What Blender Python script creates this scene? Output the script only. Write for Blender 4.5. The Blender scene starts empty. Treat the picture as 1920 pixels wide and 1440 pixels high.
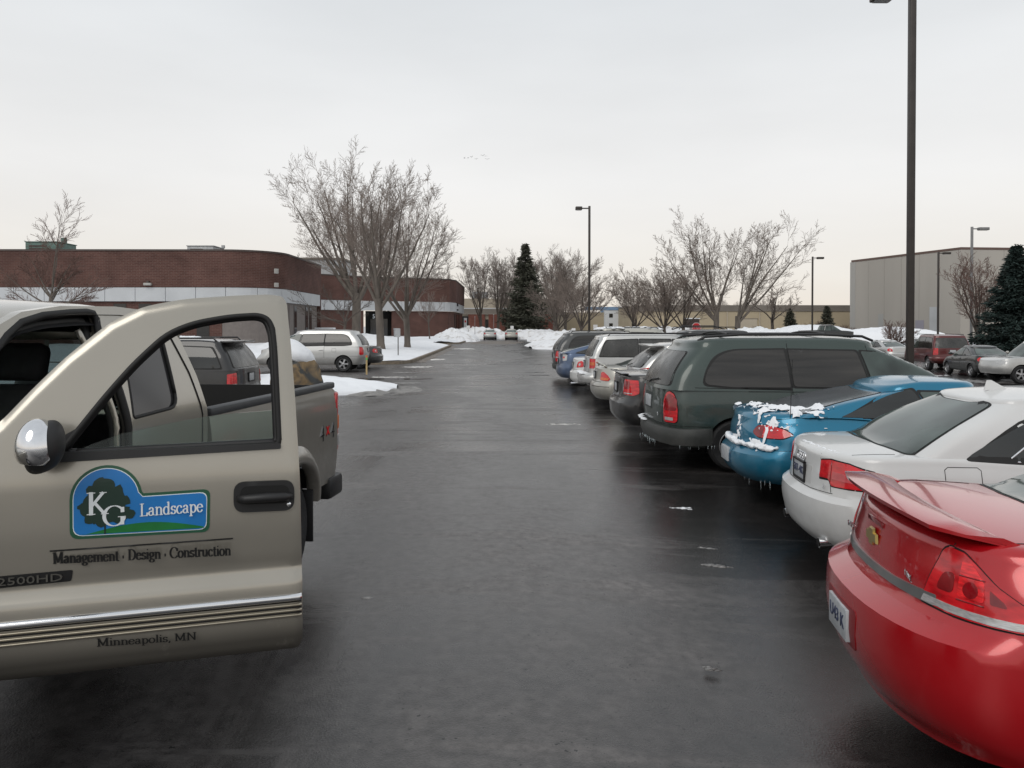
import bpy, bmesh, math, random
import numpy as np
from mathutils import Vector, Matrix, noise as mnoise
from mathutils.bvhtree import BVHTree
from mathutils.geometry import delaunay_2d_cdt
C = bpy.context.scene
COL = C.collection
R = math.radians
PI = math.pi
# ---------------------------------------------------------------- camera, light, exposure
cam = bpy.data.cameras.new('camera'); camo = bpy.data.objects.new('camera', cam); COL.objects.link(camo)
camo.location = (0, 0, 1.88)
camo.rotation_euler = (R(90 - 0.8), 0, R(-0.57))
cam.shift_y = -89.05 / 1920; cam.sensor_width = 36; cam.lens = 36 * 1500 / 1920
cam.clip_start = 0.05; cam.clip_end = 3000
C.camera = camo
world = bpy.data.worlds.new('World'); C.world = world; world.use_nodes = True
SUN_EL, SUN_AZ = 42, 205          # degrees: elevation; compass-like azimuth measured from +Y
nt = world.node_tree; N = nt.nodes; N.clear()
wo = N.new('ShaderNodeOutputWorld'); bg = N.new('ShaderNodeBackground'); bg.inputs[1].default_value = 1.0
sky = N.new('ShaderNodeTexSky'); sky.sky_type = 'NISHITA'; sky.sun_disc = False
sky.sun_elevation = R(SUN_EL); sky.sun_rotation = R(SUN_AZ)
sc = N.new('ShaderNodeVectorMath'); sc.operation = 'SCALE'; sc.inputs['Scale'].default_value = 0.07
tc = N.new('ShaderNodeTexCoord'); sx = N.new('ShaderNodeSeparateXYZ')
ramp = N.new('ShaderNodeValToRGB')
els = [(0.0, (0.90, 0.815, 0.72)), (0.06, (0.89, 0.845, 0.785)), (0.17, (0.90, 0.89, 0.875)),
       (0.38, (0.79, 0.815, 0.835)), (0.75, (0.70, 0.73, 0.76)), (1.0, (0.70, 0.73, 0.76))]
cr = ramp.color_ramp
while len(cr.elements) < len(els): cr.elements.new(0.5)
for e, (p, c) in zip(cr.elements, els): e.position = p; e.color = (*c, 1)
nz = N.new('ShaderNodeTexNoise'); nz.inputs['Scale'].default_value = 1.6; nz.inputs['Detail'].default_value = 5
mp = N.new('ShaderNodeMapping'); mp.inputs['Scale'].default_value = (1, 1, 3.6)
mr = N.new('ShaderNodeMapRange'); mr.inputs[1].default_value = 0.3; mr.inputs[2].default_value = 0.7
mr.inputs[3].default_value = 0.925; mr.inputs[4].default_value = 1.06
sc2 = N.new('ShaderNodeVectorMath'); sc2.operation = 'SCALE'
mix = N.new('ShaderNodeMix'); mix.data_type = 'RGBA'; mix.inputs[0].default_value = 0.93
L = nt.links.new
L(tc.outputs['Generated'], sx.inputs[0]); L(sx.outputs['Z'], ramp.inputs[0])
L(tc.outputs['Generated'], mp.inputs[0]); L(mp.outputs[0], nz.inputs['Vector']); L(nz.outputs[0], mr.inputs[0])
L(ramp.outputs[0], sc2.inputs[0]); L(mr.outputs[0], sc2.inputs['Scale'])
L(sky.outputs[0], sc.inputs[0]); L(sc.outputs[0], mix.inputs[6]); L(sc2.outputs[0], mix.inputs[7])
L(mix.outputs[2], bg.inputs[0]); L(bg.outputs[0], wo.inputs[0])
sl = bpy.data.lights.new('sun', 'SUN'); so = bpy.data.objects.new('sun', sl); COL.objects.link(so)
sl.energy = 1.1; sl.angle = R(35); sl.color = (1.0, 0.96, 0.9)
az = R(SUN_AZ); el = R(SUN_EL)
sdir = Vector((math.sin(az) * math.cos(el), math.cos(az) * math.cos(el), math.sin(el)))
so.rotation_euler = sdir.to_track_quat('Z', 'Y').to_euler()
C.view_settings.view_transform = 'Standard'; C.view_settings.look = 'None'
C.view_settings.exposure = 0.0; C.view_settings.gamma = 1.0; C.view_settings.use_curve_mapping = False

# ---------------------------------------------------------------- object helpers
def obj(name, me, parent=None, loc=None, rz=None, **props):
    o = bpy.data.objects.new(name, me); COL.objects.link(o)
    if parent: o.parent = parent
    if loc: o.location = loc
    if rz is not None: o.rotation_euler = (0, 0, rz)
    for k, v in props.items():
        if v: o[k] = v
    return o
def thing(name, label, cat, loc=(0, 0, 0), rz=0, group=None):
    return obj(name, None, None, loc, rz, label=label, category=cat, group=group)
def mesh(name, v, f, mats, mi=None, smooth=False, angle=None):
    me = bpy.data.meshes.new(name); me.from_pydata([tuple(map(float, p)) for p in v], [], [tuple(q) for q in f])
    for m in (mats if isinstance(mats, (list, tuple)) else [mats]): me.materials.append(m)
    if mi is not None: me.polygons.foreach_set('material_index', mi)
    if smooth or angle: me.polygons.foreach_set('use_smooth', [True] * len(me.polygons))
    if angle: me.set_sharp_from_angle(angle=R(angle))
    me.update(); return me
def from_bm(name, bm, mats, smooth=False, angle=None, recalc=True):
    if recalc: bmesh.ops.recalc_face_normals(bm, faces=bm.faces)
    me = bpy.data.meshes.new(name); bm.to_mesh(me); bm.free()
    for m in (mats if isinstance(mats, (list, tuple)) else [mats]): me.materials.append(m)
    if smooth or angle: me.polygons.foreach_set('use_smooth', [True] * len(me.polygons))
    if angle: me.set_sharp_from_angle(angle=R(angle))
    return me
def bxb(bm, x0, x1, y0, y1, z0, z1, bev=0, mi=0, mat=None):
    r = bmesh.ops.create_cube(bm, size=1)
    for v in r['verts']:
        v.co = Vector(((x0 + x1) / 2 + v.co.x * (x1 - x0), (y0 + y1) / 2 + v.co.y * (y1 - y0), (z0 + z1) / 2 + v.co.z * (z1 - z0)))
    if mat: bmesh.ops.transform(bm, matrix=mat, verts=r['verts'])
    fs = list({f for v in r['verts'] for f in v.link_faces})
    for f in fs: f.material_index = mi
    if bev:
        es = list({e for f in fs for e in f.edges})
        bmesh.ops.bevel(bm, geom=es, offset=bev, segments=2, affect='EDGES', profile=0.5)
def box(name, x0, x1, y0, y1, z0, z1, m, parent=None, bev=0, **kw):
    bm = bmesh.new(); bxb(bm, x0, x1, y0, y1, z0, z1, bev)
    return obj(name, from_bm(name, bm, m, angle=40 if bev else None), parent, **kw)
def tubeb(pts, r, n=6, cap=True, V=None, F=None):
    """tapered tube along pts appended to V,F"""
    V = [] if V is None else V; F = [] if F is None else F
    k = len(pts); rs = r if isinstance(r, (list, tuple)) else [r] * k
    P = [Vector(p) for p in pts]; b = len(V)
    up = Vector((0, 0, 1))
    for i in range(k):
        d = (P[min(i + 1, k - 1)] - P[max(i - 1, 0)]).normalized()
        a = d.cross(up)
        if a.length < 1e-3: a = d.cross(Vector((1, 0, 0)))
        a.normalize(); c = d.cross(a)
        for j in range(n):
            t = 2 * PI * j / n
            V.append(P[i] + (a * math.cos(t) + c * math.sin(t)) * rs[i])
    for i in range(k - 1):
        for j in range(n):
            F.append((b + i * n + j, b + i * n + (j + 1) % n, b + (i + 1) * n + (j + 1) % n, b + (i + 1) * n + j))
    if cap:
        F.append(tuple(b + j for j in range(n))[::-1]); F.append(tuple(b + (k - 1) * n + j for j in range(n)))
    return V, F
def tube(name, pts, r, m, parent=None, n=8, **kw):
    V, F = tubeb(pts, r, n); return obj(name, mesh(name, V, F, m, smooth=True, angle=50), parent, **kw)
def dup(o, parent=None):
    c = o.copy(); COL.objects.link(c)
    if parent: c.parent = parent
    for ch in KIDS.get(o.name, []) if False else list(o.children): dup(ch, c)
    return c
def lathe(prof, n=32, axis='y'):
    V = []; F = []
    for (r, y) in prof:
        for j in range(n):
            t = 2 * PI * j / n; V.append((r * math.cos(t), y, r * math.sin(t)))
    for i in range(len(prof) - 1):
        for j in range(n): F.append((i * n + j, (i + 1) * n + j, (i + 1) * n + (j + 1) % n, i * n + (j + 1) % n))
    return V, F

# ---------------------------------------------------------------- materials
MC = {}
def mat(name, base, rough=0.6, metal=0.0, coat=0.0, var=0.0, vscale=4.0, bump=0.0, bscale=30.0, dirt=None, spec=0.5,
        trans=0.0, rvar=0.0, stretch=None, alpha=1.0, ior=1.5):
    if name in MC: return MC[name]
    m = bpy.data.materials.new(name); m.use_nodes = True; n = m.node_tree.nodes; l = m.node_tree.links.new
    p = n['Principled BSDF']
    p.inputs['Base Color'].default_value = (*base, 1); p.inputs['Roughness'].default_value = rough
    p.inputs['Metallic'].default_value = metal; p.inputs['Coat Weight'].default_value = coat
    p.inputs['Coat Roughness'].default_value = 0.06; p.inputs['Specular IOR Level'].default_value = spec
    p.inputs['Transmission Weight'].default_value = trans; p.inputs['Alpha'].default_value = alpha; p.inputs['IOR'].default_value = ior
    tc = n.new('ShaderNodeTexCoord'); vec = tc.outputs['Object']
    if stretch:
        mp = n.new('ShaderNodeMapping'); mp.inputs['Scale'].default_value = stretch; l(vec, mp.inputs[0]); vec = mp.outputs[0]
    col = None
    if var:
        nz = n.new('ShaderNodeTexNoise'); nz.inputs['Scale'].default_value = vscale; nz.inputs['Detail'].default_value = 6; l(vec, nz.inputs['Vector'])
        mr = n.new('ShaderNodeMapRange'); mr.inputs[1].default_value = 0.3; mr.inputs[2].default_value = 0.7
        mr.inputs[3].default_value = 1 - var; mr.inputs[4].default_value = 1 + var; l(nz.outputs[0], mr.inputs[0])
        s = n.new('ShaderNodeVectorMath'); s.operation = 'SCALE'; s.inputs[0].default_value = base; l(mr.outputs[0], s.inputs['Scale']); col = s.outputs[0]
    if dirt:   # (colour, height, strength): road salt and grime, thickest low on the body, broken by noise
        dc, dh, ds = dirt[:3]; dl = dirt[3] if len(dirt) > 3 else 0.15
        sp = n.new('ShaderNodeSeparateXYZ'); l(tc.outputs['Object'], sp.inputs[0])
        nz = n.new('ShaderNodeTexNoise'); nz.inputs['Scale'].default_value = 5; nz.inputs['Detail'].default_value = 8; nz.inputs['Roughness'].default_value = .65; l(tc.outputs['Object'], nz.inputs['Vector'])
        mr = n.new('ShaderNodeMapRange'); mr.inputs[1].default_value = dh; mr.inputs[2].default_value = dl; mr.inputs[3].default_value = 0.0 if len(dirt) > 3 else 0.06; mr.inputs[4].default_value = 1; l(sp.outputs[2], mr.inputs[0])
        mm = n.new('ShaderNodeMath'); mm.operation = 'MULTIPLY'; l(mr.outputs[0], mm.inputs[0])
        m2 = n.new('ShaderNodeMapRange'); m2.inputs[1].default_value = .32 if len(dirt) < 4 else .05; m2.inputs[2].default_value = .62 if len(dirt) < 4 else .42; l(nz.outputs[0], m2.inputs[0]); l(m2.outputs[0], mm.inputs[1])
        m3 = n.new('ShaderNodeMath'); m3.operation = 'MULTIPLY'; l(mm.outputs[0], m3.inputs[0]); m3.inputs[1].default_value = ds
        mx = n.new('ShaderNodeMix'); mx.data_type = 'RGBA'; l(m3.outputs[0], mx.inputs[0])
        if col: l(col, mx.inputs[6])
        else: mx.inputs[6].default_value = (*base, 1)
        mx.inputs[7].default_value = (*dc, 1); col = mx.outputs[2]
        for inp, a, b in (('Roughness', rough, .75), ('Coat Weight', coat, 0), ('Metallic', metal, 0)):
            q = n.new('ShaderNodeMapRange'); q.inputs[3].default_value = a; q.inputs[4].default_value = b; l(m3.outputs[0], q.inputs[0]); l(q.outputs[0], p.inputs[inp])
    if col: l(col, p.inputs['Base Color'])
    if rvar:
        nz = n.new('ShaderNodeTexNoise'); nz.inputs['Scale'].default_value = vscale * 1.7; nz.inputs['Detail'].default_value = 5; l(vec, nz.inputs['Vector'])
        mr = n.new('ShaderNodeMapRange'); mr.inputs[1].default_value = 0.3; mr.inputs[2].default_value = 0.7; mr.inputs[3].default_value = max(0, rough - rvar); mr.inputs[4].default_value = rough + rvar
        l(nz.outputs[0], mr.inputs[0]); l(mr.outputs[0], p.inputs['Roughness'])
    if bump:
        nz = n.new('ShaderNodeTexNoise'); nz.inputs['Scale'].default_value = bscale; nz.inputs['Detail'].default_value = 8; l(vec, nz.inputs['Vector'])
        b = n.new('ShaderNodeBump'); b.inputs['Strength'].default_value = bump; b.inputs['Distance'].default_value = 0.02; l(nz.outputs[0], b.inputs['Height']); l(b.outputs[0], p.inputs['Normal'])
    MC[name] = m; return m
SALT = (0.16, 0.15, 0.14)
def paint(name, c, metal=0.0, dirt=0.5, rough=0.32, dh=0.9, salt=SALT):
    return mat(name, c, rough, metal, 0.75, dirt=(salt, dh, dirt), var=0.03, vscale=1.5)
M_glass = mat('dark_glass', (0.018, 0.020, 0.020), 0.05, 0, 0, var=.5, vscale=1.5, rvar=.035, spec=0.65)
M_glass4 = mat('reflection_streak_glass', (0.030, 0.027, 0.024), 0.10, 0, 0, var=.75, vscale=1.1, rvar=.06, spec=0.6, stretch=(.5, .5, 7))  # brownish horizontal reflections painted as streaks in the base colour
M_glass2 = mat('pale_glass', (0.055, 0.075, 0.068), 0.06, 0, 0, var=.55, vscale=1.8, spec=0.6)
M_glass3 = mat('dusty_glass', (0.045, 0.045, 0.043), 0.28, 0, 0, var=.35, vscale=3, spec=0.5, rvar=.12)
M_black = mat('black_plastic', (0.012, 0.012, 0.013), 0.5, var=.3)
M_rubber = mat('rubber_seal', (0.006, 0.006, 0.006), 0.65)
M_gap = mat('panel_gap', (0.004, 0.004, 0.004), 0.8)
M_chrome = mat('chrome', (0.75, 0.76, 0.78), 0.12, 1.0, rvar=.06, vscale=6)
M_tyre = mat('tyre_rubber', (0.014, 0.014, 0.015), 0.75, var=.5, vscale=6, bump=.3, bscale=60)
M_alloy = mat('alloy_rim', (0.38, 0.38, 0.39), 0.38, 0.7, var=.2, vscale=8)
M_under = mat('underbody', (0.008, 0.008, 0.008), 0.85)
M_red = mat('red_lens', (0.55, 0.010, 0.016), 0.12, 0, .6, var=.35, vscale=9, stretch=(1, 1, 3))
M_redd = mat('dark_red_lens', (0.22, 0.004, 0.008), 0.12, 0, .6, var=.3, vscale=12)
M_redb = mat('bright_red_reflector', (0.75, 0.015, 0.02), 0.15, 0, .6, var=.5, vscale=14, stretch=(1, 1, 5))
M_amber = mat('amber_lens', (0.55, 0.12, 0.02), 0.15, 0, .5, var=.3, vscale=12)
M_clear = mat('clear_lens', (0.50, 0.50, 0.50), 0.15, 0.3, .6, var=.25, vscale=30, stretch=(1, 1, 6))
M_plate = mat('plate_white', (0.42, 0.44, 0.46), 0.4, var=.15, vscale=20)
M_ink = mat('plate_ink', (0.03, 0.04, 0.09), 0.5)
M_snow = mat('snow', (0.83, 0.85, 0.88), 0.75, var=.035, vscale=.8, bump=.55, bscale=9)
M_gold = mat('gold_badge', (0.5, 0.38, 0.14), 0.3, .9)

# ---------------------------------------------------------------- small geometry tools
def pchip(keys, x):
    xs = np.array([k[0] for k in keys], float); ys = np.array([k[1] for k in keys], float)
    x = np.clip(np.asarray(x, float), xs[0], xs[-1])
    if len(xs) == 1: return x * 0 + ys[0]
    h = np.diff(xs); d = np.diff(ys) / h; m = np.zeros(len(xs)); m[0] = d[0]; m[-1] = d[-1]
    for i in range(1, len(xs) - 1):
        if d[i - 1] * d[i] > 0:
            w1 = 2 * h[i] + h[i - 1]; w2 = h[i] + 2 * h[i - 1]; m[i] = (w1 + w2) / (w1 / d[i - 1] + w2 / d[i])
    i = np.clip(np.searchsorted(xs, x) - 1, 0, len(h) - 1); t = (x - xs[i]) / h[i]
    return (2*t**3 - 3*t**2 + 1) * ys[i] + (t**3 - 2*t**2 + t) * h[i] * m[i] + (-2*t**3 + 3*t**2) * ys[i+1] + (t**3 - t**2) * h[i] * m[i+1]
def rpoly(pts, r=0.03, n=4):
    """round the corners of a polygon; r number or list"""
    out = []; k = len(pts)
    for i in range(k):
        p = np.array(pts[i], float); a = np.array(pts[i - 1], float); b = np.array(pts[(i + 1) % k], float)
        rr = r[i] if isinstance(r, (list, tuple)) else r
        la = np.linalg.norm(a - p); lb = np.linalg.norm(b - p); q = min(rr, la * .48, lb * .48)
        if q < 1e-5: out.append(tuple(p)); continue
        p0 = p + (a - p) / la * q; p1 = p + (b - p) / lb * q
        for j in range(n + 1):
            t = j / n; out.append(tuple((1-t)**2 * p0 + 2*t*(1-t) * p + t*t * p1))
    return out
def dens(pts, d, closed=True):
    out = []; k = len(pts)
    for i in range(k if closed else k - 1):
        a = np.array(pts[i], float); b = np.array(pts[(i + 1) % k], float); n = max(1, int(math.ceil(np.linalg.norm(b - a) / d)))
        for j in range(n): out.append(tuple(a + (b - a) * j / n))
    if not closed: out.append(tuple(pts[-1]))
    return out
def inpoly(x, y, P):
    c = False; j = len(P) - 1
    for i in range(len(P)):
        if (P[i][1] > y) != (P[j][1] > y) and x < (P[j][0] - P[i][0]) * (y - P[i][1]) / (P[j][1] - P[i][1]) + P[i][0]: c = not c
        j = i
    return c
def inpv(X, Y, P):
    c = np.zeros(len(X), bool); j = len(P) - 1
    for i in range(len(P)):
        yi, yj = P[i][1], P[j][1]
        if yi != yj:
            m = (yi > Y) != (yj > Y); c ^= m & (X < (P[j][0] - P[i][0]) * (Y - yi) / (yj - yi) + P[i][0])
        j = i
    return c
def trimesh(outer, holes=(), d=0.08, extra=()):
    """2-D triangulation with interior points -> (pts, tris, nb) ; first nb points = outer loop"""
    outer = dens(outer, d); hs = [dens(h, d) for h in holes]
    pts = list(outer); ed = [(i, (i + 1) % len(outer)) for i in range(len(outer))]; loops = [(0, len(outer))]
    for h in hs:
        b = len(pts); pts += h; ed += [(b + i, b + (i + 1) % len(h)) for i in range(len(h))]; loops.append((b, len(h)))
    xs = [p[0] for p in outer]; ys = [p[1] for p in outer]
    gx = np.arange(min(xs) + d / 2, max(xs), d); gy = np.arange(min(ys) + d / 2, max(ys), d)
    allb = np.array(pts)
    if len(gx) and len(gy):
        GX, GY = [a.ravel() for a in np.meshgrid(gx, gy, indexing='ij')]; ok = inpv(GX, GY, outer)
        for h in hs: ok &= ~inpv(GX, GY, h)
        GX = GX[ok]; GY = GY[ok]
        if len(GX):
            ok = np.ones(len(GX), bool)
            for bx_, by_ in allb: ok &= (GX - bx_)**2 + (GY - by_)**2 > (d * .45)**2
            pts += list(zip(GX[ok].tolist(), GY[ok].tolist()))
    if len(extra):
        E_ = np.array(extra); P_ = np.array(pts[len(allb):]).reshape(-1, 2)
        keep = [tuple(p) for p in P_ if np.min((E_[:, 0] - p[0])**2 + (E_[:, 1] - p[1])**2) > (d * .5)**2]; pts = pts[:len(allb)] + keep + [tuple(p) for p in extra]
    r = delaunay_2d_cdt([Vector(p) for p in pts], ed, [], 0, 1e-6)
    V = [tuple(v) for v in r[0]]; TT = [tuple(t) for t in r[2]]; A_ = np.array(V)[np.array(TT)].mean(1); ok = inpv(A_[:, 0], A_[:, 1], outer)
    for h in hs: ok &= ~inpv(A_[:, 0], A_[:, 1], h)
    T = [t for t, k_ in zip(TT, ok) if k_]
    return V, T
def sheet(outer, holes, fn, th, d=0.08, extra=()):
    """closed sheet: fn(u,v)->outer point, fn(u,v) pushed th inward by fn's own second value"""
    V2, T = trimesh(outer, holes, d, extra)
    A = []; B = []
    for (u, v) in V2:
        p, nn = fn(u, v); p = Vector(p); A.append(p); B.append(p - Vector(nn) * th)
    k = len(A); F = [tuple(t) for t in T] + [tuple(k + i for i in t[::-1]) for t in T]
    ec = {}
    for t in T:
        for a, b in ((t[0], t[1]), (t[1], t[2]), (t[2], t[0])): ec[(a, b)] = 1
    for (a, b) in ec:
        if (b, a) not in ec: F.append((b, a, k + a, k + b))
    return A + B, F
def text_mesh(txt, size, m, name='lettering', depth=0.002):
    cu = bpy.data.curves.new('t', 'FONT'); cu.body = txt; cu.size = size; cu.extrude = depth; cu.align_x = 'CENTER'; cu.align_y = 'CENTER'; cu.resolution_u = 2
    o = bpy.data.objects.new('t', cu); COL.objects.link(o); bpy.context.view_layer.update()
    me = bpy.data.meshes.new_from_object(o.evaluated_get(bpy.context.evaluated_depsgraph_get()))
    bpy.data.objects.remove(o); bpy.data.curves.remove(cu); me.name = name; me.materials.clear(); me.materials.append(m); return me
# ---------------------------------------------------------------- vehicles
def half_outline(xr, xf, w, cr, cf, nr, nf, ns, taper):
    P = []
    for k in range(11):
        a = PI / 2 * k / 10; P.append((xr + cr * (1 - abs(math.cos(a))**(2 / nr)), w * abs(math.sin(a))**(2 / nr)))
    for k in range(1, ns): P.append((xr + cr + (xf - cf - xr - cr) * k / ns, w))
    for k in range(11):
        a = PI / 2 * (1 - k / 10); P.append((xf - cf * (1 - abs(math.cos(a))**(2 / nf)), w * abs(math.sin(a))**(2 / nf)))
    return [(x, y * taper(x)) for x, y in P]
def skin(rows, V, F):
    """rows: list of half outlines (x,y,z); mirrored and stitched"""
    n = len(rows[0]); b = len(V)
    full = []
    for r in rows:
        f = list(r) + [(x, -y, z) for (x, y, z) in r[-2:0:-1]]
        full.append(f)
    m = len(full[0])
    for f in full: V.extend(f)
    for i in range(len(full) - 1):
        for j in range(m): F.append((b + i*m + j, b + i*m + (j+1) % m, b + (i+1)*m + (j+1) % m, b + (i+1)*m + j))
class Car:
    def __init__(s, sp, name, label, cat, group=None):
        s.sp = sp; s.root = thing(name, label, cat, group=group)
        W = sp['W'] / 2; L = sp['L']; zb = sp.get('zb', .26)
        dk = sp['deck']; tk = sp.get('taper', [(0, .97), (L*.35, 1), (L*.65, 1), (L, .95)])
        taper = lambda x: float(pchip(tk, x))
        cr = sp.get('cr', .4); cf = sp.get('cf', .55); nr = sp.get('nr', 2.7); nf = sp.get('nf', 2.4)
        V = []; F = []; rows = []
        rad = sp.get('rad', .05); ns = 26
        d0 = float(pchip(dk, 0))
        ts = [0, .03, .08, .15, .22, .3, .38, .46, .54, .6, .66, .72, .78, .84, .9, .95, 1.0]
        side = sp.get('side', [(0, .90), (.12, .965), (.38, 1.0), (.72, .99), (.9, .965), (1, .94)])
        zr = lambda t: zb + (d0 - zb) * t
        zf_ = lambda t: zb + (float(pchip(dk, L)) - zb) * t
        def outl(t, inset=0):
            w = W * float(pchip(side, t)) - inset
            xr = float(pchip(sp['rear'], zr(t))) + inset; xf = L - float(pchip(sp['front'], zf_(t))) - inset
            return half_outline(xr, xf, w, cr, cf, nr, nf, ns, taper)
        s.nom = None
        o = outl(0, .12); rows.append([(x, y * .05, zb + .01) for x, y in o]); rows.append([(x, y, zb + .005) for x, y in o])
        zt = lambda x: float(pchip(dk, x))
        for t in ts:
            o = outl(t)
            rows.append([(x, y, zb + (zt(x) - rad - zb) * t) for x, y in o])
        s.nomo = outl(.55)
        for a in (20, 45, 70, 90):
            o = outl(1, rad * (1 - math.cos(R(a)))); rows.append([(x, y, zt(x) - rad + rad * math.sin(R(a))) for x, y in o])
        o = outl(1, rad); cw = sp.get('crown', .04)
        for k in (.12, .3, .5, .75, 1.0):
            rr = []
            for x, y in o:
                xc = min(max(x, W), L - W); x2 = x + k * (xc - x); rr.append((x2, y * (1 - k), zt(x2) + cw * (1 - (1 - k)**2)))
            rows.append(rr)
        skin(rows, V, F); nlow = len(F)
        g = sp.get('gh')
        if g:
            rf = g['roof']; rows = []; gr = g.get('rad', .07)
            ztop = lambda x: float(pchip(rf, x))
            go = lambda t, ins=0: half_outline(float(pchip(g['xr'], t)) + ins, float(pchip(g['xf'], t)) - ins, float(pchip(g['w'], t)) - ins, g.get('cr', .25), g.get('cf', .35), g.get('nr', 3.0), g.get('nf', 2.6), ns, lambda x: 1)
            top = go(1)
            zbase = [zt(min(max(x, 0), L)) - .035 for x, y in go(0)]
            for t in (0, .06, .14, .22, .32, .42, .52, .62, .72, .8, .88, .94, 1.0):
                o = go(t); rows.append([(x, y, zb0 + (ztop(tx) - gr - zb0) * t) for (x, y), zb0, (tx, ty) in zip(o, zbase, top)])
            for a in (25, 50, 75, 90):
                o = go(1, gr * (1 - math.cos(R(a)))); rows.append([(x, y, ztop(tx) - gr + gr * math.sin(R(a))) for (x, y), (tx, ty) in zip(o, top)])
            o = go(1, gr); gc = g.get('crown', .03); x0 = min(p[0] for p in o); x1 = max(p[0] for p in o); gw = g['w'][-1][1]
            for k in (.15, .35, .6, 1.0):
                rr = []
                for x, y in o:
                    xc = min(max(x, x0 + gw * .8), x1 - gw * .8); x2 = x + k * (xc - x); rr.append((x2, y * (1 - k), ztop(x2) + gc * (1 - (1 - k)**2)))
                rows.append(rr)
            skin(rows, V, F)
            s.go = go; s.ztop = ztop; s.zt = zt; s.gr = gr
        def shell(F_):
            bm = bmesh.new(); vs = {}
            for f in F_:
                for i in f:
                    if i not in vs: vs[i] = bm.verts.new(V[i])
                try: bm.faces.new([vs[i] for i in f])
                except ValueError: pass
            bmesh.ops.remove_doubles(bm, verts=bm.verts, dist=1e-4); bmesh.ops.dissolve_degenerate(bm, edges=bm.edges, dist=1e-5)
            bmesh.ops.recalc_face_normals(bm, faces=bm.faces); return bm
        bm = shell(F); s.bvh = BVHTree.FromBMesh(bm); bm.free()
        upper = from_bm('u', shell(F[nlow:]), [sp['paint']], recalc=False) if g else None
        me = from_bm('body', shell(F[:nlow]), [sp['paint'], M_under], recalc=False)
        # wheel arches
        ra = sp.get('arch', sp['wr'] + .045); cv = []; cfc = []
        for ax in sp['axles']:
            for sd in (1, -1):
                b = len(cv); n = 40
                for yy in (W * .68 * sd, (W + .2) * sd):
                    for j in range(n): cv.append((ax + ra * math.cos(2*PI*j/n), yy, sp['wr'] + ra * math.sin(2*PI*j/n)))
                for j in range(n): cfc.append((b + j, b + (j+1) % n, b + n + (j+1) % n, b + n + j))
                cfc.append(tuple(b + j for j in range(n))[::-1]); cfc.append(tuple(b + n + j for j in range(n)))
        bm = bmesh.new(); vs = [bm.verts.new(v) for v in cv]
        for f in cfc: bm.faces.new([vs[i] for i in f]).material_index = 1
        cme = from_bm('cut', bm, [sp['paint'], M_under])
        bo = obj('body', me, s.root); co = bpy.data.objects.new('cut', cme); COL.objects.link(co)
        md = bo.modifiers.new('b', 'BOOLEAN'); md.operation = 'DIFFERENCE'; md.object = co; md.solver = 'EXACT'
        bpy.context.view_layer.update()
        nm = bpy.data.meshes.new_from_object(bo.evaluated_get(bpy.context.evaluated_depsgraph_get()))
        bo.modifiers.clear(); bpy.data.objects.remove(co)
        if len(nm.polygons) < 200: nm = me
        if upper:
            bm = bmesh.new(); bm.from_mesh(nm); bm.from_mesh(upper); bm.to_mesh(nm); bm.free()
        nm.polygons.foreach_set('use_smooth', [True] * len(nm.polygons)); nm.set_sharp_from_angle(angle=R(34)); nm.name = 'body'
        bo.data = nm; s.body = bo
        # arc length along nominal outline
        P = s.nomo; acc = [0]
        for i in range(1, len(P)): acc.append(acc[-1] + math.hypot(P[i][0]-P[i-1][0], P[i][1]-P[i-1][1]))
        s.acc = acc
        if not sp.get('nowheels'): s.wheels(sp.get('rim', M_alloy), sp.get('spokes', 5))
        if g and not sp.get('nowin'): s.windows()
    def wheels(s, rimm, spokes):
        sp = s.sp; r = sp['wr']; w = .2; rr = r * .64; W = sp['W'] / 2
        key = ('wh', round(r, 3), spokes, rimm.name)
        if key not in MC:
            V, F = lathe([(rr * .96, .005), (rr, 0), (r * .9, -.012), (r * .97, .012), (r, .04), (r, w - .04), (r * .97, w - .012), (rr, w)], 36)
            tm = mesh('tyre', V, F, M_tyre, smooth=True, angle=45)
            V, F = lathe([(rr * 1.0, -.002), (rr * .97, -.01), (rr * .93, .004), (rr * .88, .05), (rr * .84, .12)], 36)
            b = len(V)
            V2, F2 = lathe([(rr * .9, .1), (.02, .1)], 24)
            V += V2; mi = [0] * len(F) + [1] * len(F2); F += [tuple(b + i for i in f) for f in F2]
            for k in range(spokes):
                a = 2 * PI * k / spokes; ww = .62 * rr * 2 / spokes * .55 + .012
                c, q = math.cos(a), math.sin(a); b = len(V)
                for (rd, hw, y) in ((.03, ww * .8, -.004), (rr * .55, ww * .7, .004), (rr * .93, ww * 1.1, .012)):
                    for (o, dy) in ((-hw, .0), (hw, .0), (hw * .8, .05), (-hw * .8, .05)):
                        V.append((rd * c - o * q, y + dy, rd * q + o * c))
                for i in (0, 4):
                    for j in range(4): F.append((b+i+j, b+i+(j+1) % 4, b+i+4+(j+1) % 4, b+i+4+j)); mi.append(0)
            b = len(V); V2, F2 = lathe([(.0001, -.014), (.035, -.012), (.05, .0), (.055, .04)], 16); V += V2; F += [tuple(b+i for i in f) for f in F2]; mi += [0] * len(F2)
            rm = mesh('rim', V, F, [rimm, M_under], mi, smooth=True, angle=40)
            MC[key] = (tm, rm)
        tm, rm = MC[key]
        for ax in sp['axles']:
            for sd in (1, -1):
                o = obj('wheel', tm, s.root, (ax, sd * (W - .035), r)); o.rotation_euler = (0, R(random.uniform(0, 70)), PI if sd > 0 else 0)
                if s.sp.get('lowres') is None or sd < 0 or True: obj('rim', rm, o)
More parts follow.
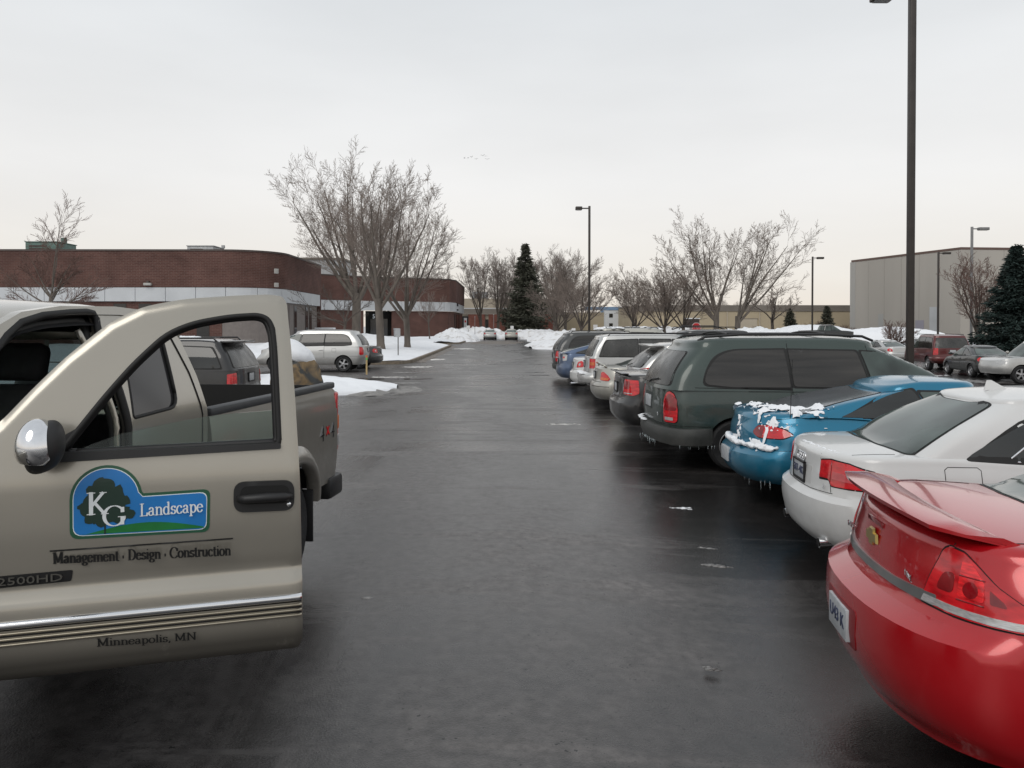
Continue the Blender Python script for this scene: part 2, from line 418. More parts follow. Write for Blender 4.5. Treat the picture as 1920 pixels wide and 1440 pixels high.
    def hit(s, mode, u, v, side=1):
        """surface point and outward direction"""
        if mode == 'S': o = Vector((u, 3 * side, v)); d = Vector((0, -side, 0))
        elif mode == 'R': o = Vector((-2, u, v)); d = Vector((1, 0, 0))
        elif mode == 'F': o = Vector((9, u, v)); d = Vector((-1, 0, 0))
        elif mode == 'T': o = Vector((u, v * side, 4)); d = Vector((0, 0, -1))
        else:
            a = abs(u); sg = side * (1 if u >= 0 else -1); P = s.nomo
            i = min(max(np.searchsorted(s.acc, a) - 1, 0), len(P) - 2); t = (a - s.acc[i]) / (s.acc[i+1] - s.acc[i])
            x = P[i][0] + (P[i+1][0] - P[i][0]) * t; y = P[i][1] + (P[i+1][1] - P[i][1]) * t
            def nr(k):
                k = min(max(k, 0), len(P) - 2); dx, dy = P[k+1][0]-P[k][0], P[k+1][1]-P[k][1]; l = math.hypot(dx, dy); return np.array((-dy / l, dx / l))
            n = nr(i - 1) * (1 - t) * .5 + nr(i) * .5 + nr(i + 1) * t * .5
            n = n / np.linalg.norm(n)
            o = Vector((x + n[0] * 1.0, sg * (y + n[1] * 1.0), v)); d = Vector((-n[0], -n[1] * sg, 0))
        h = s.bvh.ray_cast(o, d)
        if h[0] is None:
            q = s.bvh.find_nearest(o + d * (2.0 if mode != 'W' else 1.0)); return q[0], -d
        nn = h[1]
        if nn.dot(d) > 0: nn = -nn
        return h[0], (nn * .7 - d * .3).normalized()
    def panel(s, name, mode, poly, m, off=.004, th=.012, side=1, r=.02, d=.07, parent=None, **kw):
        if r: poly = rpoly(poly, r)
        V2, T = trimesh(poly, (), d); A = []; B = []
        for (u, v) in V2:
            p, n = s.hit(mode, u, v, side); A.append(p + n * off); B.append(p - n * th)
        k = len(A); F = [tuple(t) for t in T]; ec = {}
        for t in T:
            for a, b in ((t[0], t[1]), (t[1], t[2]), (t[2], t[0])): ec[(a, b)] = 1
        rim = [(b, a, k + a, k + b) for (a, b) in ec if (b, a) not in ec]
        bm = bmesh.new(); vs = [bm.verts.new(v) for v in A + B]
        for f in F + rim: bm.faces.new([vs[i] for i in f])
        bmesh.ops.recalc_face_normals(bm, faces=bm.faces)
        # orient outward
        bm.faces.ensure_lookup_table(); f0 = bm.faces[0]; c = f0.calc_center_median(); p, n = s.hit(mode, V2[T[0][0]][0], V2[T[0][0]][1], side)
        if f0.normal.dot(n) < 0: bmesh.ops.reverse_faces(bm, faces=bm.faces)
        return obj(name, from_bm(name, bm, m, angle=50, recalc=False), parent or s.root, **kw)
    def line(s, name, mode, pts, w, m, side=1, d=.06, parent=None, closed=False, off=0, flat=None, join=None):
        pts = dens(pts, d, closed)
        if closed: pts.append(pts[0])
        P = []
        for (u, v) in pts:
            p, n = s.hit(mode, u, v, side); P.append(p + n * off)
        if join is not None: tubeb(P, w / 2, 5, True, *join); return
        V, F = tubeb(P, w / 2, 6); return obj(name, mesh(name, V, F, m, smooth=True), parent or s.root)
    def zg(s, x, t):   # greenhouse height at parameter t for a point whose roof end is x
        b = s.zt(x) - .035; return b + (s.ztop(x) - s.gr - b) * t
    def windows(s):
        g = s.sp['gh']; t0, t1 = g.get('t', (.1, .9)); cp, ap = g.get('pillar', (.14, .1)); gm = g.get('glass', M_glass); fg = g.get('fglass', M_glass2)
        XR = lambda t: float(pchip(g['xr'], t)); XF = lambda t: float(pchip(g['xf'], t)); xm = (XR(1) + XF(1)) / 2
        ts = np.linspace(t0, t1, 6)
        zz = lambda t, x: s.zg(x, t)
        cuts = [None] + list(g.get('cuts', [])) + [None]
        for k in range(len(cuts) - 1):
            a, b = cuts[k], cuts[k + 1]
            Lf = [((XR(t) + cp if a is None else a[0] + (a[1] - a[0]) * t + .03), zz(t, XR(.5) if a is None else (a[0]+a[1])/2)) for t in ts]
            Rt = [((XF(t) - ap if b is None else b[0] + (b[1] - b[0]) * t - .03), zz(t, XF(.7) - .3 if b is None else (b[0]+b[1])/2)) for t in ts]
            poly = Lf + Rt[::-1]
            r = [.02] * len(poly); r[0] = g.get('rr', .07); r[len(ts) - 1] = g.get('rt', .1) if a is None else .03; r[len(ts)] = .05; r[-1] = .05
            if g.get('shape') and a is None: poly = g['shape']; r = g.get('shape_r', .06)
            last = (b is None)
            P = rpoly(poly, r)
            for sd in (1, -1):
                s.panel('window_seal', 'S', [(cx + (x - cx) * (1 + .028 / max(.1, abs(x - cx))), cz + (z - cz) * (1 + .022 / max(.08, abs(z - cz)))) for cx, cz in [(sum(p[0] for p in P) / len(P), sum(p[1] for p in P) / len(P))] for x, z in P], M_rubber, .002, .01, sd, 0)
                s.panel('side_window', 'S', P, (fg if last else gm), .008, .01, sd, 0, .05)
        # rear glass
        gi = g.get('inr', .13); mode = g.get('rmode', 'T'); tr0, tr1 = g.get('tr', (.1, .93)); rg = g.get('rglass', M_glass2)
        wg = lambda t: float(pchip(g['w'], t))
        for nm, fr in (('rear_window', 0), ('windshield', 1)):
            md = mode if not fr else 'T'; X = XF if fr else XR; P = []; a0, a1 = (tr0, tr1) if not fr else (.05, .93)
            for t in np.linspace(a0, a1, 5):
                zz_ = s.zg(X(.6), t); P.append(((X(t) if md == 'T' else wg(t) - gi), (wg(t) - gi if md == 'T' else zz_)))
            if md == 'T':
                cvx = .07 * (1 if fr else -1)
                poly = [(x - cvx, y) for x, y in P] + [(P[-1][0] , y) for y in (P[-1][1] * .4, -P[-1][1] * .4)] + [(x - cvx, -y) for x, y in P[::-1]] + [(P[0][0], y) for y in (-P[0][1] * .4, P[0][1] * .4)]
            else: poly = P + [(-y, z) for y, z in P[::-1]]
            c = (sum(p[0] for p in poly) / len(poly), sum(p[1] for p in poly) / len(poly))
            big = [(c[0] + (x - c[0]) * 1.04, c[1] + (y - c[1]) * 1.03) for x, y in poly]
            s.panel('window_seal', md, big, M_rubber, .002, .01, 1, .06)
            s.panel(nm, md, poly, rg if not fr else M_glass2, .006, .01, 1, .06, .1)
    def plate(s, txt, y, z, x=None, frame=True, tilt=0):
        p, n = s.hit('R', y, z); x = p.x - .006
        b = box('licence_plate', x - .006, x + .03, y - .155, y + .155, z - .078, z + .078, M_plate, s.root, .004)
        if frame:
            V = []; F = []
            for (a, c, d_, e) in ((-.165, .165, -.09, -.066), (-.165, .165, .074, .088), (-.165, -.15, -.088, .088), (.15, .165, -.088, .088)):
                bm_v = [(x - .012, y + a, z + d_), (x - .012, y + c, z + d_), (x - .012, y + c, z + e), (x - .012, y + a, z + e), (x + .01, y + a, z + d_), (x + .01, y + c, z + d_), (x + .01, y + c, z + e), (x + .01, y + a, z + e)]
                o = len(V); V += bm_v; F += [tuple(o + i for i in f) for f in ((0,1,2,3),(4,7,6,5),(0,4,5,1),(1,5,6,2),(2,6,7,3),(3,7,4,0))]
            obj('plate_frame', mesh('plate_frame', V, F, M_black), b)
        if txt not in ('U43 K', '507-402'): return b      # the other plates are too small or oblique to read
        t = obj('lettering', text_mesh(txt, .095, M_ink), b); t.location = (x - .008, y, z + .004); t.rotation_euler = (PI / 2, 0, -PI / 2)
        return b
    def handles(s, xs, z, m):
        for x in xs:
            for sd in (1, -1):
                p, n = s.hit('S', x, z, sd)
                box('door_handle', x - .09, x + .09, p.y - .005 if sd > 0 else p.y - .03, p.y + .03 if sd > 0 else p.y + .005, z - .018, z + .018, m, s.root, .008)
    def mirrors(s, x, z, m):
        for sd in (1, -1):
            p, n = s.hit('S', x, z - .02, sd)
            bm = bmesh.new(); bmesh.ops.create_icosphere(bm, subdivisions=2, radius=1)
            for v in bm.verts: v.co = Vector((x + .02 + v.co.x * .055, p.y + sd * .13 + v.co.y * .1, z + .05 + v.co.z * .065))
            obj('door_mirror', from_bm('door_mirror', bm, m, smooth=True), s.root)
            tube('mirror_arm', [(x + .02, p.y - sd * .02, z), (x + .02, p.y + sd * .07, z + .03)], .02, M_black, s.root)
    def gaps(s, segs, w=.007):
        """dark joints between body panels, both sides"""
        for mode, pts in segs:
            for sd in ((1, -1) if mode in 'SW' else (1,)): s.line('panel_joint', mode, pts, w, M_gap, sd)
    def strip(s, name, mode, pts, w, m, **k):
        for sd in (1, -1) if mode in 'SW' else (1,): s.line(name, mode, pts, w, m, sd, **k)
    def place(s, x, y, rz, z=0): s.root.location = (x, y, z); s.root.rotation_euler = (0, 0, rz); return s
# ---------------------------------------------------------------- serif stroke lettering (flat print)
def _arc(cx, cy, rx, ry, a0, a1, n=12):
    return [(cx + rx * math.cos(R(a0 + (a1 - a0) * i / n)), cy + ry * math.sin(R(a0 + (a1 - a0) * i / n))) for i in range(n + 1)]
def _V(x, a, b): return [(x, a), (x, b)]
def _S(x, y, h=.13): return [(x - h, y), (x + h, y)]
def _n(x): return [_V(x, 0, .64), _S(x, .02), [(x - .12, .62), (x, .66)], _arc(x + .19, .42, .19, .22, 180, 0), _V(x + .38, 0, .44), _S(x + .38, .02)]
GL = {
 'n': (_n(.16), .70), 'm': (_n(.16) + [_arc(.73, .42, .19, .22, 180, 0), _V(.92, 0, .44), _S(.92, .02)], 1.08),
 'a': ([_V(.42, .06, .46), _arc(.27, .47, .15, .17, 170, 0), _arc(.24, .18, .17, .17, 50, 320), [(.30, .36), (.42, .40)], [(.42, .06), (.54, .03)]], .60),
 'e': ([_arc(.29, .32, .23, .32, 10, 330, 20), [(.08, .38), (.51, .38)]], .58),
 'c': ([_arc(.29, .32, .23, .32, 45, 325, 20), [(.46, .52), (.44, .47)]], .55),
 'o': ([_arc(.31, .32, .24, .32, 0, 360, 24)], .63),
 'd': ([_arc(.28, .32, .22, .31, 30, 330, 18), _V(.48, 0, 1.0), [(.36, .98), (.48, 1.0)], [(.48, .02), (.6, .03)]], .66),
 'g': ([_arc(.28, .43, .19, .21, 0, 360, 20), _arc(.29, -.14, .22, .14, 0, 360, 20), [(.14, .22), (.16, .05), (.40, .02)], [(.44, .60), (.56, .62)]], .59),
 'i': ([_V(.16, 0, .64), _S(.16, .02), [(.05, .62), (.16, .66)], [(.11, .88), (.21, .88)], [(.11, .94), (.21, .94)]], .33),
 'l': ([_V(.16, 0, 1.0), _S(.16, .02), [(.05, .98), (.16, 1.0)]], .33),
 'p': ([_V(.16, -.28, .64), _S(.16, -.26), [(.04, .62), (.16, .66)], _arc(.36, .32, .21, .32, 150, -150, 18)], .66),
 'r': ([_V(.16, 0, .64), _S(.16, .02), [(.04, .62), (.16, .66)], _arc(.33, .42, .17, .22, 180, 50), [(.44, .57), (.44, .50)]], .48),
 's': ([_arc(.24, .48, .15, .16, 30, 250, 12) + _arc(.25, .17, .17, .16, 80, -150, 12), [(.40, .62), (.38, .50)], [(.08, .02), (.09, .16)]], .50),
 't': ([_V(.17, .08, .86), [(.02, .63), (.34, .63)], _arc(.28, .12, .11, .12, 180, 320)], .38),
 'u': ([_V(.15, .2, .64), [(.03, .63), (.15, .64)], _arc(.32, .2, .17, .19, 180, 350), _V(.52, 0, .64), [(.40, .63), (.52, .64)], [(.52, .02), (.64, .03)]], .70),
 'M': ([_V(.2, 0, 1), _V(.92, 0, 1), [(.2, 1), (.56, .1), (.92, 1)], _S(.2, .02, .15), _S(.92, .02, .17), _S(.16, .98, .12), _S(.96, .98, .13)], 1.14),
 'D': ([_V(.2, 0, 1), [(.04, .98), (.42, .98)], [(.04, .02), (.42, .02)], _arc(.42, .5, .38, .48, 90, -90, 18)], .90),
 'C': ([_arc(.5, .5, .41, .5, 45, 322, 24), [(.82, .9), (.83, .66)]], .90),
 'N': ([_V(.18, 0, 1), [(.18, 1), (.78, 0)], _V(.78, 0, 1), _S(.18, .02), _S(.14, .98, .12), _S(.78, .98)], .95),
 'L': ([_V(.2, 0, 1), _S(.2, .98, .16), [(.04, .02), (.62, .02)], [(.62, .0), (.68, .24)]], .74),
 'K': ([_V(.2, 0, 1), _S(.2, .98, .17), _S(.2, .02, .17), [(.26, .42), (.74, .98)], [(.36, .54), (.80, .02)], _S(.74, .98, .14), _S(.82, .02, .15)], .96),
 'G': ([_arc(.5, .5, .42, .5, 48, 360, 26)[:26], [(.84, .9), (.85, .68)], _V(.84, .06, .42), _S(.82, .44, .15)], 1.0),
 ',': ([[(.14, .02), (.17, .08), (.10, -.16)]], .28), ' ': ([], .30), '.': ([[(.10, .27), (.24, .27)], [(.10, .33), (.24, .33)], [(.10, .39), (.24, .39)], [(.12, .22), (.22, .22)], [(.12, .44), (.22, .44)]], .36),
}
def serif(txt, s0, z0, size, fn, width=None, thick=.15, thin=.05, slope=0.0):
    V = []; F = []; tot = sum(GL[c][1] for c in txt); kx = (width / (tot * size)) if width else 1; cx = 0; lay = 0
    for c in txt:
        st, adv = GL[c]
        for pl in st:
            lay += 1
            for i in range(len(pl) - 1):
                (x0, y0), (x1, y1) = pl[i], pl[i + 1]; dx, dy = (x1 - x0) * kx, y1 - y0; l = math.hypot(dx, dy) or 1e-6
                w = thin + (thick - thin) * (abs(dy) / l)**1.6; nx, ny = -dy / l * w / 2, dx / l * w / 2; b = len(V)
                e = .02
                ex, ey = dx / l * e, dy / l * e
                for (px, py, g) in ((x0 * kx - ex, y0 - ey, 1), (x1 * kx + ex, y1 + ey, 1), (x1 * kx + ex, y1 + ey, -1), (x0 * kx - ex, y0 - ey, -1)):
                    u = (cx * kx + px + nx * g) * size; v = (py + ny * g) * size
                    V.append(fn(s0 + u, z0 + v + slope * u, .00002 * (lay * 12 + i)))
                F.append((b, b + 1, b + 2, b + 3))
        cx += adv
    return V, F
# ---------------------------------------------------------------- pickup truck with open door
M_tan = mat('pewter_paint', (0.365, 0.342, 0.295), 0.25, 0.6, 0.8, dirt=((0.055, 0.050, 0.042), 0.90, .97, .74), var=.03)
M_bedp = mat('pewter_paint_dusty', (0.275, 0.26, 0.23), 0.32, 0.5, 0.6, dirt=((0.07, 0.065, 0.06), 1.25, .75), var=.05)
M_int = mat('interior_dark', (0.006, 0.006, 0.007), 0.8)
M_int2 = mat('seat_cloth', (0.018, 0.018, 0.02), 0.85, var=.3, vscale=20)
M_rail = mat('rail_cap', (0.035, 0.038, 0.042), 0.55, var=.2, vscale=8)
M_clearglass = mat('clear_side_glass', (0.72, 0.86, 0.80), 0.0, trans=1.0, ior=1.3, alpha=1)
M_smoke = mat('smoked_glass', (0.10, 0.13, 0.13), 0.0, trans=1.0, ior=1.3)
M_tint = mat('tinted_quarter_glass', (0.03, 0.03, 0.032), 0.10, var=.08, vscale=1, spec=.6)
T = thing('pickup_truck', 'pewter pickup truck with landscaping logo on its open front door', 'pickup truck', (-2.3725, 6.802, 0), R(-97))
def ysd(z): return .985 - .012 * max(0, 1.1 - z)**1 if z < 1.43 else .982 - .32 * (z - 1.43)**1.15
def ybed(z): return 1.0 - .35 * max(0, z - 1.12)**2 - .25 * max(0, .95 - z)**2
WX, WR = .97, .40
def side_sheet(name, outer, holes, yf, sd, m, th=.03, d=.05, parent=None):
    V, F = sheet(outer, holes, lambda u, v: ((u, sd * yf(v), v), (0, sd, 0)), th, d)
    if sd < 0: F = [f[::-1] for f in F]
    bm = bmesh.new(); vs = [bm.verts.new(v) for v in V]
    for f in F: bm.faces.new([vs[i] for i in f])
    return obj(name, from_bm(name, bm, m, angle=40), parent or T)
arch = [(WX + .50 * math.cos(R(a)), WR + .50 * math.sin(R(a))) for a in range(28, 153, 6)]
for sd in (1, -1):
    side_sheet('bed_side', rpoly([(.03, .60)], 0) + [(WX - .45, .60)] + arch[::-1] + [(WX + .46, .62), (2.17, .62), (2.17, 1.365), (.10, 1.365), (.05, 1.34), (.03, 1.25)], [], ybed, sd, M_bedp, .05)
    # wheel flare
    V = []; F = []; na = 30
    for i in range(na + 1):
        a = R(14 + 152 * i / na); 
        for (r_, o_) in ((.485, -.03), (.485, .045), (.52, .055), (.57, .03), (.62, -.006)):
            z = WR + r_ * math.sin(a); V.append((WX + r_ * math.cos(a), sd * (ybed(z) + o_), z))
    for i in range(na):
        for j in range(4): F.append((i*5+j, i*5+j+1, (i+1)*5+j+1, (i+1)*5+j))
    obj('wheel_flare', mesh('wheel_flare', V, F, M_bedp, smooth=True), T)
    box('rail_cap', .06, 2.16, sd * .955 - .045, sd * .955 + .035, 1.362, 1.412, M_rail, T, .014)
    box('inner_bed_wall', .05, 2.16, sd * .90 - .02, sd * .90 + .02, .86, 1.395, M_under, T)
    tl = box('tail_light', -.012, .075, sd * .93 - .065, sd * .93 + .068, .84, 1.33, M_red, T, .02)
    box('amber_lamp', -.016, .03, sd * .93 - .055, sd * .93 + .071, 1.02, 1.14, M_amber, tl, .01)
    box('reversing_lamp', -.016, .03, sd * .93 - .055, sd * .93 + .071, .88, .98, M_clear, tl, .01)
    V, F = tubeb([(WX + .47, sd * .93, .95), (WX + .47, sd * .93, .35)], .02, 4)
    mf = box('mud_flap', .54, .56, sd * .86 - .13, sd * .86 + .12, .22, .62, M_black, T, .004)
box('bed_floor', .05, 2.16, -.9, .9, .80, .86, M_under, T)
for k in range(9): box('bed_rib', .06, 2.15, -.82 + k * .2, -.76 + k * .2, .862, .875, M_black, T)
box('bed_front_wall', 2.12, 2.17, -.96, .96, .70, 1.38, M_under, T, .01)
box('bed_liner', .052, .08, -.88, .88, .84, 1.385, M_under, T)
tg = box('tailgate', -.005, .05, -.86, .86, .74, 1.38, M_bedp, T, .015)
box('tailgate_handle', -.03, 0, -.12, .12, 1.2, 1.28, M_black, tg, .01)
bm = bmesh.new(); bxb(bm, -.15, -.02, -.78, .78, .50, .68, .02)
for sd in (1, -1): bxb(bm, -.12, .20, sd * .91 - .12, sd * .91 + .09, .46, .64, .035)
obj('rear_bumper', from_bm('rear_bumper', bm, M_black, angle=40), T)
bm = bmesh.new(); bxb(bm, .2, 5.4, -.55, -.4, .5, .68); bxb(bm, .2, 5.4, .4, .55, .5, .68); bxb(bm, WX - .06, WX + .06, -.8, .8, .34, .46)
bxb(bm, 2.3, 4.2, -.9, .9, .52, .62); obj('chassis', from_bm('chassis', bm, M_under), T)
for ax in (WX, 4.66):
    for sd in (1, -1):
        if 'trk' not in MC:
            r = .40; w = .26; rr = .22
            V, F = lathe([(rr, .0), (r * .88, -.014), (r * .96, .008), (r, .04), (r, w - .04), (r * .96, w - .01), (rr, w)], 48)
            for k in range(40):     # tread blocks
                a = 2 * PI * k / 40; b = len(V); c, q = math.cos(a), math.sin(a)
                for (rd, y) in ((r + .008, .01), (r + .008, w - .01), (r - .01, w), (r - .01, 0)):
                    for o in (-.02, .02): V.append((rd * c - o * q, y, rd * q + o * c))
                F += [(b, b+1, b+3, b+2), (b+2, b+3, b+5, b+4), (b+6, b+7, b+1, b), (b, b+2, b+4, b+6), (b+1, b+7, b+5, b+3)]
            MC['trk'] = mesh('tyre', V, F, M_tyre, smooth=True, angle=35)
            V, F = lathe([(.222, 0), (.21, -.008), (.19, .03), (.12, .05), (.09, .0), (.0001, -.005)], 28); MC['trkr'] = mesh('rim', V, F, M_alloy, smooth=True, angle=40)
        w_ = obj('wheel', MC['trk'], T, (ax, sd * .945, .40)); w_.rotation_euler = (0, .3, PI if sd > 0 else 0)
        obj('rim', MC['trkr'], w_)
# 4x4 decal on the bed side
for (ch, x, m_) in (('4', .395, M_chrome), ('x', .27, M_redb), ('4', .155, M_chrome)):
    t = obj('decal', text_mesh(ch, .17 if ch == '4' else .15, m_, 'decal', .002), T); t.location = (x, ybed(1.02) + .003, 1.02 + (.03 if ch == 'x' else 0)); t.rotation_euler = (PI / 2, 0, PI)
    t2 = obj('decal_outline', text_mesh(ch, .185, M_black, 'decal', .0005), t); t2.location = (0, .0, -.0022)
def sm_(a, b, x):
    t = min(1, max(0, (x - a) / (b - a))); return t * t * (3 - 2 * t)
# door outline in (s = distance from hinge, z); closed door runs rearwards, x = 4.13 - s
DO = [(.02, .69), (.02, 1.40), (.10, 1.44), (.236, 1.551), (.331, 1.664), (.428, 1.77), (.561, 1.889), (.664, 1.946), (.804, 1.976), (.986, 1.991), (1.10, 1.996), (1.150, 1.99), (1.166, 1.965), (1.180, 1.80), (1.193, 1.604), (1.207, 1.308), (1.213, 1.006), (1.215, .72), (1.20, .682)]
DI = [(.415, 1.437), (.492, 1.545), (.559, 1.636), (.644, 1.742), (.749, 1.848), (.839, 1.888), (.966, 1.912), (1.062, 1.918), (1.098, 1.905), (1.113, 1.87), (1.121, 1.80), (1.129, 1.606), (1.134, 1.46), (1.128, 1.446)]
op = [(4.13 - s_, z_ - .055 * sm_(1.6, 1.95, z_)) for s_, z_ in DO]
op = [(4.12, .70), (4.12, 1.40), (4.02, 1.46)] + op[3:-6] + [(2.985, 1.80), (2.95, 1.6), (2.935, 1.40), (2.93, .72), (2.95, .70)]
qw = rpoly([(2.50, 1.455), (2.905, 1.44), (2.83, 1.86), (2.47, 1.845)], [.07, .02, .02, .05])
cabo = [(2.21, .62), (2.20, 1.38), (2.235, 1.60), (2.30, 1.80), (2.40, 1.905), (2.52, 1.955), (2.8, 1.972), (3.2, 1.965), (3.45, 1.935), (3.68, 1.85), (3.90, 1.68), (4.12, 1.50), (4.22, 1.42), (4.24, 1.2), (4.24, .62)]
for sd in (1, -1):
    side_sheet('cab_side', cabo, [op, qw] if sd > 0 else [qw, rpoly([(3.0, 1.45), (3.85, 1.45), (3.55, 1.80), (3.3, 1.88), (3.08, 1.87)], .04)], ysd, sd, M_tan, .045)
    side_sheet('quarter_window', [(2.69 + (x - 2.69) * 1.04, 1.65 + (z - 1.65) * 1.04) for x, z in qw], [], lambda z: ysd(z) - .012, sd, M_tint, .008)
V = []; F = []
# door opening seal (black) and bright pillar edge
def loop_tube(name, pts, r, m, yf, off=0, sd=1, parent=None, closed=True, nseg=6):
    P = [(x, sd * (yf(z) + off), z) for x, z in dens(pts, .05, closed)]
    if closed: P.append(P[0])
    V, F = tubeb(P, r, nseg); return obj(name, mesh(name, V, F, m, smooth=True), parent or T)
loop_tube('door_seal', op, .019, M_rubber, ysd, -.012)
loop_tube('inner_door_seal', [(3.5 + (x - 3.5) * .93, 1.35 + (z - 1.35) * .93) for x, z in op], .024, M_rubber, ysd, -.06)
loop_tube('pillar_trim', [(2.995, 1.0), (2.99, 1.45), (3.03, 1.70), (3.09, 1.86)], .014, M_tan, ysd, -.035, closed=False)
loop_tube('window_gasket', qw, .009, M_rubber, ysd, -.004)
loop_tube('panel_joint', [(2.27, .64), (2.26, 1.39), (2.31, 1.62), (2.40, 1.83), (2.50, 1.90)], .005, M_gap, ysd, .001, closed=False)
# roof
V = []; F = []; xs = [2.3, 2.34, 2.42, 2.55, 2.8, 3.1, 3.3, 3.45, 3.56, 3.62]; zt_ = [1.86, 1.93, 1.968, 1.992, 2.006, 2.005, 1.995, 1.975, 1.945, 1.90]; ny = 16
for x, z in zip(xs, zt_):
    for j in range(ny + 1):
        t = -1 + 2 * j / ny; V.append((x, t * .845, z - .055 * abs(t)**3.2 - .02 * (abs(t) > .99)))
for i in range(len(xs) - 1):
    for j in range(ny): F.append((i*(ny+1)+j, i*(ny+1)+j+1, (i+1)*(ny+1)+j+1, (i+1)*(ny+1)+j))
ro = obj('roof', mesh('roof', V, F, M_tan, smooth=True), T); md = None
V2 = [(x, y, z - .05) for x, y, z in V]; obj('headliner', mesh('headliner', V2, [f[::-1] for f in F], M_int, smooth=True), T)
box('drip_seal', 2.395, 2.44, .826, .852, 1.925, 1.945, M_rubber, T, .004)
bm = bmesh.new(); bxb(bm, 2.2, 2.25, -.94, .94, .62, 1.42, .01); bxb(bm, 2.25, 2.31, -.88, -.66, 1.4, 1.9); bxb(bm, 2.25, 2.31, .66, .85, 1.4, 1.88); bxb(bm, 2.26, 2.32, -.82, .82, 1.80, 1.93, .01)
obj('cab_rear_wall', from_bm('cab_rear_wall', bm, M_tan, angle=40), T)
box('rear_window', 2.262, 2.272, -.67, .67, 1.41, 1.81, M_smoke, T)
side_sheet('side_window', rpoly([(3.0, 1.45), (3.85, 1.45), (3.55, 1.80), (3.3, 1.88), (3.08, 1.87)], .04), [], lambda z: ysd(z) - .02, -1, M_smoke, .006)
V = [(3.60, -.74, 1.93), (3.60, .74, 1.93), (4.26, .86, 1.40), (4.26, -.86, 1.40)]; obj('windshield', mesh('windshield', V + [(x - .01, y, z - .012) for x, y, z in V], [(0, 1, 2, 3), (7, 6, 5, 4), (0, 4, 5, 1), (1, 5, 6, 2), (2, 6, 7, 3), (3, 7, 4, 0)], M_clearglass), T)
# interior
bm = bmesh.new()
bxb(bm, 2.3, 4.2, -.93, .9, .64, .72)
bxb(bm, 3.85, 4.2, -.9, .88, 1.0, 1.38, .05)
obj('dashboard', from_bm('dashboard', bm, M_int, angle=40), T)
for yy in (.42, -.42):
    bm = bmesh.new()
    mm = Matrix.Translation((3.05, yy, 1.25)) @ Matrix.Rotation(R(-14), 4, 'Y')
    bxb(bm, 3.0, 3.5, yy - .27, yy + .27, .86, 1.02, .05)
    bxb(bm, -.07, .07, -.25, .25, -.32, .36, .05, mat=mm); bxb(bm, -.05, .05, -.14, .14, .38, .56, .04, mat=mm)
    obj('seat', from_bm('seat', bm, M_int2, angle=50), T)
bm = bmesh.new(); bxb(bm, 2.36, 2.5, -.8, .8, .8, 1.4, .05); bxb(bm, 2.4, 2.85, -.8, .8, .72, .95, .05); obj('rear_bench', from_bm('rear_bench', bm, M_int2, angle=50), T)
pts = [(3.72 + .10 * math.sin(a) * .4, .42 + .19 * math.cos(a), 1.33 + .19 * math.sin(a)) for a in np.linspace(0, 2 * PI, 25)]
sw = tube('steering_wheel', pts, .016, M_int, T); 
tube('steering_column', [(3.72, .42, 1.33), (4.0, .42, 1.2)], .035, M_int, sw)
tube('wheel_spoke', [(3.70, .24, 1.33), (3.76, .42, 1.31), (3.70, .60, 1.33)], .015, M_int, sw)
box('rear_view_mirror', 3.62, 3.65, -.12, .12, 1.74, 1.81, M_int, T, .01)
# hood, front fenders, grille (ahead of the open door)
bm = bmesh.new()
for (x0, x1, z0, z1) in ((4.24, 5.62, 1.02, 1.30),): bxb(bm, x0, x1, -.9, .9, z0, z1, .06)
bxb(bm, 4.24, 5.6, -.7, .7, 1.28, 1.36, .05); obj('hood', from_bm('hood', bm, M_tan, angle=40), T)
arch2 = [(4.66 + .49 * math.cos(R(a)), .40 + .49 * math.sin(R(a))) for a in range(20, 161, 8)]
for sd in (1, -1):
    side_sheet('front_fender', [(4.245, .62)] + [arch2[-1]][:0] + [(4.25, .62)][:0] + arch2[::-1] + [(5.14, .62), (5.6, .62), (5.62, 1.22), (4.9, 1.31), (4.245, 1.36)], [], lambda z: .985 - .3 * max(0, z - 1.1)**2, sd, M_tan, .04)
    box('headlight', 5.60, 5.66, sd * .72 - .17, sd * .72 + .17, .95, 1.12, M_clear, T, .02)
box('grille', 5.60, 5.64, -.54, .54, .85, 1.15, M_black, T, .01); box('front_bumper', 5.58, 5.78, -.98, .98, .52, .74, M_chrome, T, .05)
# the open door
D = None
prof = [(.66, -.03), (.72, -.006), (.80, .016), (.90, .022), (.953, .018), (.972, .004), (.99, -.006), (1.05, .004), (1.2, .016), (1.33, .014), (1.43, 0)]
def edge(u, v):
    d = 9
    for i in range(len(DO)):
        a, b = DO[i], DO[(i + 1) % len(DO)]; dx, dy = b[0] - a[0], b[1] - a[1]; t = min(1, max(0, ((u - a[0]) * dx + (v - a[1]) * dy) / (dx * dx + dy * dy))); d = min(d, math.hypot(a[0] + t * dx - u, a[1] + t * dy - v))
    return -.013 * max(0, 1 - d / .035)**2
def yd(z): return float(pchip(prof, z)) if z < 1.43 else -.16 * (z - 1.43) - .05 * max(0, z - 1.43)**2
def Dp(s_, z_, o=0): return (-s_, yd(z_) + o, z_)
def dsheet(name, outer, holes, off, th, m, parent, d=.04, sm=40):
    V, F = sheet(outer, holes, lambda u, v: (Dp(u, v, off), (0, 1, 0)), th, d)
    bm = bmesh.new(); vs = [bm.verts.new(v) for v in V]
    for f in F: bm.faces.new([vs[i] for i in f])
    return obj(name, from_bm(name, bm, m, angle=sm), parent)
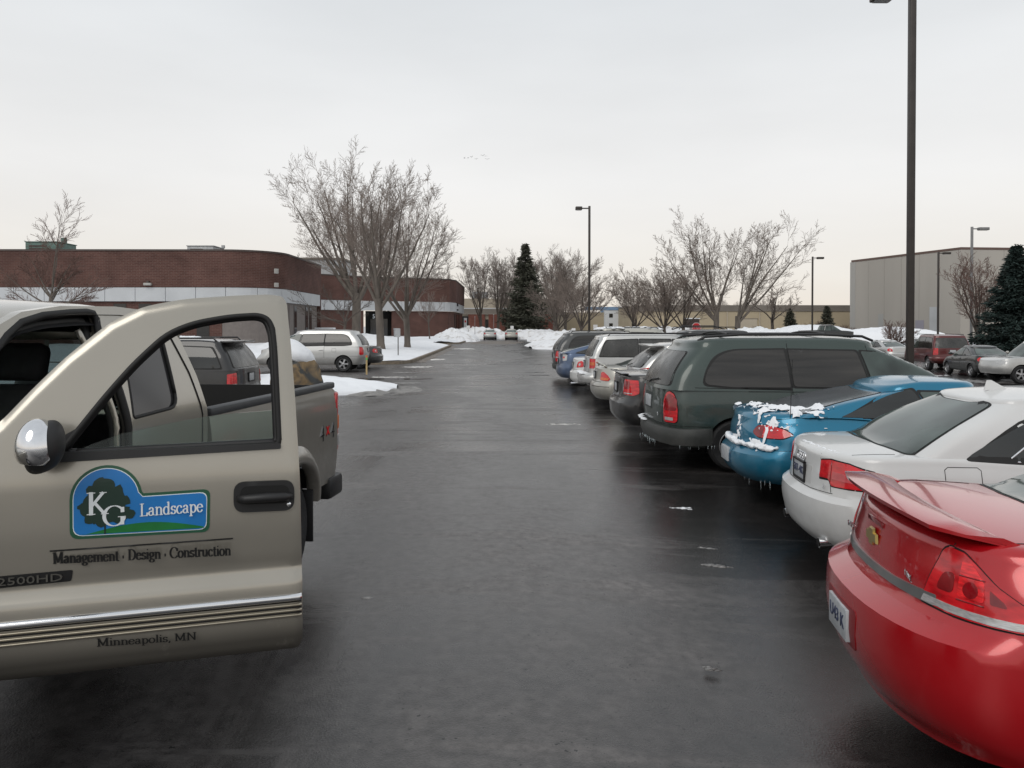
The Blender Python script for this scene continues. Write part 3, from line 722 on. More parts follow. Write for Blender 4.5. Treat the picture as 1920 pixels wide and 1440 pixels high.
# curved outer skin with rolled edges: front sheet slightly smaller than the shell behind it
_o = rpoly(DO, [.04, .05] + [.05] * 8 + [.012] * 7 + [.03, .03]); 
def inset(P, q):
    P = dens(P, .02); out = []; k = len(P)
    for i in range(k):
        a, b = P[i - 1], P[(i + 1) % k]; l = math.hypot(b[0] - a[0], b[1] - a[1]) or 1; p = (P[i][0] - (b[1] - a[1]) / l * q, P[i][1] + (b[0] - a[0]) / l * q)
        if not inpoly(p[0], p[1], P): p = (P[i][0] + (b[1] - a[1]) / l * q, P[i][1] - (b[0] - a[0]) / l * q)
        out.append(p)
    return out
_x = []
for q_ in (.009, .018, .027, .036): _x += inset(_o, q_)
V, F = sheet(_o, [rpoly(DI, .05)], lambda u, v: (Dp(u, v, edge(u, v)), (0, 1, 0)), .045, .024, _x)
bm = bmesh.new(); vs = [bm.verts.new(v) for v in V]
for f in F: bm.faces.new([vs[i] for i in f])
D = obj('door', from_bm('door', bm, M_tan, angle=38), T); DI = rpoly(DI, .05)
D.location = (4.13, .98, 0); D.rotation_euler = (0, 0, R(-66))
loc_in = [(.02 + (s_ - .02) * 1, z_) for s_, z_ in DO]
shr = [(.62 + (s_ - .62) * .95, 1.34 + (z_ - 1.34) * .97) for s_, z_ in DO]
dsheet('door_inner_panel', rpoly(shr, .03), [[(.77 + (s_ - .77) * 1.03, 1.68 + (z_ - 1.68) * 1.03) for s_, z_ in DI]], -.049, .05, M_int, D, .1)
def dtube(name, pts, r, m, off=0, closed=False, n=6, flat=1.0):
    P = [Dp(a, b, off) for a, b in dens(pts, .03, closed)]
    if closed: P.append(P[0])
    V, F = tubeb(P, r, n)
    return obj(name, mesh(name, V, F, m, smooth=True), D)
DI2 = [(.77 + (s_ - .77) * .985, 1.68 + (z_ - 1.68) * .975) for s_, z_ in DI]
dtube('window_seal', DI, .011, M_rubber, -.002, True)
dtube('window_channel', DI2, .016, M_black, -.022, True)
dsheet('belt_moulding', rpoly([(.345, 1.418), (1.14, 1.432), (1.14, 1.452), (.36, 1.452)], .006), [], .012, .03, M_black, D, .05)
gl = [(.40, 1.43), (.60, 1.50), (.75, 1.53), (.90, 1.555), (1.13, 1.568), (1.13, 1.43)]
dsheet('door_glass', gl, [], -.026, .005, M_clearglass, D, .1)
dsheet('mirror_sail', [(.33, 1.44), (.42, 1.436), (.50, 1.545), (.46, 1.60), (.36, 1.62)][:3] + [(.335, 1.45)], [], .002, .02, M_black, D, .1)
# chrome topped body-side moulding with three ribs
def rib(name, z, h, o, m):
    V = []; F = []; S = np.linspace(.03, 1.21, 30); pr = [(-h, 0), (-h * .8, o * .8), (0, o), (h * .8, o * .8), (h, 0)]
    for s_ in S:
        for dz, oo in pr: V.append(Dp(s_, z + dz, oo - (.002 if oo == 0 else 0)))
    for i in range(len(S) - 1):
        for j in range(4): F.append((i*5+j, (i+1)*5+j, (i+1)*5+j+1, i*5+j+1))
    F += [tuple(range(5)), tuple(len(V) - 5 + k for k in range(5))[::-1]]
    bm = bmesh.new(); vs = [bm.verts.new(v) for v in V]
    for f in F: bm.faces.new([vs[i] for i in f])
    return obj(name, from_bm(name, bm, m, smooth=True), D)
rib('chrome_strip', .890, .013, .014, M_chrome)
M_rib = mat('bright_rib', (0.42, 0.38, 0.30), 0.3, .75)
for z in (.862, .843, .824): rib('moulding_rib', z, .0042, .008, M_rib)
rib('moulding_groove', .874, .0025, .003, M_gap); 
for z in (.853, .834): rib('moulding_groove', z, .0045, .001, M_black)
# mirror with chrome cap
bm = bmesh.new(); bmesh.ops.create_uvsphere(bm, u_segments=28, v_segments=18, radius=1)
for v in bm.verts:
    x, y, z = v.co
    xx = abs(x)**.8 * (1 if x > 0 else -1)
    v.co = Vector((-.405 + xx * .058, .115 + y * .07, 1.478 + (abs(z)**.85 * (1 if z > 0 else -1)) * (.092 if z > 0 else .072) - .02 * xx))
mh = obj('door_mirror', from_bm('door_mirror', bm, M_black, smooth=True), D)
bm = bmesh.new(); bmesh.ops.create_uvsphere(bm, u_segments=28, v_segments=18, radius=1)
for co_, no_ in (((0, -.05, 0), (0, -1, 0)), ((-.62, 0, 0), (-1, 0, .12)), ((0, 0, -.66), (.1, 0, -1))):
    bmesh.ops.bisect_plane(bm, geom=bm.verts[:] + bm.edges[:] + bm.faces[:], plane_co=co_, plane_no=no_, clear_outer=True)
for v in bm.verts:
    x, y, z = v.co; v.co = Vector((-.388 + x * .066, .126 + y * .080, 1.486 + z * (.096 if z > 0 else .070)))
obj('chrome_cap', from_bm('chrome_cap', bm, M_chrome, smooth=True), mh)
tube('mirror_arm', [(-.385, .0, 1.45), (-.385, .09, 1.46)], .03, M_black, mh)
# door handle
hb = dsheet('door_handle', rpoly([(.977, 1.213), (1.186, 1.208), (1.186, 1.318), (.977, 1.322)], .04, 6), [], .010, .03, M_black, D, .03)
dsheet('handle_recess', rpoly([(1.0, 1.242), (1.168, 1.236), (1.168, 1.302), (1.0, 1.306)], .028, 6), [], .0125, .004, M_gap, hb.parent and D, .05)
P = [Dp(.995, 1.262, .014), Dp(1.02, 1.264, .032), Dp(1.09, 1.266, .036), Dp(1.15, 1.264, .032), Dp(1.172, 1.26, .014)]
V, F = tubeb(P, [.014, .016, .017, .016, .013], 10); obj('handle_grip', mesh('handle_grip', V, F, M_black, smooth=True), D)
V, F = lathe([(.0001, .004), (.007, .004), (.009, 0), (.009, -.006)], 16); o = obj('key_lock', mesh('key_lock', V, F, M_chrome, smooth=True), D); o.location = Dp(1.166, 1.232, .012)
# printed logo
M_badge = mat('badge_grey', (.16, .155, .14), .35, .8)
G1 = mat('logo_green_border', (0.015, 0.085, 0.045), .4); G2 = mat('logo_white', (.72, .76, .78), .4); G3 = mat('logo_blue', (0.012, 0.17, 0.48), .35, var=.12, vscale=6)
G4 = mat('logo_hill_green', (0.01, 0.16, 0.035), .4, var=.25, vscale=9); G5 = mat('logo_tree_green', (0.008, 0.03, 0.02), .4); G6 = mat('logo_ink', (.008, .008, .008), .45)
_dsheet = dsheet; _Dp = Dp
def Dp(a, b, o=0): return (-a - LS, yd(b) + o, b)
LS = .014
def signshape(i):
    P = [(.441 + i, 1.158 + i), ]
    cx, cz, r = .553, 1.290, .112 - i
    P += [(.441 + i, 1.27)] + [(cx + r * math.cos(R(a)), cz + r * math.sin(R(a))) for a in range(180, 8, -9)]
    P += [(.669 - i * .2, 1.300 - i), (.885 - i, 1.302 - i), (.882 - i, 1.150 + i)]
    return P
def rs(i):
    P = signshape(i); k = len(P); rr = [0] * k; rr[0] = .03; rr[-1] = .025; rr[-2] = .025
    return rpoly(P, rr)
lg = dsheet('logo_sign', rs(0), [], .0022, .002, G1, D, .05)
dsheet('logo_outline', rs(.0095), [], .0030, .002, G2, D, .05)
dsheet('logo_field', rs(.0120), [], .0038, .002, G3, D, .05)
hill = [(.475, 1.172)] + [(.49 + .37 * t, 1.172 + .028 * math.sin(PI * t)) for t in np.linspace(0, 1, 20)] + [(.865, 1.1665)]
dsheet('logo_hill', hill, [], .0045, .002, G4, D, .05)
rnd = random.Random(4); V = []; F = []
def blob(cx, cz, r, o):
    b = len(V); n = 11
    for j in range(n):
        a = 2 * PI * j / n; q = r * rnd.uniform(.72, 1.2); V.append(Dp(cx + q * math.cos(a), cz + q * math.sin(a), o))
    F.append(tuple(range(b, b + n)))
k = 0
for (cx, cz, r) in ((.535, 1.345, .022), (.56, 1.338, .024), (.515, 1.318, .024), (.545, 1.31, .03), (.585, 1.31, .026), (.505, 1.285, .024), (.54, 1.275, .034), (.58, 1.275, .032), (.61, 1.28, .02), (.49, 1.25, .022), (.52, 1.24, .030), (.56, 1.235, .034), (.60, 1.24, .028), (.625, 1.235, .018), (.48, 1.265, .014), (.50, 1.225, .018), (.54, 1.215, .02), (.59, 1.215, .018)):
    k += 1; blob(cx, cz, r, .0047 + k * .00003)
b = len(V); V += [Dp(.546, 1.17, .0053), Dp(.552, 1.17, .0053), Dp(.551, 1.24, .0053), Dp(.547, 1.24, .0053)]; F.append((b, b+1, b+2, b+3))
obj('logo_tree', mesh('logo_tree', V, F, G5), D)
def dprint(name, txt, s0, z0, size, m, width, thick=.15, thin=.05, slope=0, o=.0025):
    V, F = serif(txt, s0 + .014, z0, size, lambda a, b, e: Dp(a, b, o + e), width, thick, thin, slope); obj(name, mesh(name, V, F, m), D)
LS = 0
dprint('lettering', 'K', .493, 1.238, .075, G2, .066, .17, .04, o=.0056); dprint('lettering', 'G', .541, 1.196, .068, G2, .074, .17, .04, o=.0062)
dprint('lettering', 'Landscape', .657, 1.222, .043, G2, .205, .13, .055, .02, o=.0056)
dsheet('logo_rule', [(.394, 1.1255), (.974, 1.1215), (.974, 1.1165), (.394, 1.1205)], [], .0022, .001, G6, D, .05)
dprint('lettering', 'Management . Design . Construction', .388, 1.079, .038, G6, .566, .19, .07, -.022)
dprint('lettering', 'Minneapolis, MN', .520, .786, .028, G6, .318, .20, .08, -.03)
t = obj('model_badge', text_mesh('2500HD', .045, M_badge, 'model_badge', .003), D); t.scale = (1.25, .8, 1); t.location = Dp(.335, 1.030, .006); t.rotation_euler = (PI / 2, 0, PI)
dsheet('badge_backing', rpoly([(.205, 1.008), (.455, 1.012), (.462, 1.052), (.215, 1.050)], .008), [], .002, .002, M_black, D, .04)
def sm(a, b, x):
    t = min(1, max(0, (x - a) / (b - a))); return t * t * (3 - 2 * t)
def gz(x, y):
    return -.09 * sm(10, 20, y) * (1 - sm(50, 90, y)) - .21 * sm(.3, 2.6, x) * (1 - sm(5, 13, y)) * (1 - sm(9, 14, x)) - .36 * sm(11, 19, x) * (1 - .75 * sm(70, 120, y))
# ---------------------------------------------------------------- parked cars
P_red = paint('red_paint', (0.43, 0.004, 0.009), .2, .10, .22, .55, (.10, .03, .03))
P_white = paint('white_paint', (0.62, 0.625, 0.62), 0, .45, .34, .75, (.30, .285, .26))
P_blue = paint('teal_blue_paint', (0.001, 0.16, 0.28), .45, .35, .28, .8)
P_green = paint('dark_green_paint', (0.030, 0.050, 0.043), .3, .7, .36, 1.5, (.075, .078, .074))
P_black = paint('black_paint', (0.012, 0.012, 0.013), .2, .5, .35, 1.3, (.06, .058, .055))
P_silver = paint('silver_paint', (0.52, 0.52, 0.51), .7, .5, .34, .9)
P_silver2 = paint('warm_silver_paint', (0.44, 0.43, 0.39), .6, .5, .34, .9)
P_pblue = paint('steel_blue_paint', (0.075, 0.115, 0.20), .5, .4, .32, .8)
P_grey = paint('dark_grey_paint', (0.045, 0.047, 0.048), .4, .65, .36, 1.2, (.09, .088, .085))
P_maroon = paint('maroon_paint', (0.10, 0.012, 0.012), .3, .45, .34, .9, (.08, .06, .055))
P_char = paint('charcoal_paint', (0.020, 0.022, 0.022), .4, .5, .34, 1.0, (.07, .068, .065))
P_bump = mat('grey_bumper_plastic', (0.030, 0.033, 0.031), .6, dirt=((.075, .073, .07), 1.0, .7), var=.15)

def snow_lumps(name, spots, parent, seed=0, flat=.45):
    """irregular clumps of clinging snow; spots = (x,y,z,r)"""
    rn = random.Random(seed); bm = bmesh.new()
    for (x, y, z, r) in spots:
        q = bmesh.ops.create_icosphere(bm, subdivisions=2, radius=1)
        sx_, sy_, sz_ = rn.uniform(.8, 1.3), rn.uniform(.8, 1.5), rn.uniform(.7, 1.2) * flat
        for v in q['verts']:
            nn = 1 + .55 * mnoise.noise(v.co * 1.7 + Vector((x * 9, y * 9, seed)))
            v.co = Vector((x + v.co.x * r * sx_ * nn, y + v.co.y * r * sy_ * nn, z + v.co.z * r * sz_ * nn))
    o = obj(name, from_bm(name, bm, M_snow, smooth=True), parent); o['kind'] = 'stuff'
    if max(p[3] for p in spots) < .06: md = o.modifiers.new('melt', 'REMESH'); md.mode = 'VOXEL'; md.voxel_size = .010; md.use_smooth_shade = True
    return o
M_skyref = mat('sky_reflection_glass', (.12, .13, .14), .13, var=.2, vscale=1.2, spec=.7)  # clear pane; the sky's reflection is painted in as a pale grey base
def snow_skin(c, mode, poly, h, seed, thr=.1, d=.022, parent=None):
    """thin broken layer of snow lying on a body panel"""
    V2, T = trimesh(poly, (), d); V = []; K = []
    for (u, v) in V2:
        p, n = c.hit(mode, u, v, 1); q = mnoise.fractal(Vector((u * 6, v * 6, seed)), .9, 2.1, 4) + .35 * mnoise.noise(Vector((u * 2, v * 2, seed + 4))); e = q + thr
        K.append(e > -.03); V.append(p + n * (h * (.25 + e * 1.6) if e > 0 else -.01) + Vector((0, 0, .3 * h * max(0, e))))
    F = [t for t in T if K[t[0]] and K[t[1]] and K[t[2]]]
    o = obj('snow_patch', mesh('snow_patch', V, F, M_snow, smooth=True), c.root); o['kind'] = 'stuff'; return o
def on(c, mode, pts, jit, n, r0, r1, seed, side=-1, up=.0):
    rn = random.Random(seed); out = []
    for _ in range(n):
        t = rn.random() * (len(pts) - 1); i = int(t); f = t - i
        u = pts[i][0] + (pts[i+1][0] - pts[i][0]) * f + rn.gauss(0, jit); v = pts[i][1] + (pts[i+1][1] - pts[i][1]) * f + rn.gauss(0, jit)
        p, q = c.hit(mode, u, v, side); p = p + q * up
        out.append((p.x, p.y, p.z, rn.uniform(r0, r1)))
    return out

# red sedan, nearest on the right
S_red = dict(L=5.09, W=1.85, zb=.25, paint=P_red, wr=.33, axles=(1.12, 3.93), cr=.46, nr=2.25,
    deck=[(0, 1.12), (.5, 1.135), (1.2, 1.10), (2.4, .985), (3.5, .97), (4.3, .90), (5.09, .72)],
    rear=[(.27, .13), (.40, .04), (.58, .0), (.74, .005), (.80, .03), (.815, .10), (.85, .135), (1.0, .155), (1.10, .175)],
    front=[(.27, .08), (.5, 0), (.7, .1)], side=[(0, .89), (.12, .955), (.4, 1.0), (.7, .995), (.88, .955), (1, .90)], rad=.06, crown=.035,
    gh=dict(roof=[(1.5, 1.41), (2.1, 1.485), (2.7, 1.49), (3.2, 1.43)], xr=[(0, .88), (.5, 1.22), (1, 1.72)], xf=[(0, 4.0), (1, 3.05)], w=[(0, .82), (.5, .75), (1, .58)],
            cuts=[(2.5, 2.48)], pillar=(.34, .12), inr=.10, rglass=M_glass2, tr=(.03, .93)))
c = Car(S_red, 'parked_car', 'red sedan with rear spoiler, nearest car on the right', 'car')
for sd in (1, -1):
    Lp = [(.575, .838), (.62, .96), (.665, 1.075), (.70, 1.092), (.80, 1.082), (.93, 1.03), (1.08, .955), (1.20, .885), (1.27, .838), (1.1, .832), (.80, .830)]
    lb = c.panel('lamp_surround', 'W', [(.93 + (a - .93) * 1.045, .96 + (b - .96) * 1.06) for a, b in Lp], M_gap, .002, .02, sd, .02, .05)
    tl = c.panel('tail_light', 'W', Lp, M_red, .010, .02, sd, .018, .035)
    c.panel('clear_lens', 'W', [(.582, .842), (.597, .872), (.80, .868), (1.0, .868), (1.205, .868), (1.245, .842), (1.05, .837), (.80, .836)], M_clear, .0135, .008, sd, .004, .03, parent=tl)
    c.panel('lens_facet', 'W', [(.80, 0.911), (.80, 1.063), (.87, 1.044), (.95, 0.991), (.955, 0.911)], M_redb, .0125, .004, sd, .02, .04, parent=tl)
    c.panel('lens_facet', 'W', [(.665, 0.915), (.70, 0.991), (.77, 0.998), (.775, 0.915)], M_redd, .0122, .004, sd, .03, .04, parent=tl)
    c.panel('lens_facet', 'W', [(.985, 0.915), (.985, 0.968), (1.05, 0.93), (1.06, 0.911)], M_redd, .0122, .004, sd, .01, .04, parent=tl)
    for z_ in (.90, 0.994): c.line('lens_line', 'W', [(.80, z_), (.955, z_)], .006, M_redd, sd, parent=tl, off=.0125)
    p, n_ = c.hit('W', .86, .95, sd)
    c.panel('bulb_reflector', 'W', [(.875 + .045 * math.cos(a), .948 + .032 * math.sin(a)) for a in np.linspace(0, 2 * PI, 17)[:-1]], M_redd, .0132, .003, sd, 0, .03, parent=tl)
c.panel('trunk_trim', 'R', [(-.60, .835), (-.60, .885), (-.3, .875), (.3, .875), (.60, .885), (.60, .84), (.3, .835), (-.3, .835)], mat('grey_trim', (.16, .165, .165), .35, .3, .3, var=.2), .012, .02, 1, .01, .06)
c.gaps([('W', [(.575, .84), (.63, .98), (.70, 1.08), (.72, 1.11)]), ('S', [(.62, 1.06), (.95, 1.06), (1.0, 1.08)]), ('S', [(1.17, .80), (1.17, .60), (1.2, .50)]), ('S', [(1.95, .35), (1.92, .7), (1.75, .95)]), ('S', [(2.75, .32), (2.78, .98)]), ('T', [(.42, .68), (.9, .70)]), ('T', [(.42, -.68), (.9, -.70)])], .006)
# rear deck spoiler
V = []; F = []; ny = 24
for j in range(ny + 1):
    t = -1 + 2 * j / ny; at = abs(t); ff = max(0, (at - .84) / .16); y = math.copysign(.63 * min(1, at / .84) + .07 * ff, t); xo = .085 * min(1, at / .84)**2.2 + .05 * ff
    zc = 1.150 - .02 * at**2
    lift = .062 - .02 * at**3
    x0 = .115 + xo; prf = [(x0, zc + lift - .012), (x0 - .006, zc + lift + .008), (x0 + .12, zc + lift + .010), (x0 + .27, zc + lift - .035 * 1), (x0 + .27, zc - .01), (x0 + .10, zc + lift - .04)]
    if at > .84: f = (at - .84) / .16; prf = [(x + ([.06, .07, .09, .13, .13, .09][i] * f), z - [0, .008, .02, .05, .03, .0][i] * f) for i, (x, z) in enumerate(prf)]
    for x, z in prf: V.append((x, y, z))
for j in range(ny):
    for k in range(6): F.append((j*6+k, j*6+(k+1) % 6, (j+1)*6+(k+1) % 6, (j+1)*6+k))
F += [tuple(range(6)), tuple(range(ny*6, ny*6+6))[::-1]]
bm = bmesh.new(); vs = [bm.verts.new(v) for v in V]
for f in F: bm.faces.new([vs[i] for i in f])
obj('rear_spoiler', from_bm('rear_spoiler', bm, P_red, angle=35), c.root)
p, _ = c.hit('R', 0, 1.06)
box('brake_light', p.x - .006, p.x + .02, -.11, .11, 1.045, 1.07, M_redd, c.root, .003)
V, F = [], []
p, _ = c.hit('R', 0, .98); x = p.x - .012     # cross shaped maker's badge
for (pts) in ([(-.075, -.018), (-.03, -.018), (-.03, -.034), (.024, -.034), (.03, -.018), (.075, -.018), (.068, .018), (.030, .018), (.030, .034), (-.024, .034), (-.03, .018), (-.068, .018)],):
    pts = [(a * 1.0, b * 1.15) for a, b in pts]
    k = len(pts); V = [(x, -a, .98 + b) for a, b in pts] + [(x + .012, -a * 1.1, .98 + b * 1.15) for a, b in pts]
    F = [tuple(range(k)), tuple(range(k, 2 * k))[::-1]] + [(i, (i + 1) % k, k + (i + 1) % k, k + i) for i in range(k)]
bm = bmesh.new(); vs = [bm.verts.new(v) for v in V]
for f in F: bm.faces.new([vs[i] for i in f])
obj('trunk_badge', from_bm('trunk_badge', bm, M_gold), c.root)
p, _ = c.hit('R', -.40, .91)
o = obj('model_badge', text_mesh('FLEXFUEL', .038, M_chrome, 'model_badge'), c.root); o.location = (p.x - .008, -.42, .915); o.rotation_euler = (PI / 2, 0, -PI / 2 - .12)
o = obj('model_badge', text_mesh('IMPALA', .045, M_chrome, 'model_badge'), c.root); o.location = (c.hit('R', .45, .92)[0].x - .008, .45, .92); o.rotation_euler = (PI / 2, 0, -PI / 2 + .12)
c.panel('plate_recess_shade', 'R', [(-.22, .47), (-.24, .67), (.24, .67), (.22, .47)], mat('red_recess_shade', (.22, .004, .008), .4), .003, .01, 1, .03, .06)  # flat panel: shade of the plate recess painted as darker body red
c.plate('U43 K', 0, .57, frame=False)
snow_lumps('snow_patch', on(c, 'R', [(-.33, .845), (-.52, .858)], .006, 16, .006, .014, 3), c.root, 3, .8)
c.handles([1.95, 3.0], .86, P_red); c.mirrors(3.5, 1.02, P_red)
rz_red = R(-4.5)
c.place(1.70, 4.02, R(-8), gz(3.5, 4.3) + .05)

# white sedan with four rings
S_white = dict(L=4.58, W=1.77, zb=.24, paint=P_white, wr=.325, axles=(.98, 3.63), cr=.42, nr=2.35,
    deck=[(0, .985), (.35, 1.005), (1.0, 1.01), (2.2, .935), (3.1, .92), (3.9, .84), (4.58, .66)],
    rear=[(.24, .12), (.30, .06), (.335, .0), (.35, .03), (.45, .01), (.56, .0), (.66, .01), (.675, .06), (.70, .075), (.8, .085), (.93, .10)],
    front=[(.24, .08), (.5, 0), (.7, .1)], side=[(0, .90), (.1, .95), (.4, 1.0), (.66, .995), (.86, .965), (1, .93)], rad=.045, crown=.035,
    gh=dict(roof=[(1.2, 1.405), (1.5, 1.44), (2.1, 1.47), (2.6, 1.465), (3.0, 1.41)], xr=[(0, .62), (.5, .96), (1, 1.40)], xf=[(0, 3.65), (1, 2.7)], w=[(0, .80), (.5, .735), (1, .58)],
            cuts=[(1.95, 1.93)], pillar=(.42, .12), inr=.11, rglass=M_glass2, glass=M_glass, rt=.16, rr=.09, tr=(.03, .97), rad=.035))
c = Car(S_white, 'parked_car', 'white sedan with four ring badge between the red sedan and the blue coupe', 'car')
for sd in (1, -1):
    c.panel('lamp_surround', 'W', [(.44, .77), (.435, .935), (.58, .955), (.80, .945), (1.06, .90), (1.06, .745), (.62, .735), (.585, .78)], M_gap, .002, .02, sd, .015, .05)
    tl = c.panel('tail_light', 'W', [(.45, .79), (.445, .925), (.58, .945), (.80, .935), (1.05, .89), (1.05, .755), (.63, .745), (.585, .795)], M_red, .009, .02, sd, .015, .04)
    c.panel('lens_band', 'W', [(.63, .80), (.63, .86), (1.04, .84), (1.04, .79)], mat('pale_red_lens', (.55, .06, .07), .15, 0, .5, var=.3, vscale=10), .0112, .004, sd, .01, .05, parent=tl)
    c.line('lens_split', 'W', [(.612, .76), (.605, .94)], .008, M_redd, sd, parent=tl, off=.009)
c.gaps([('R', [(-.61, .685), (-.3, .672), (.3, .672), (.61, .685)]), ('W', [(.628, .69), (.60, .78)]), ('W', [(.43, .93), (.42, .975)]), ('S', [(1.64, .35), (1.62, .62), (1.50, .80)]), ('S', [(1.92, .93), (1.93, .62), (1.80, .40)]), ('S', [(2.62, .3), (2.64, .93)]), ('W', [(1.06, .745), (1.2, .75), (1.55, .755), (2.4, .755)]), ('T', [(.3, .66), (.62, .68)]), ('T', [(.3, -.66), (.62, -.68)])], .0055)
fl = [(.93, .80), (.93, .925), (.955, .945), (1.17, .945), (1.195, .925), (1.195, .80)]
c.strip('fuel_flap', 'S', fl, .006, M_gap)
g = S_white['gh']; g_ = c
# bright frame round the side windows
ring = [(1.40, .985), (1.50, 1.06), (1.70, 1.21), (1.92, 1.335), (2.3, 1.375), (2.7, 1.365), (3.0, 1.27), (3.3, 1.08), (3.42, .985)]
c.strip('window_chrome', 'S', rpoly(ring + [(2.4, .975)], .03), .022, M_chrome, closed=True)
for k in range(4):
    y = .078 - k * .052
    pts = []
    for a in np.linspace(0, 2 * PI, 25): p, n = c.hit('R', y + .036 * math.cos(a), .895 + .036 * math.sin(a)); pts.append(p + n * .004)
    V, F = tubeb(pts, .0055, 6); obj('ring_badge', mesh('ring_badge', V, F, M_chrome, smooth=True), c.root)
c.panel('plate_recess_shade', 'R', [(-.28, .70), (-.28, .85), (.28, .85), (.28, .70)], mat('white_recess_shade', (.50, .50, .49), .5), .002, .01, 1, .02, .07)  # recess shade painted as a greyer white, no hollow behind it
c.plate('507-402', 0, .775)
p, _ = c.hit('R', -.50, .72); o = obj('model_badge', text_mesh('2.0T', .055, M_chrome, 'model_badge'), c.root); o.location = (p.x - .008, -.50, .725); o.rotation_euler = (PI / 2, 0, -PI / 2 - .15)
for sd in (1, -1): 
    tube('exhaust_pipe', [(.09, sd * .52, .27), (.34, sd * .52, .29)], .042, M_chrome, c.root, 14); tube('exhaust_bore', [(.084, sd * .52, .271), (.2, sd * .52, .285)], .034, M_gap, c.root, 12)
p, _ = c.hit('T', 1.75, 0); V = []; 
V = [(1.62, -.012, p.z - .01), (1.62, .012, p.z - .01), (1.64, 0, p.z + .075), (1.68, 0, p.z + .075), (1.82, -.02, p.z - .01), (1.82, .02, p.z - .01)]
obj('roof_antenna', mesh('roof_antenna', V, [(0, 1, 2), (0, 2, 3, 4), (1, 5, 3, 2), (4, 3, 5), (0, 4, 5, 1)], P_white), c.root)
snow_lumps('snow_patch', on(c, 'T', [(.17, -.2), (.19, .2), (.24, .55)], .01, 50, .006, .016, 5), c.root, 5, .6)
c.handles([1.9, 2.9], .84, P_white); c.mirrors(3.1, .97, P_white)
c.place(2.50, 6.95, R(-5), gz(4.5, 7) + .03)

# blue coupe with snow on the trunk
S_blue = dict(L=4.58, W=1.72, zb=.26, paint=P_blue, wr=.31, axles=(1.0, 3.63), cr=.48, nr=2.2,
    deck=[(0, .955), (.3, 1.0), (.9, 1.01), (2.0, .93), (3.0, .90), (3.9, .80), (4.58, .62)],
    rear=[(.26, .12), (.36, .03), (.48, .0), (.60, .015), (.625, .07), (.7, .10), (.8, .105), (.93, .14)],
    front=[(.26, .1), (.45, 0), (.62, .2)], side=[(0, .88), (.1, .95), (.4, 1.0), (.68, .985), (.88, .94), (1, .88)], rad=.07, crown=.04,
    gh=dict(roof=[(1.4, 1.27), (2.0, 1.345), (2.5, 1.345), (3.0, 1.26)], xr=[(0, .50), (.5, .92), (1, 1.55)], xf=[(0, 3.6), (1, 2.65)], w=[(0, .77), (.5, .70), (1, .56)],
            shape=[(1.03, .985), (1.55, 1.20), (1.84, 1.265), (1.96, .955)], shape_r=[.03, .15, .04, .03], cuts=[(2.02, 1.86)], pillar=(.4, .1), inr=.09, rglass=M_skyref, tr=(.03, .95)))
c = Car(S_blue, 'parked_car', 'teal blue two door coupe with snow on its trunk and bumper', 'car')
for sd in (1, -1):
    c.panel('lamp_surround', 'W', [(.50, .79), (.56, .875), (.75, .89), (.95, .855), (1.05, .80), (.93, .745), (.62, .735)], M_gap, .002, .02, sd, .04, .05)
    tl = c.panel('tail_light', 'W', [(.515, .79), (.57, .865), (.75, .88), (.94, .845), (1.035, .80), (.92, .755), (.62, .745)], M_red, .009, .02, sd, .035, .04)
    c.panel('lens_segment', 'W', [(.525, .79), (.575, .86), (.68, .872), (.67, .75), (.62, .75)], M_redd, .0105, .004, sd, .02, .04, parent=tl)
c.gaps([('W', [(.70, .885), (.73, .94), (1.05, .965), (1.4, .985)]), ('W', [(.05, .62), (.45, .62), (.80, .625), (1.0, .635), (1.35, .60)]), ('S', [(2.0, .95), (1.97, .6), (1.85, .42)])], .006)
c.strip('fuel_flap', 'S', [(1.08, .70), (1.08, .815), (1.10, .835), (1.24, .835), (1.26, .815), (1.26, .70)], .006, M_gap)
c.panel('plate_recess_shade', 'R', [(-.22, .40), (-.22, .58), (.22, .58), (.22, .40)], mat('blue_recess_shade', (.004, .06, .12), .5), .003, .01, 1, .03, .07)  # darker blue stands in for the shade inside the recess
c.plate('184 BRM', 0, .49, frame=False)
p, _ = c.hit('T', .52, .72, -1); tube('radio_antenna', [p, p + Vector((0, 0, .02)), p + Vector((.02, .0, .62))], .0045, M_black, c.root, 5)
snow_skin(c, 'T', [(.24, -.66), (.24, .5), (.34, .62), (.46, .2), (.52, -.2), (.66, -.42), (.92, -.62), (.98, -.72), (.80, -.74), (.50, -.73), (.35, -.70)], .028, 3, .06, .02)
snow_skin(c, 'R', [(-.62, .625), (-.58, .70), (-.40, .70), (-.3, .80), (-.28, .90), (-.2, .90), (-.15, .72), (.2, .68), (.55, .66), (.55, .61), (0, .61)], .02, 6, .0)
sp_ = on(c, 'T', [(.24, -.35), (.30, -.60), (.40, -.74), (.55, -.78)], .02, 50, .008, .022, 7, 1, 0) + on(c, 'T', [(.50, .0), (.55, -.4), (.70, -.68), (.88, -.74)], .02, 80, .008, .026, 8, 1, 0)
snow_lumps('snow_patch', sp_, c.root, 7, .5)
sp_ = [(.02 + abs(random.Random(i).gauss(0, .04)), -.78 + random.Random(i + 50).random() * 1.2, .635 + random.Random(i + 99).random() * .03, random.Random(i + 7).uniform(.010, .034)) for i in range(150)]
sp_ = [(c.hit('R', y, .66)[0].x - .02 + x * .5 - .03, y, z, r) for x, y, z, r in sp_]
snow_lumps('snow_patch', sp_, c.root, 8, .9)
sp_ = on(c, 'R', [(-.66, .64), (-.50, .70)], .02, 40, .008, .024, 10) + on(c, 'R', [(-.20, .70), (-.12, .86), (-.1, .93)], .025, 40, .006, .018, 11)
snow_lumps('snow_patch', sp_, c.root, 9, 1.0)
M_ice = mat('ice', (.75, .82, .85), .1, trans=.8, ior=1.3)
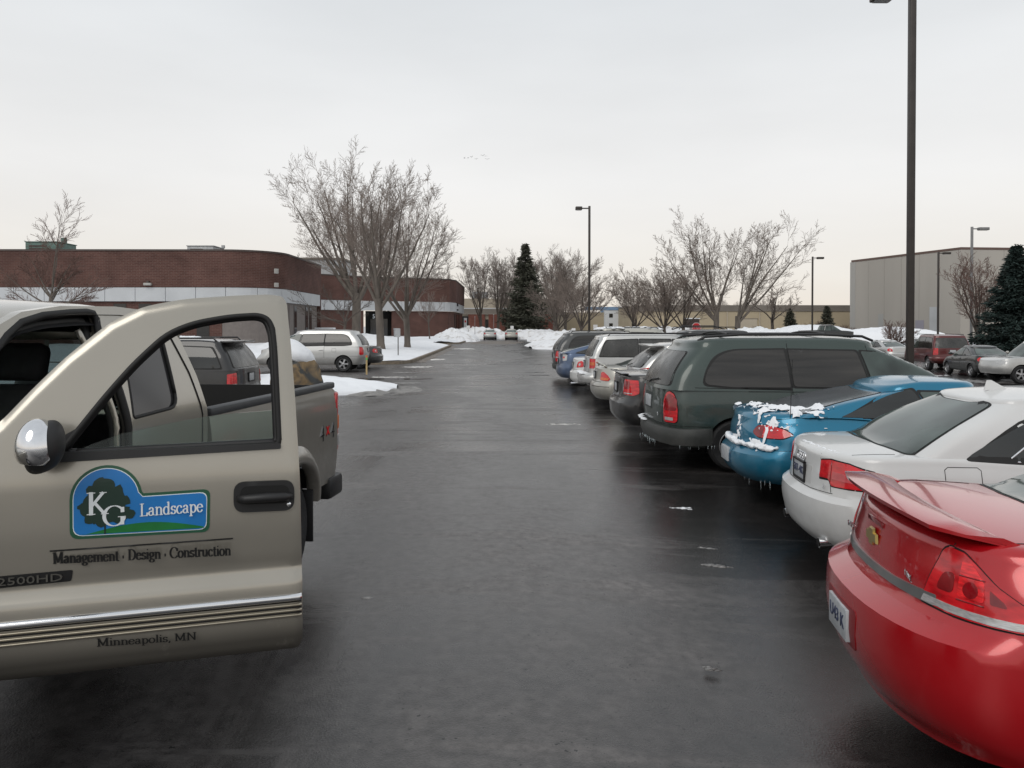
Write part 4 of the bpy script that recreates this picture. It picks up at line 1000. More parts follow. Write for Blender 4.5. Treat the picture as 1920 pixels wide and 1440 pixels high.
def icicles(c, pts, n, seed, z0, lmin=.03, lmax=.14):
    rn = random.Random(seed); V = []; F = []
    for _ in range(n):
        t = rn.random(); x = pts[0][0] + (pts[1][0] - pts[0][0]) * t + rn.gauss(0, .01); y = pts[0][1] + (pts[1][1] - pts[0][1]) * t; l = rn.uniform(lmin, lmax)
        tubeb([(x, y, z0 + .02), (x, y, z0 - l * .5), (x, y, z0 - l)], [.0055, .0035, .0008], 5, True, V, F)
    obj('icicles', mesh('icicles', V, F, M_ice, smooth=True), c.root)['kind'] = 'stuff'
icicles(c, [(.14, -.3), (.32, -.72)], 6, 3, .27, .02, .12)
c.mirrors(3.0, .95, P_blue)
c.place(2.54, 9.15, R(-3), gz(4.5, 9.2) + .03)

# green minivan
def van_spec(p, L=5.07, H=1.74, W=1.95, wb=3.03, ro=1.03):
    return dict(L=L, W=W, zb=.30, paint=p, wr=.335, axles=(ro, ro + wb), cr=.34, nr=2.6,
    deck=[(0, 1.10), (1.2, 1.08), (3.4, 1.02), (4.1, .98), (4.7, .84), (5.07, .66)],
    rear=[(.30, .20), (.44, .16), (.57, .11), (.62, .09), (.8, .075), (1.1, .10)], front=[(.3, .1), (.5, 0), (.7, .2)],
    side=[(0, .89), (.12, .95), (.42, 1.0), (.7, .995), (1, .955)], rad=.01, crown=.02,
    gh=dict(roof=[(.3, H - .04), (1.0, H), (2.4, H), (3.2, H - .05)], xr=[(0, .085), (.35, .16), (.7, .30), (1, .47)], xf=[(0, 4.35), (.5, 3.85), (1, 3.1)], w=[(0, W / 2 - .035), (.4, W / 2 - .09), (1, W / 2 - .24)],
            cr=.3, nr=2.7, shape=[(.62, 1.14), (.66, 1.30), (.82, 1.50), (1.05, 1.575), (1.72, 1.585), (1.76, 1.095), (1.0, 1.10)], shape_r=[.12, .1, .15, .1, .02, .02, .05],
            cuts=[(1.78, 1.74), (2.86, 2.70)], pillar=(.42, .1), inr=.14, rmode='R', rglass=M_glass3, glass=M_glass4, tr=(.10, .9), t=(.12, .89), rad=.09))
S_van = van_spec(P_green)
c = Car(S_van, 'parked_minivan', 'dark green minivan with a roof rack, parked behind the blue coupe', 'minivan')
bm = bmesh.new()
def bumper(c, name, z0, z1, out, smax, m, step=True):
    V = []; F = []; S = list(np.linspace(-smax, smax, 61)); 
    for u in S:
        for z, o_ in ((z0, .0), (z0 + .015, out * .75), ((z0 + z1) / 2, out), (z1 - .02, out * .93), (z1, out * .8), (z1 + .008, 0.0)):
            p, n = c.hit('W', abs(u) if u >= 0 else -abs(u), (z0 + z1) / 2, 1); n = Vector((n.x, n.y, 0)).normalized()
            fo = min(1, (smax - abs(u)) / .25)**.5 if smax > 1.3 else 1
            q = p + n * (o_ * max(.12, fo)); V.append((q.x, q.y, z))
    for i in range(60):
        for j in range(5): F.append((i*6+j, i*6+j+1, (i+1)*6+j+1, (i+1)*6+j))
    F += [tuple(range(6))[::-1], tuple(range(360, 366))]
    b_ = bmesh.new(); vs = [b_.verts.new(v) for v in V]
    for f in F: b_.faces.new([vs[i] for i in f])
    return obj(name, from_bm(name, b_, m, angle=45), c.root)
bumper(c, 'rear_bumper', .33, .56, .13, 1.42, P_bump)
for sd in (1, -1):
    sh = [(.70, .645), (.70, .93), (.735, 1.015), (.80, 1.04), (.88, 1.01), (.935, .93), (.96, .80), (.955, .66), (.92, .635), (.74, .63)]
    c.panel('lamp_surround', 'W', [(.83 + (a - .83) * 1.08, .83 + (b - .83) * 1.05) for a, b in sh], M_gap, .002, .02, sd, .02, .05)
    tl = c.panel('tail_light', 'W', sh, M_red, .010, .02, sd, .02, .05)
    c.panel('lens_segment', 'W', [(.72, .79), (.945, .79), (.95, .93), (.88, .99), (.80, 1.01), (.74, .97), (.72, .92)], M_redd, .0112, .004, sd, .03, .05, parent=tl)
    c.panel('clear_lens', 'W', [(.73, .66), (.73, .70), (.89, .70), (.89, .66)], M_clear, .0122, .004, sd, .01, .05, parent=tl)
c.gaps([('S', [(1.77, 1.70), (1.78, 1.10), (1.80, .62)]), ('S', [(2.83, 1.68), (2.92, .9), (2.92, .45)]), ('S', [(.5, 1.095), (1.78, 1.06)]), ('S', [(3.95, .98), (3.85, .45)]), ('W', [(.64, .60), (.66, 1.08)]), ('R', [(-.60, .60), (.60, .60)]), ('S', [(.15, .60), (.70, .585)]), ('S', [(1.2, 1.045), (2.9, 1.03)])], .008)
c.panel('slide_rail', 'S', [(1.10, 1.085), (1.10, 1.105), (1.78, 1.085), (1.78, 1.062)], M_gap, .004, .01, -1, .004, .07)
for sd in (1, -1):
    P = [(.62, sd * .60, 1.70), (.72, sd * .605, 1.755), (1.2, sd * .61, 1.785), (2.3, sd * .61, 1.785), (2.85, sd * .60, 1.76), (3.0, sd * .59, 1.70)]
    tube('roof_rail', P, .018, M_black, c.root, 8)
for x in (1.02, 2.35):
    P = [(x, y, 1.79 + .028 * (1 - (y / .6)**2)) for y in np.linspace(-.6, .6, 13)]; cb = tube('roof_rack_bar', P, .017, M_black, c.root, 8)
c.panel('plate_recess_shade', 'R', [(-.24, .76), (-.24, .98), (.24, .98), (.24, .76)], mat('green_recess_shade', (.02, .028, .026), .6), .002, .01, 1, .02, .07)  # flat panel, recess shade put into the darker green
c.plate('MWK 610', 0, .86, frame=False)
p, _ = c.hit('R', 0, 1.14); tube('rear_wiper', [(p.x - .015, .04, 1.12), (p.x - .02, -.15, 1.16), (p.x + .01, -.44, 1.19)], .009, M_black, c.root)
p, _ = c.hit('R', -.52, .70); o = obj('model_badge', text_mesh('Sport', .085, M_chrome, 'model_badge'), c.root); o.location = (p.x - .012, -.50, .73); o.rotation_euler = (PI / 2, 0, -PI / 2 - .15); o.data.transform(Matrix.Shear('XY', 4, (.35, 0))) if False else None
snow_lumps('snow_patch', [(c.hit('R', y, .6)[0].x - .055 + random.Random(i).gauss(0, .012), y, .568, .02 + .012 * random.Random(i + 3).random()) for i, y in enumerate(np.linspace(.82, .05, 60))], c.root, 12, .3)
icicles(c, [(.02, .2), (.06, -.5)], 16, 5, .345, .02, .07); icicles(c, [(.3, -.98), (.8, -1.0)], 8, 6, .33, .01, .04)
c.handles([1.9, 3.0], .92, P_green); c.mirrors(3.85, 1.10, M_black)
box('tow_hook', -.02, .12, -.04, .04, .26, .33, M_under, c.root, .01)
# pale seat backs and a folded sun shade seen through the front glass
c.place(1.97, 11.3, R(1), gz(4, 11.3))
vanroot = c.root

# black sedan with tall lamps
S_blk = dict(L=5.05, W=1.88, zb=.27, paint=P_black, wr=.345, axles=(1.1, 4.1), cr=.36, nr=2.6,
    deck=[(0, 1.08), (.4, 1.10), (1.1, 1.10), (2.4, 1.02), (3.4, .99), (4.3, .92), (5.05, .76)], rear=[(.27, .12), (.4, .02), (.6, 0), (.68, .02), (.7, .06), (1.05, .10)],
    front=[(.27, .08), (.5, 0), (.7, .1)], rad=.04, crown=.03,
    gh=dict(roof=[(1.4, 1.4), (2.0, 1.465), (2.7, 1.47), (3.2, 1.41)], xr=[(0, .72), (.5, 1.15), (1, 1.7)], xf=[(0, 3.95), (1, 3.1)], w=[(0, .83), (.5, .76), (1, .6)], cuts=[(2.3, 2.28)], pillar=(.3, .12)))
c = Car(S_blk, 'parked_car', 'black sedan with tall square tail lamps, just beyond the green minivan', 'car')
for sd in (1, -1):
    tl = c.panel('tail_light', 'W', [(.58, .80), (.60, 1.02), (.98, 1.01), (1.0, .80), (.9, .76), (.62, .77)], M_red, .01, .02, sd, .03, .05)
    c.panel('clear_lens', 'W', [(.62, .785), (.62, .80), (.86, .80), (.86, .785)], M_clear, .013, .005, sd, 0, .05, parent=tl)
    c.panel('lens_segment', 'W', [(.61, .86), (.62, .99), (.78, .99), (.78, .86)], M_redd, .0115, .004, sd, .02, .05, parent=tl)
c.gaps([('R', [(-.6, .70), (.6, .70)]), ('S', [(2.2, .35), (2.2, .7), (1.9, 1.0)])]); c.plate('JKR 227', 0, .86)
box('lip_spoiler', .08, .2, -.7, .7, 1.098, 1.118, P_black, c.root, .008)
c.handles([2.2, 3.2], .9, P_black); c.mirrors(3.45, 1.05, P_black)
c.place(1.86, 13.85, 0, gz(4, 14))

# silver hatchback
S_vibe = dict(L=4.37, W=1.78, zb=.28, paint=P_silver, wr=.32, axles=(.85, 3.45), cr=.34, nr=2.5,
    deck=[(0, 1.12), (1.0, 1.09), (2.4, 1.0), (3.2, .97), (3.9, .86), (4.37, .7)], rear=[(.28, .12), (.45, 0), (.62, 0), (.66, .07), (1.1, .12)], front=[(.28, .08), (.5, 0), (.7, .1)], rad=.02, crown=.02,
    gh=dict(roof=[(.3, 1.53), (1.0, 1.575), (2.0, 1.57), (2.7, 1.51)], xr=[(0, .12), (.5, .32), (1, .62)], xf=[(0, 3.5), (1, 2.55)], w=[(0, .83), (.5, .78), (1, .63)], cuts=[(1.35, 1.38), (2.25, 2.2)], pillar=(.34, .1), rmode='R', inr=.10, rglass=M_glass3, cr=.3))
c = Car(S_vibe, 'parked_car', 'silver hatchback with slanted red lamps, between the black sedan and the silver coupe', 'car')
for sd in (1, -1):
    tl = c.panel('tail_light', 'W', [(.58, .92), (.70, 1.07), (.98, 1.12), (1.0, 1.08), (.80, .89), (.62, .88)], M_red, .01, .02, sd, .02, .05)
    c.panel('clear_lens', 'W', [(.70, .895), (.70, .925), (.82, .925), (.80, .895)], M_clear, .013, .005, sd, .005, .05, parent=tl)
c.gaps([('R', [(-.6, .66), (.6, .66)]), ('S', [(2.2, .4), (2.25, 1.0)])]); c.plate('RTN 905', 0, .80)
V = []; F = []
box('roof_spoiler', .42, .72, -.62, .62, 1.515, 1.555, P_silver, c.root, .015); tube('rear_wiper', [(.10, -.02, 1.13), (.14, -.35, 1.18)], .01, M_black, c.root)
c.handles([1.4, 2.35], .92, P_silver); c.mirrors(2.9, 1.05, P_silver)
c.place(2.42, 16.3, 0, gz(4, 16))

# silver coupe with spoiler
S_sun = dict(L=4.6, W=1.74, zb=.26, paint=P_silver2, wr=.31, axles=(1.02, 3.65), cr=.46, nr=2.3,
    deck=[(0, .98), (.4, 1.01), (1.0, 1.01), (2.0, .93), (3.0, .9), (3.9, .8), (4.6, .62)], rear=[(.26, .12), (.4, .02), (.52, 0), (.64, .02), (.67, .07), (.95, .12)], front=[(.26, .08), (.45, 0), (.62, .2)], rad=.05, crown=.03,
    gh=dict(roof=[(1.3, 1.29), (1.9, 1.36), (2.5, 1.36), (3.0, 1.28)], xr=[(0, .55), (.5, .95), (1, 1.5)], xf=[(0, 3.6), (1, 2.65)], w=[(0, .78), (.5, .71), (1, .56)], cuts=[(1.95, 1.9)], pillar=(.35, .1)))
c = Car(S_sun, 'parked_car', 'champagne silver sedan with small trunk spoiler and round fuel flap', 'car')
for sd in (1, -1):
    tl = c.panel('tail_light', 'W', [(.56, .70), (.56, .88), (.66, .90), (.84, .82), (.92, .74), (.86, .69)], M_red, .01, .02, sd, .03, .05)
    c.panel('amber_lens', 'W', [(.58, .71), (.58, .77), (.88, .76), (.85, .705)], M_amber, .012, .005, sd, .02, .05, parent=tl)
c.gaps([('R', [(-.6, .66), (.6, .66)]), ('W', [(.1, .56), (.9, .56)])], .014)
c.strip('fuel_flap', 'S', [(1.0 + .075 * math.cos(a), .80 + .075 * math.sin(a)) for a in np.linspace(0, 2 * PI, 17)], .008, M_gap)
V = []; F = []; tubeb([(.30, -.64, 1.0), (.22, -.60, 1.06), (.20, 0, 1.08), (.22, .60, 1.06), (.30, .64, 1.0)], .025, 8, True, V, F); obj('rear_spoiler', mesh('rear_spoiler', V, F, P_silver2, smooth=True), c.root)
c.plate('SKD 388', 0, .80); c.mirrors(3.0, .95, P_silver2)
c.place(2.06, 19.0, 0, gz(4, 19))

# boxy silver SUV
def suv_spec(p, L=4.6, W=1.83, H=1.72, gl=M_glass, boxy=True):
    return dict(L=L, W=W, zb=.38, paint=p, wr=.36, axles=(.95, .95 + L * .585), cr=.24, nr=3.2,
    deck=[(0, 1.14), (1.2, 1.13), (3.0, 1.07), (3.4, 1.05), (4.2, .98), (L, .88)], rear=[(.38, .10), (.5, .0), (.68, .0), (.72, .08), (1.1, .11)], front=[(.4, .06), (.6, 0), (.9, .08)], rad=.015, crown=.02,
    side=[(0, .92), (.12, .97), (.4, 1.0), (.7, .99), (1, .965)],
    gh=dict(roof=[(.3, H - .04), (.9, H), (2.2, H), (2.8, H - .05)], xr=[(0, .12), (.5, .22), (1, .38)], xf=[(0, 3.4), (1, 2.7)], w=[(0, W / 2 - .04), (.5, W / 2 - .08), (1, W / 2 - .18)], cuts=[(1.42, 1.42), (2.32, 2.28)], pillar=(.24, .1), rmode='R', inr=.11, cr=.2, nr=3.5, rglass=M_glass3, glass=gl, fglass=gl if gl is not M_glass else M_glass2, rad=.06, rr=.04, rt=.05))
def rails(c, x0, x1, y, z, m=M_black):
    for sd in (1, -1): tube('roof_rail', [(x0, sd * y, z - .05), (x0 + .08, sd * y, z + .03), (x1 - .08, sd * y, z + .03), (x1, sd * y, z - .05)], .018, m, c.root, 6)
c = Car(suv_spec(P_silver, gl=M_glass3), 'parked_suv', 'boxy silver SUV with black roof rails in the right hand row', 'SUV')
bumper(c, 'rear_bumper', .46, .66, .10, 1.2, P_silver); rails(c, .6, 3.0, .70, 1.72)
for sd in (1, -1):
    tl = c.panel('tail_light', 'W', [(.68, .84), (.68, 1.09), (.94, 1.09), (.94, .90), (.90, .84)], M_red, .01, .02, sd, .015, .05)
    c.panel('amber_lens', 'W', [(.70, .92), (.70, 1.0), (.92, 1.0), (.92, .92)], M_amber, .013, .005, sd, .01, .05, parent=tl)
c.plate('GCH 510', .3, .92); c.gaps([('S', [(1.42, .5), (1.42, 1.1)]), ('S', [(2.35, .45), (2.35, 1.05)]), ('R', [(-.7, .74), (.7, .74)])], .01); c.handles([1.55, 2.5], .98, P_silver); c.mirrors(3.0, 1.15, M_black)
snow_lumps('snow_patch', [(.0 + random.Random(i).gauss(0, .03), -.5 + random.Random(i + 9).random() * 1.2, .69, .05) for i in range(60)], c.root, 21, .5)
c.place(2.12, 21.75, 0, gz(4, 22)); suv0 = c

# small white car, blue liftback, dark minivan, tall pale van
S_small = dict(L=4.4, W=1.72, zb=.26, paint=P_white, wr=.30, axles=(.95, 3.5), cr=.42, nr=2.3, deck=[(0, .98), (.4, 1.0), (1.0, 1.0), (2.0, .93), (3.0, .9), (3.9, .8), (4.4, .62)],
    rear=[(.26, .1), (.4, .0), (.6, 0), (.66, .06), (.95, .1)], front=[(.26, .08), (.45, 0), (.62, .2)], rad=.05, crown=.03,
    gh=dict(roof=[(1.2, 1.33), (1.8, 1.4), (2.4, 1.4), (2.9, 1.3)], xr=[(0, .6), (.5, .98), (1, 1.4)], xf=[(0, 3.5), (1, 2.55)], w=[(0, .77), (.5, .71), (1, .57)], cuts=[(1.95, 1.92)], pillar=(.3, .1)))
def small(p, name, label, pos, rz, lens=M_red, cat='car', group=None, plate=None):
    sp = dict(S_small); sp['paint'] = p; c = Car(sp, name, label, cat, group)
    for sd in (1, -1):
        tl = c.panel('tail_light', 'W', [(.54, .72), (.60, .88), (.78, .93), (.92, .84), (.86, .74)], lens, .01, .02, sd, .05, .06)
        c.panel('clear_lens', 'W', [(.66, .79), (.70, .86), (.76, .84), (.74, .78)], M_clear, .013, .005, sd, .02, .06, parent=tl)
    c.gaps([('S', [(2.0, .4), (2.0, .9)]), ('R', [(-.6, .66), (.6, .66)])], .01)
    if plate: c.plate(plate, 0, .78)
    c.mirrors(2.95, .96, p); c.handles([2.05, 2.9], .8, p); c.place(pos[0], pos[1], rz, gz(*pos)); return c
cw = small(P_white, 'parked_car', 'small white sedan almost hidden between the silver SUV and the blue liftback', (2.0, 24.2), 0, plate='PLW 114')
tube('exhaust_pipe', [(-.02, -.5, .25), (.4, -.5, .27)], .035, M_chrome, cw.root)
S_pri = dict(L=4.45, W=1.72, zb=.24, paint=P_pblue, wr=.31, axles=(.80, 3.5), cr=.40, nr=2.3, deck=[(0, 1.08), (.3, 1.09), (1.0, 1.04), (2.0, .97), (3.2, .93), (4.0, .8), (4.45, .6)],
    rear=[(.24, .12), (.4, .0), (.6, 0), (.68, .05), (1.05, .08)], front=[(.26, .08), (.45, 0), (.6, .2)], rad=.03, crown=.02,
    gh=dict(roof=[(.9, 1.38), (1.6, 1.475), (2.3, 1.48), (2.9, 1.38)], xr=[(0, .06), (.5, .50), (1, 1.15)], xf=[(0, 3.8), (1, 2.6)], w=[(0, .80), (.5, .73), (1, .58)], cuts=[(1.4, 1.4), (2.3, 2.25)], pillar=(.42, .2), inr=.12, glass=M_glass3, fglass=M_glass3))
c = Car(S_pri, 'parked_car', 'steel blue liftback with clear tail lamps beside the dark minivan', 'car')
for sd in (1, -1): 
    tl = c.panel('tail_light', 'W', [(.64, .80), (.60, 1.02), (.72, 1.06), (.86, .98), (.84, .82)], M_clear, .01, .02, sd, .02, .05); c.panel('lens_segment', 'W', [(.66, .88), (.65, .94), (.74, .95), (.75, .89)], M_red, .013, .005, sd, .01, .05, parent=tl)
c.plate('HYB 770', 0, .78); c.gaps([('R', [(-.6, .66), (.6, .66)]), ('S', [(2.3, .4), (2.3, .95)])], .01)
c.place(1.76, 26.9, 0, gz(4, 27))
S_van2 = van_spec(P_grey, 4.95, 1.72, 1.92); c = Car(S_van2, 'parked_minivan', 'dark grey minivan nearest the far end of the right hand row', 'minivan')
for sd in (1, -1): tl = c.panel('tail_light', 'W', [(.72, .66), (.72, 1.0), (.80, 1.06), (.93, 1.0), (.95, .68)], M_red, .01, .02, sd, .03, .06); c.panel('clear_lens', 'W', [(.76, .79), (.76, .84), (.86, .84), (.86, .79)], M_clear, .013, .005, sd, .01, .06, parent=tl)
bumper(c, 'rear_bumper', .36, .56, .08, 1.3, P_bump); rails(c, .7, 2.9, .6, 1.73); c.plate('VNB 332', 0, .88); c.gaps([('S', [(1.77, 1.65), (1.8, .6)]), ('S', [(2.83, 1.64), (2.9, .5)])], .01)
c.place(1.72, 29.7, 0, gz(4, 30))
S_van3 = van_spec(P_silver2, 5.1, 1.86, 1.98); c = Car(S_van3, 'parked_minivan', 'tall silver van with snow along its roof, behind the dark grey minivan', 'minivan')
for sd in (1, -1): c.panel('tail_light', 'W', [(.74, .8), (.74, 1.1), (.93, 1.1), (.93, .8)], M_red, .01, .02, sd, .03, .06)
rails(c, .7, 2.9, .6, 1.86)
snow_lumps('snow_patch', on(c, 'T', [(.6, .5), (.7, 0), (.7, -.4), (1.6, -.45), (3.0, -.4)], .12, 120, .06, .14, 31, 1, 0), c.root, 31, .3)
c.place(3.3, 32.6, 0, gz(4, 33))

# ---- left hand side of the aisle
PI_ = PI
c = Car(suv_spec(P_black, 4.4, 1.78, 1.66), 'parked_suv', 'black SUV seen through the open truck door window', 'SUV')
rails(c, .5, 2.9, .66, 1.66); bumper(c, 'rear_bumper', .48, .68, .09, 1.2, P_black)
for sd in (1, -1): tl = c.panel('tail_light', 'W', [(.70, .82), (.70, 1.06), (.92, 1.04), (.92, .82)], M_red, .01, .02, sd, .02, .05); c.panel('clear_lens', 'W', [(.72, .83), (.72, .86), (.84, .86), (.84, .83)], M_clear, .013, .005, sd, .01, .05, parent=tl)
box('roof_spoiler', .22, .48, -.62, .62, 1.60, 1.64, P_black, c.root, .012)
c.plate('TRK 604', 0, .95); c.gaps([('S', [(1.42, .5), (1.42, 1.1)]), ('S', [(2.35, .45), (2.35, 1.05)])], .01); c.mirrors(3.0, 1.14, M_black)
snow_lumps('snow_patch', [(1.2 + .6 * random.Random(i).random(), -.2 + random.Random(i + 5).gauss(0, .15), 1.69, .07) for i in range(30)], c.root, 14, .4)
c.place(-4.72, 15.3, PI, gz(-5, 15))
c = small(P_silver, 'parked_car', 'silver sedan under snow, parked between the black SUV and the silver minivan', (-7.4, 23.6), PI)
snow_lumps('snow_patch', on(c, 'T', [(1.0, 0), (1.6, .2), (2.4, -.1), (2.9, 0)], .25, 120, .10, .22, 33, 1, 0), c.root, 33, .35)
S_van4 = van_spec(P_silver, 4.78, 1.74, 1.84, 2.84, .98); c = Car(S_van4, 'parked_minivan', 'silver minivan in the left hand lot behind the snow tongue', 'minivan')
for sd in (1, -1): c.panel('tail_light', 'W', [(.72, .72), (.70, .90), (.76, 1.04), (.93, 1.06), (.95, .74), (.90, .70)], M_red, .01, .02, sd, .03, .06)
c.strip('fuel_flap', 'S', [(1.28, .84), (1.28, .98), (1.45, .98), (1.45, .84), (1.28, .84)], .008, M_gap)
c.gaps([('S', [(1.77, 1.65), (1.78, .6)]), ('S', [(2.83, 1.64), (2.9, .5)]), ('S', [(.3, .66), (.75, .66)])], .012); c.plate('MNV 219', 0, .90); c.handles([1.9, 3.0], .92, P_silver)
c.place(-5.75, 34.4, PI, gz(-6, 34) + .02)
c = small(P_grey, 'parked_car', 'dark grey sedan poking out behind the silver minivan', (-5.6, 37.0), PI, plate='DRK 841')
far = small(P_silver, 'parked_car', 'silver sedan at the far end of the aisle, left of the pair', (-1.85, 103.6), PI / 2, group='pair of sedans at the end of the aisle')
far2 = small(P_silver2, 'parked_car', 'beige sedan at the far end of the aisle, right of the pair', (.95, 103.2), PI / 2, group='pair of sedans at the end of the aisle')

# ---- lower lot on the right
c = Car(suv_spec(P_maroon, 4.8, 1.9, 1.83), 'parked_suv', 'maroon boxy SUV in the lower lot beside the tall lamp post', 'SUV')
for sd in (1, -1): c.panel('tail_light', 'W', [(.70, .82), (.70, 1.16), (.94, 1.16), (.94, .82)], M_red, .01, .02, sd, .02, .06)
bumper(c, 'rear_bumper', .48, .70, .10, 1.2, P_maroon); c.plate('JPC 452', 0, 1.0); rails(c, .6, 3.0, .72, 1.83); c.mirrors(3.1, 1.2, M_black)
c.place(22.9, 40.5, R(90 - 8), gz(22.9, 40.5))
c = small(P_char, 'parked_car', 'charcoal sedan with snow on its bumper in the lower lot', (21.6, 34.6), R(82), plate='CHL 630')
snow_lumps('snow_patch', [(-.03 + random.Random(i).gauss(0, .01), -.8 + 1.6 * i / 60, .68, .045) for i in range(60)], c.root, 41, .6)
c = Car(suv_spec(P_silver, 4.6, 1.85, 1.72), 'parked_suv', 'pale silver SUV cut off by the right edge of the picture', 'SUV'); c.mirrors(3.0, 1.14, P_silver2)
for sd in (1, -1): c.panel('headlight', 'F', [(sd * .55, .78), (sd * .55, .92), (sd * .85, .92), (sd * .85, .78)], M_clear, .01, .02, 1, .02, .06)
c.place(24.3, 32.6, R(180), gz(20, 29.5))
lot = [(P_silver, 24.3, 48.5, 95, 'silver sedan with frosted roof in the lower lot, nearest the lamp post'), (P_grey, 21.6, 49.6, 95, 'grey sedan in the lower lot, second from the lamp post'), (P_pblue, 18.9, 50.8, 95, 'blue grey sedan in the lower lot, behind the van roof'), (P_char, 28.5, 53.0, 80, 'dark sedan in the lower lot behind the maroon SUV'), (P_white, 33.5, 50.0, 85, 'white sedan in the lower lot left of the spruce')]
for p_, x, y, a, lb in lot:
    c = small(p_, 'parked_car', lb, (x, y), R(a), group='sedans in the lower lot')
    snow_lumps('snow_patch', on(c, 'T', [(1.5, 0), (2.6, .2), (3.3, 0)], .2, 60, .07, .16, int(x * 10), 1, 0), c.root, 43, .22)
c = Car(suv_spec(P_grey, 4.6, 1.83, 1.78), 'parked_suv', 'dark SUV whose raised roof rack shows above the green minivan', 'SUV'); rails(c, .8, 2.8, .6, 1.86)
c.place(8.8, 28.0, PI, gz(9, 28) + .02)
for x_ in (0,):
    tube('rack_hoop', [(.9, -.5, 1.80), (1.3, -.5, 1.93), (2.4, -.5, 1.93), (2.8, -.5, 1.80)], .02, M_black, c.root)
# far black pickup
S_pk = dict(L=5.4, W=1.9, zb=.5, paint=P_char, wr=.38, axles=(1.2, 4.5), cr=.15, nr=3.5, deck=[(0, 1.22), (3.9, 1.22), (5.4, 1.1)], rear=[(.5, .06), (.7, 0), (1.2, .04)], front=[(.5, .05), (1.0, 0)], rad=.02,
    gh=dict(roof=[(2.0, 1.78), (3.2, 1.8), (3.7, 1.72)], xr=[(0, 1.95), (1, 2.15)], xf=[(0, 4.1), (1, 3.3)], w=[(0, .88), (1, .72)], cuts=[(2.85, 2.85)], pillar=(.12, .1), rmode='R', glass=M_glass2))
c = Car(S_pk, 'parked_pickup', 'black pickup truck in front of the far snow pile', 'pickup truck')
c.place(30.5, 82.0, R(2), gz(33, 82) + .45)
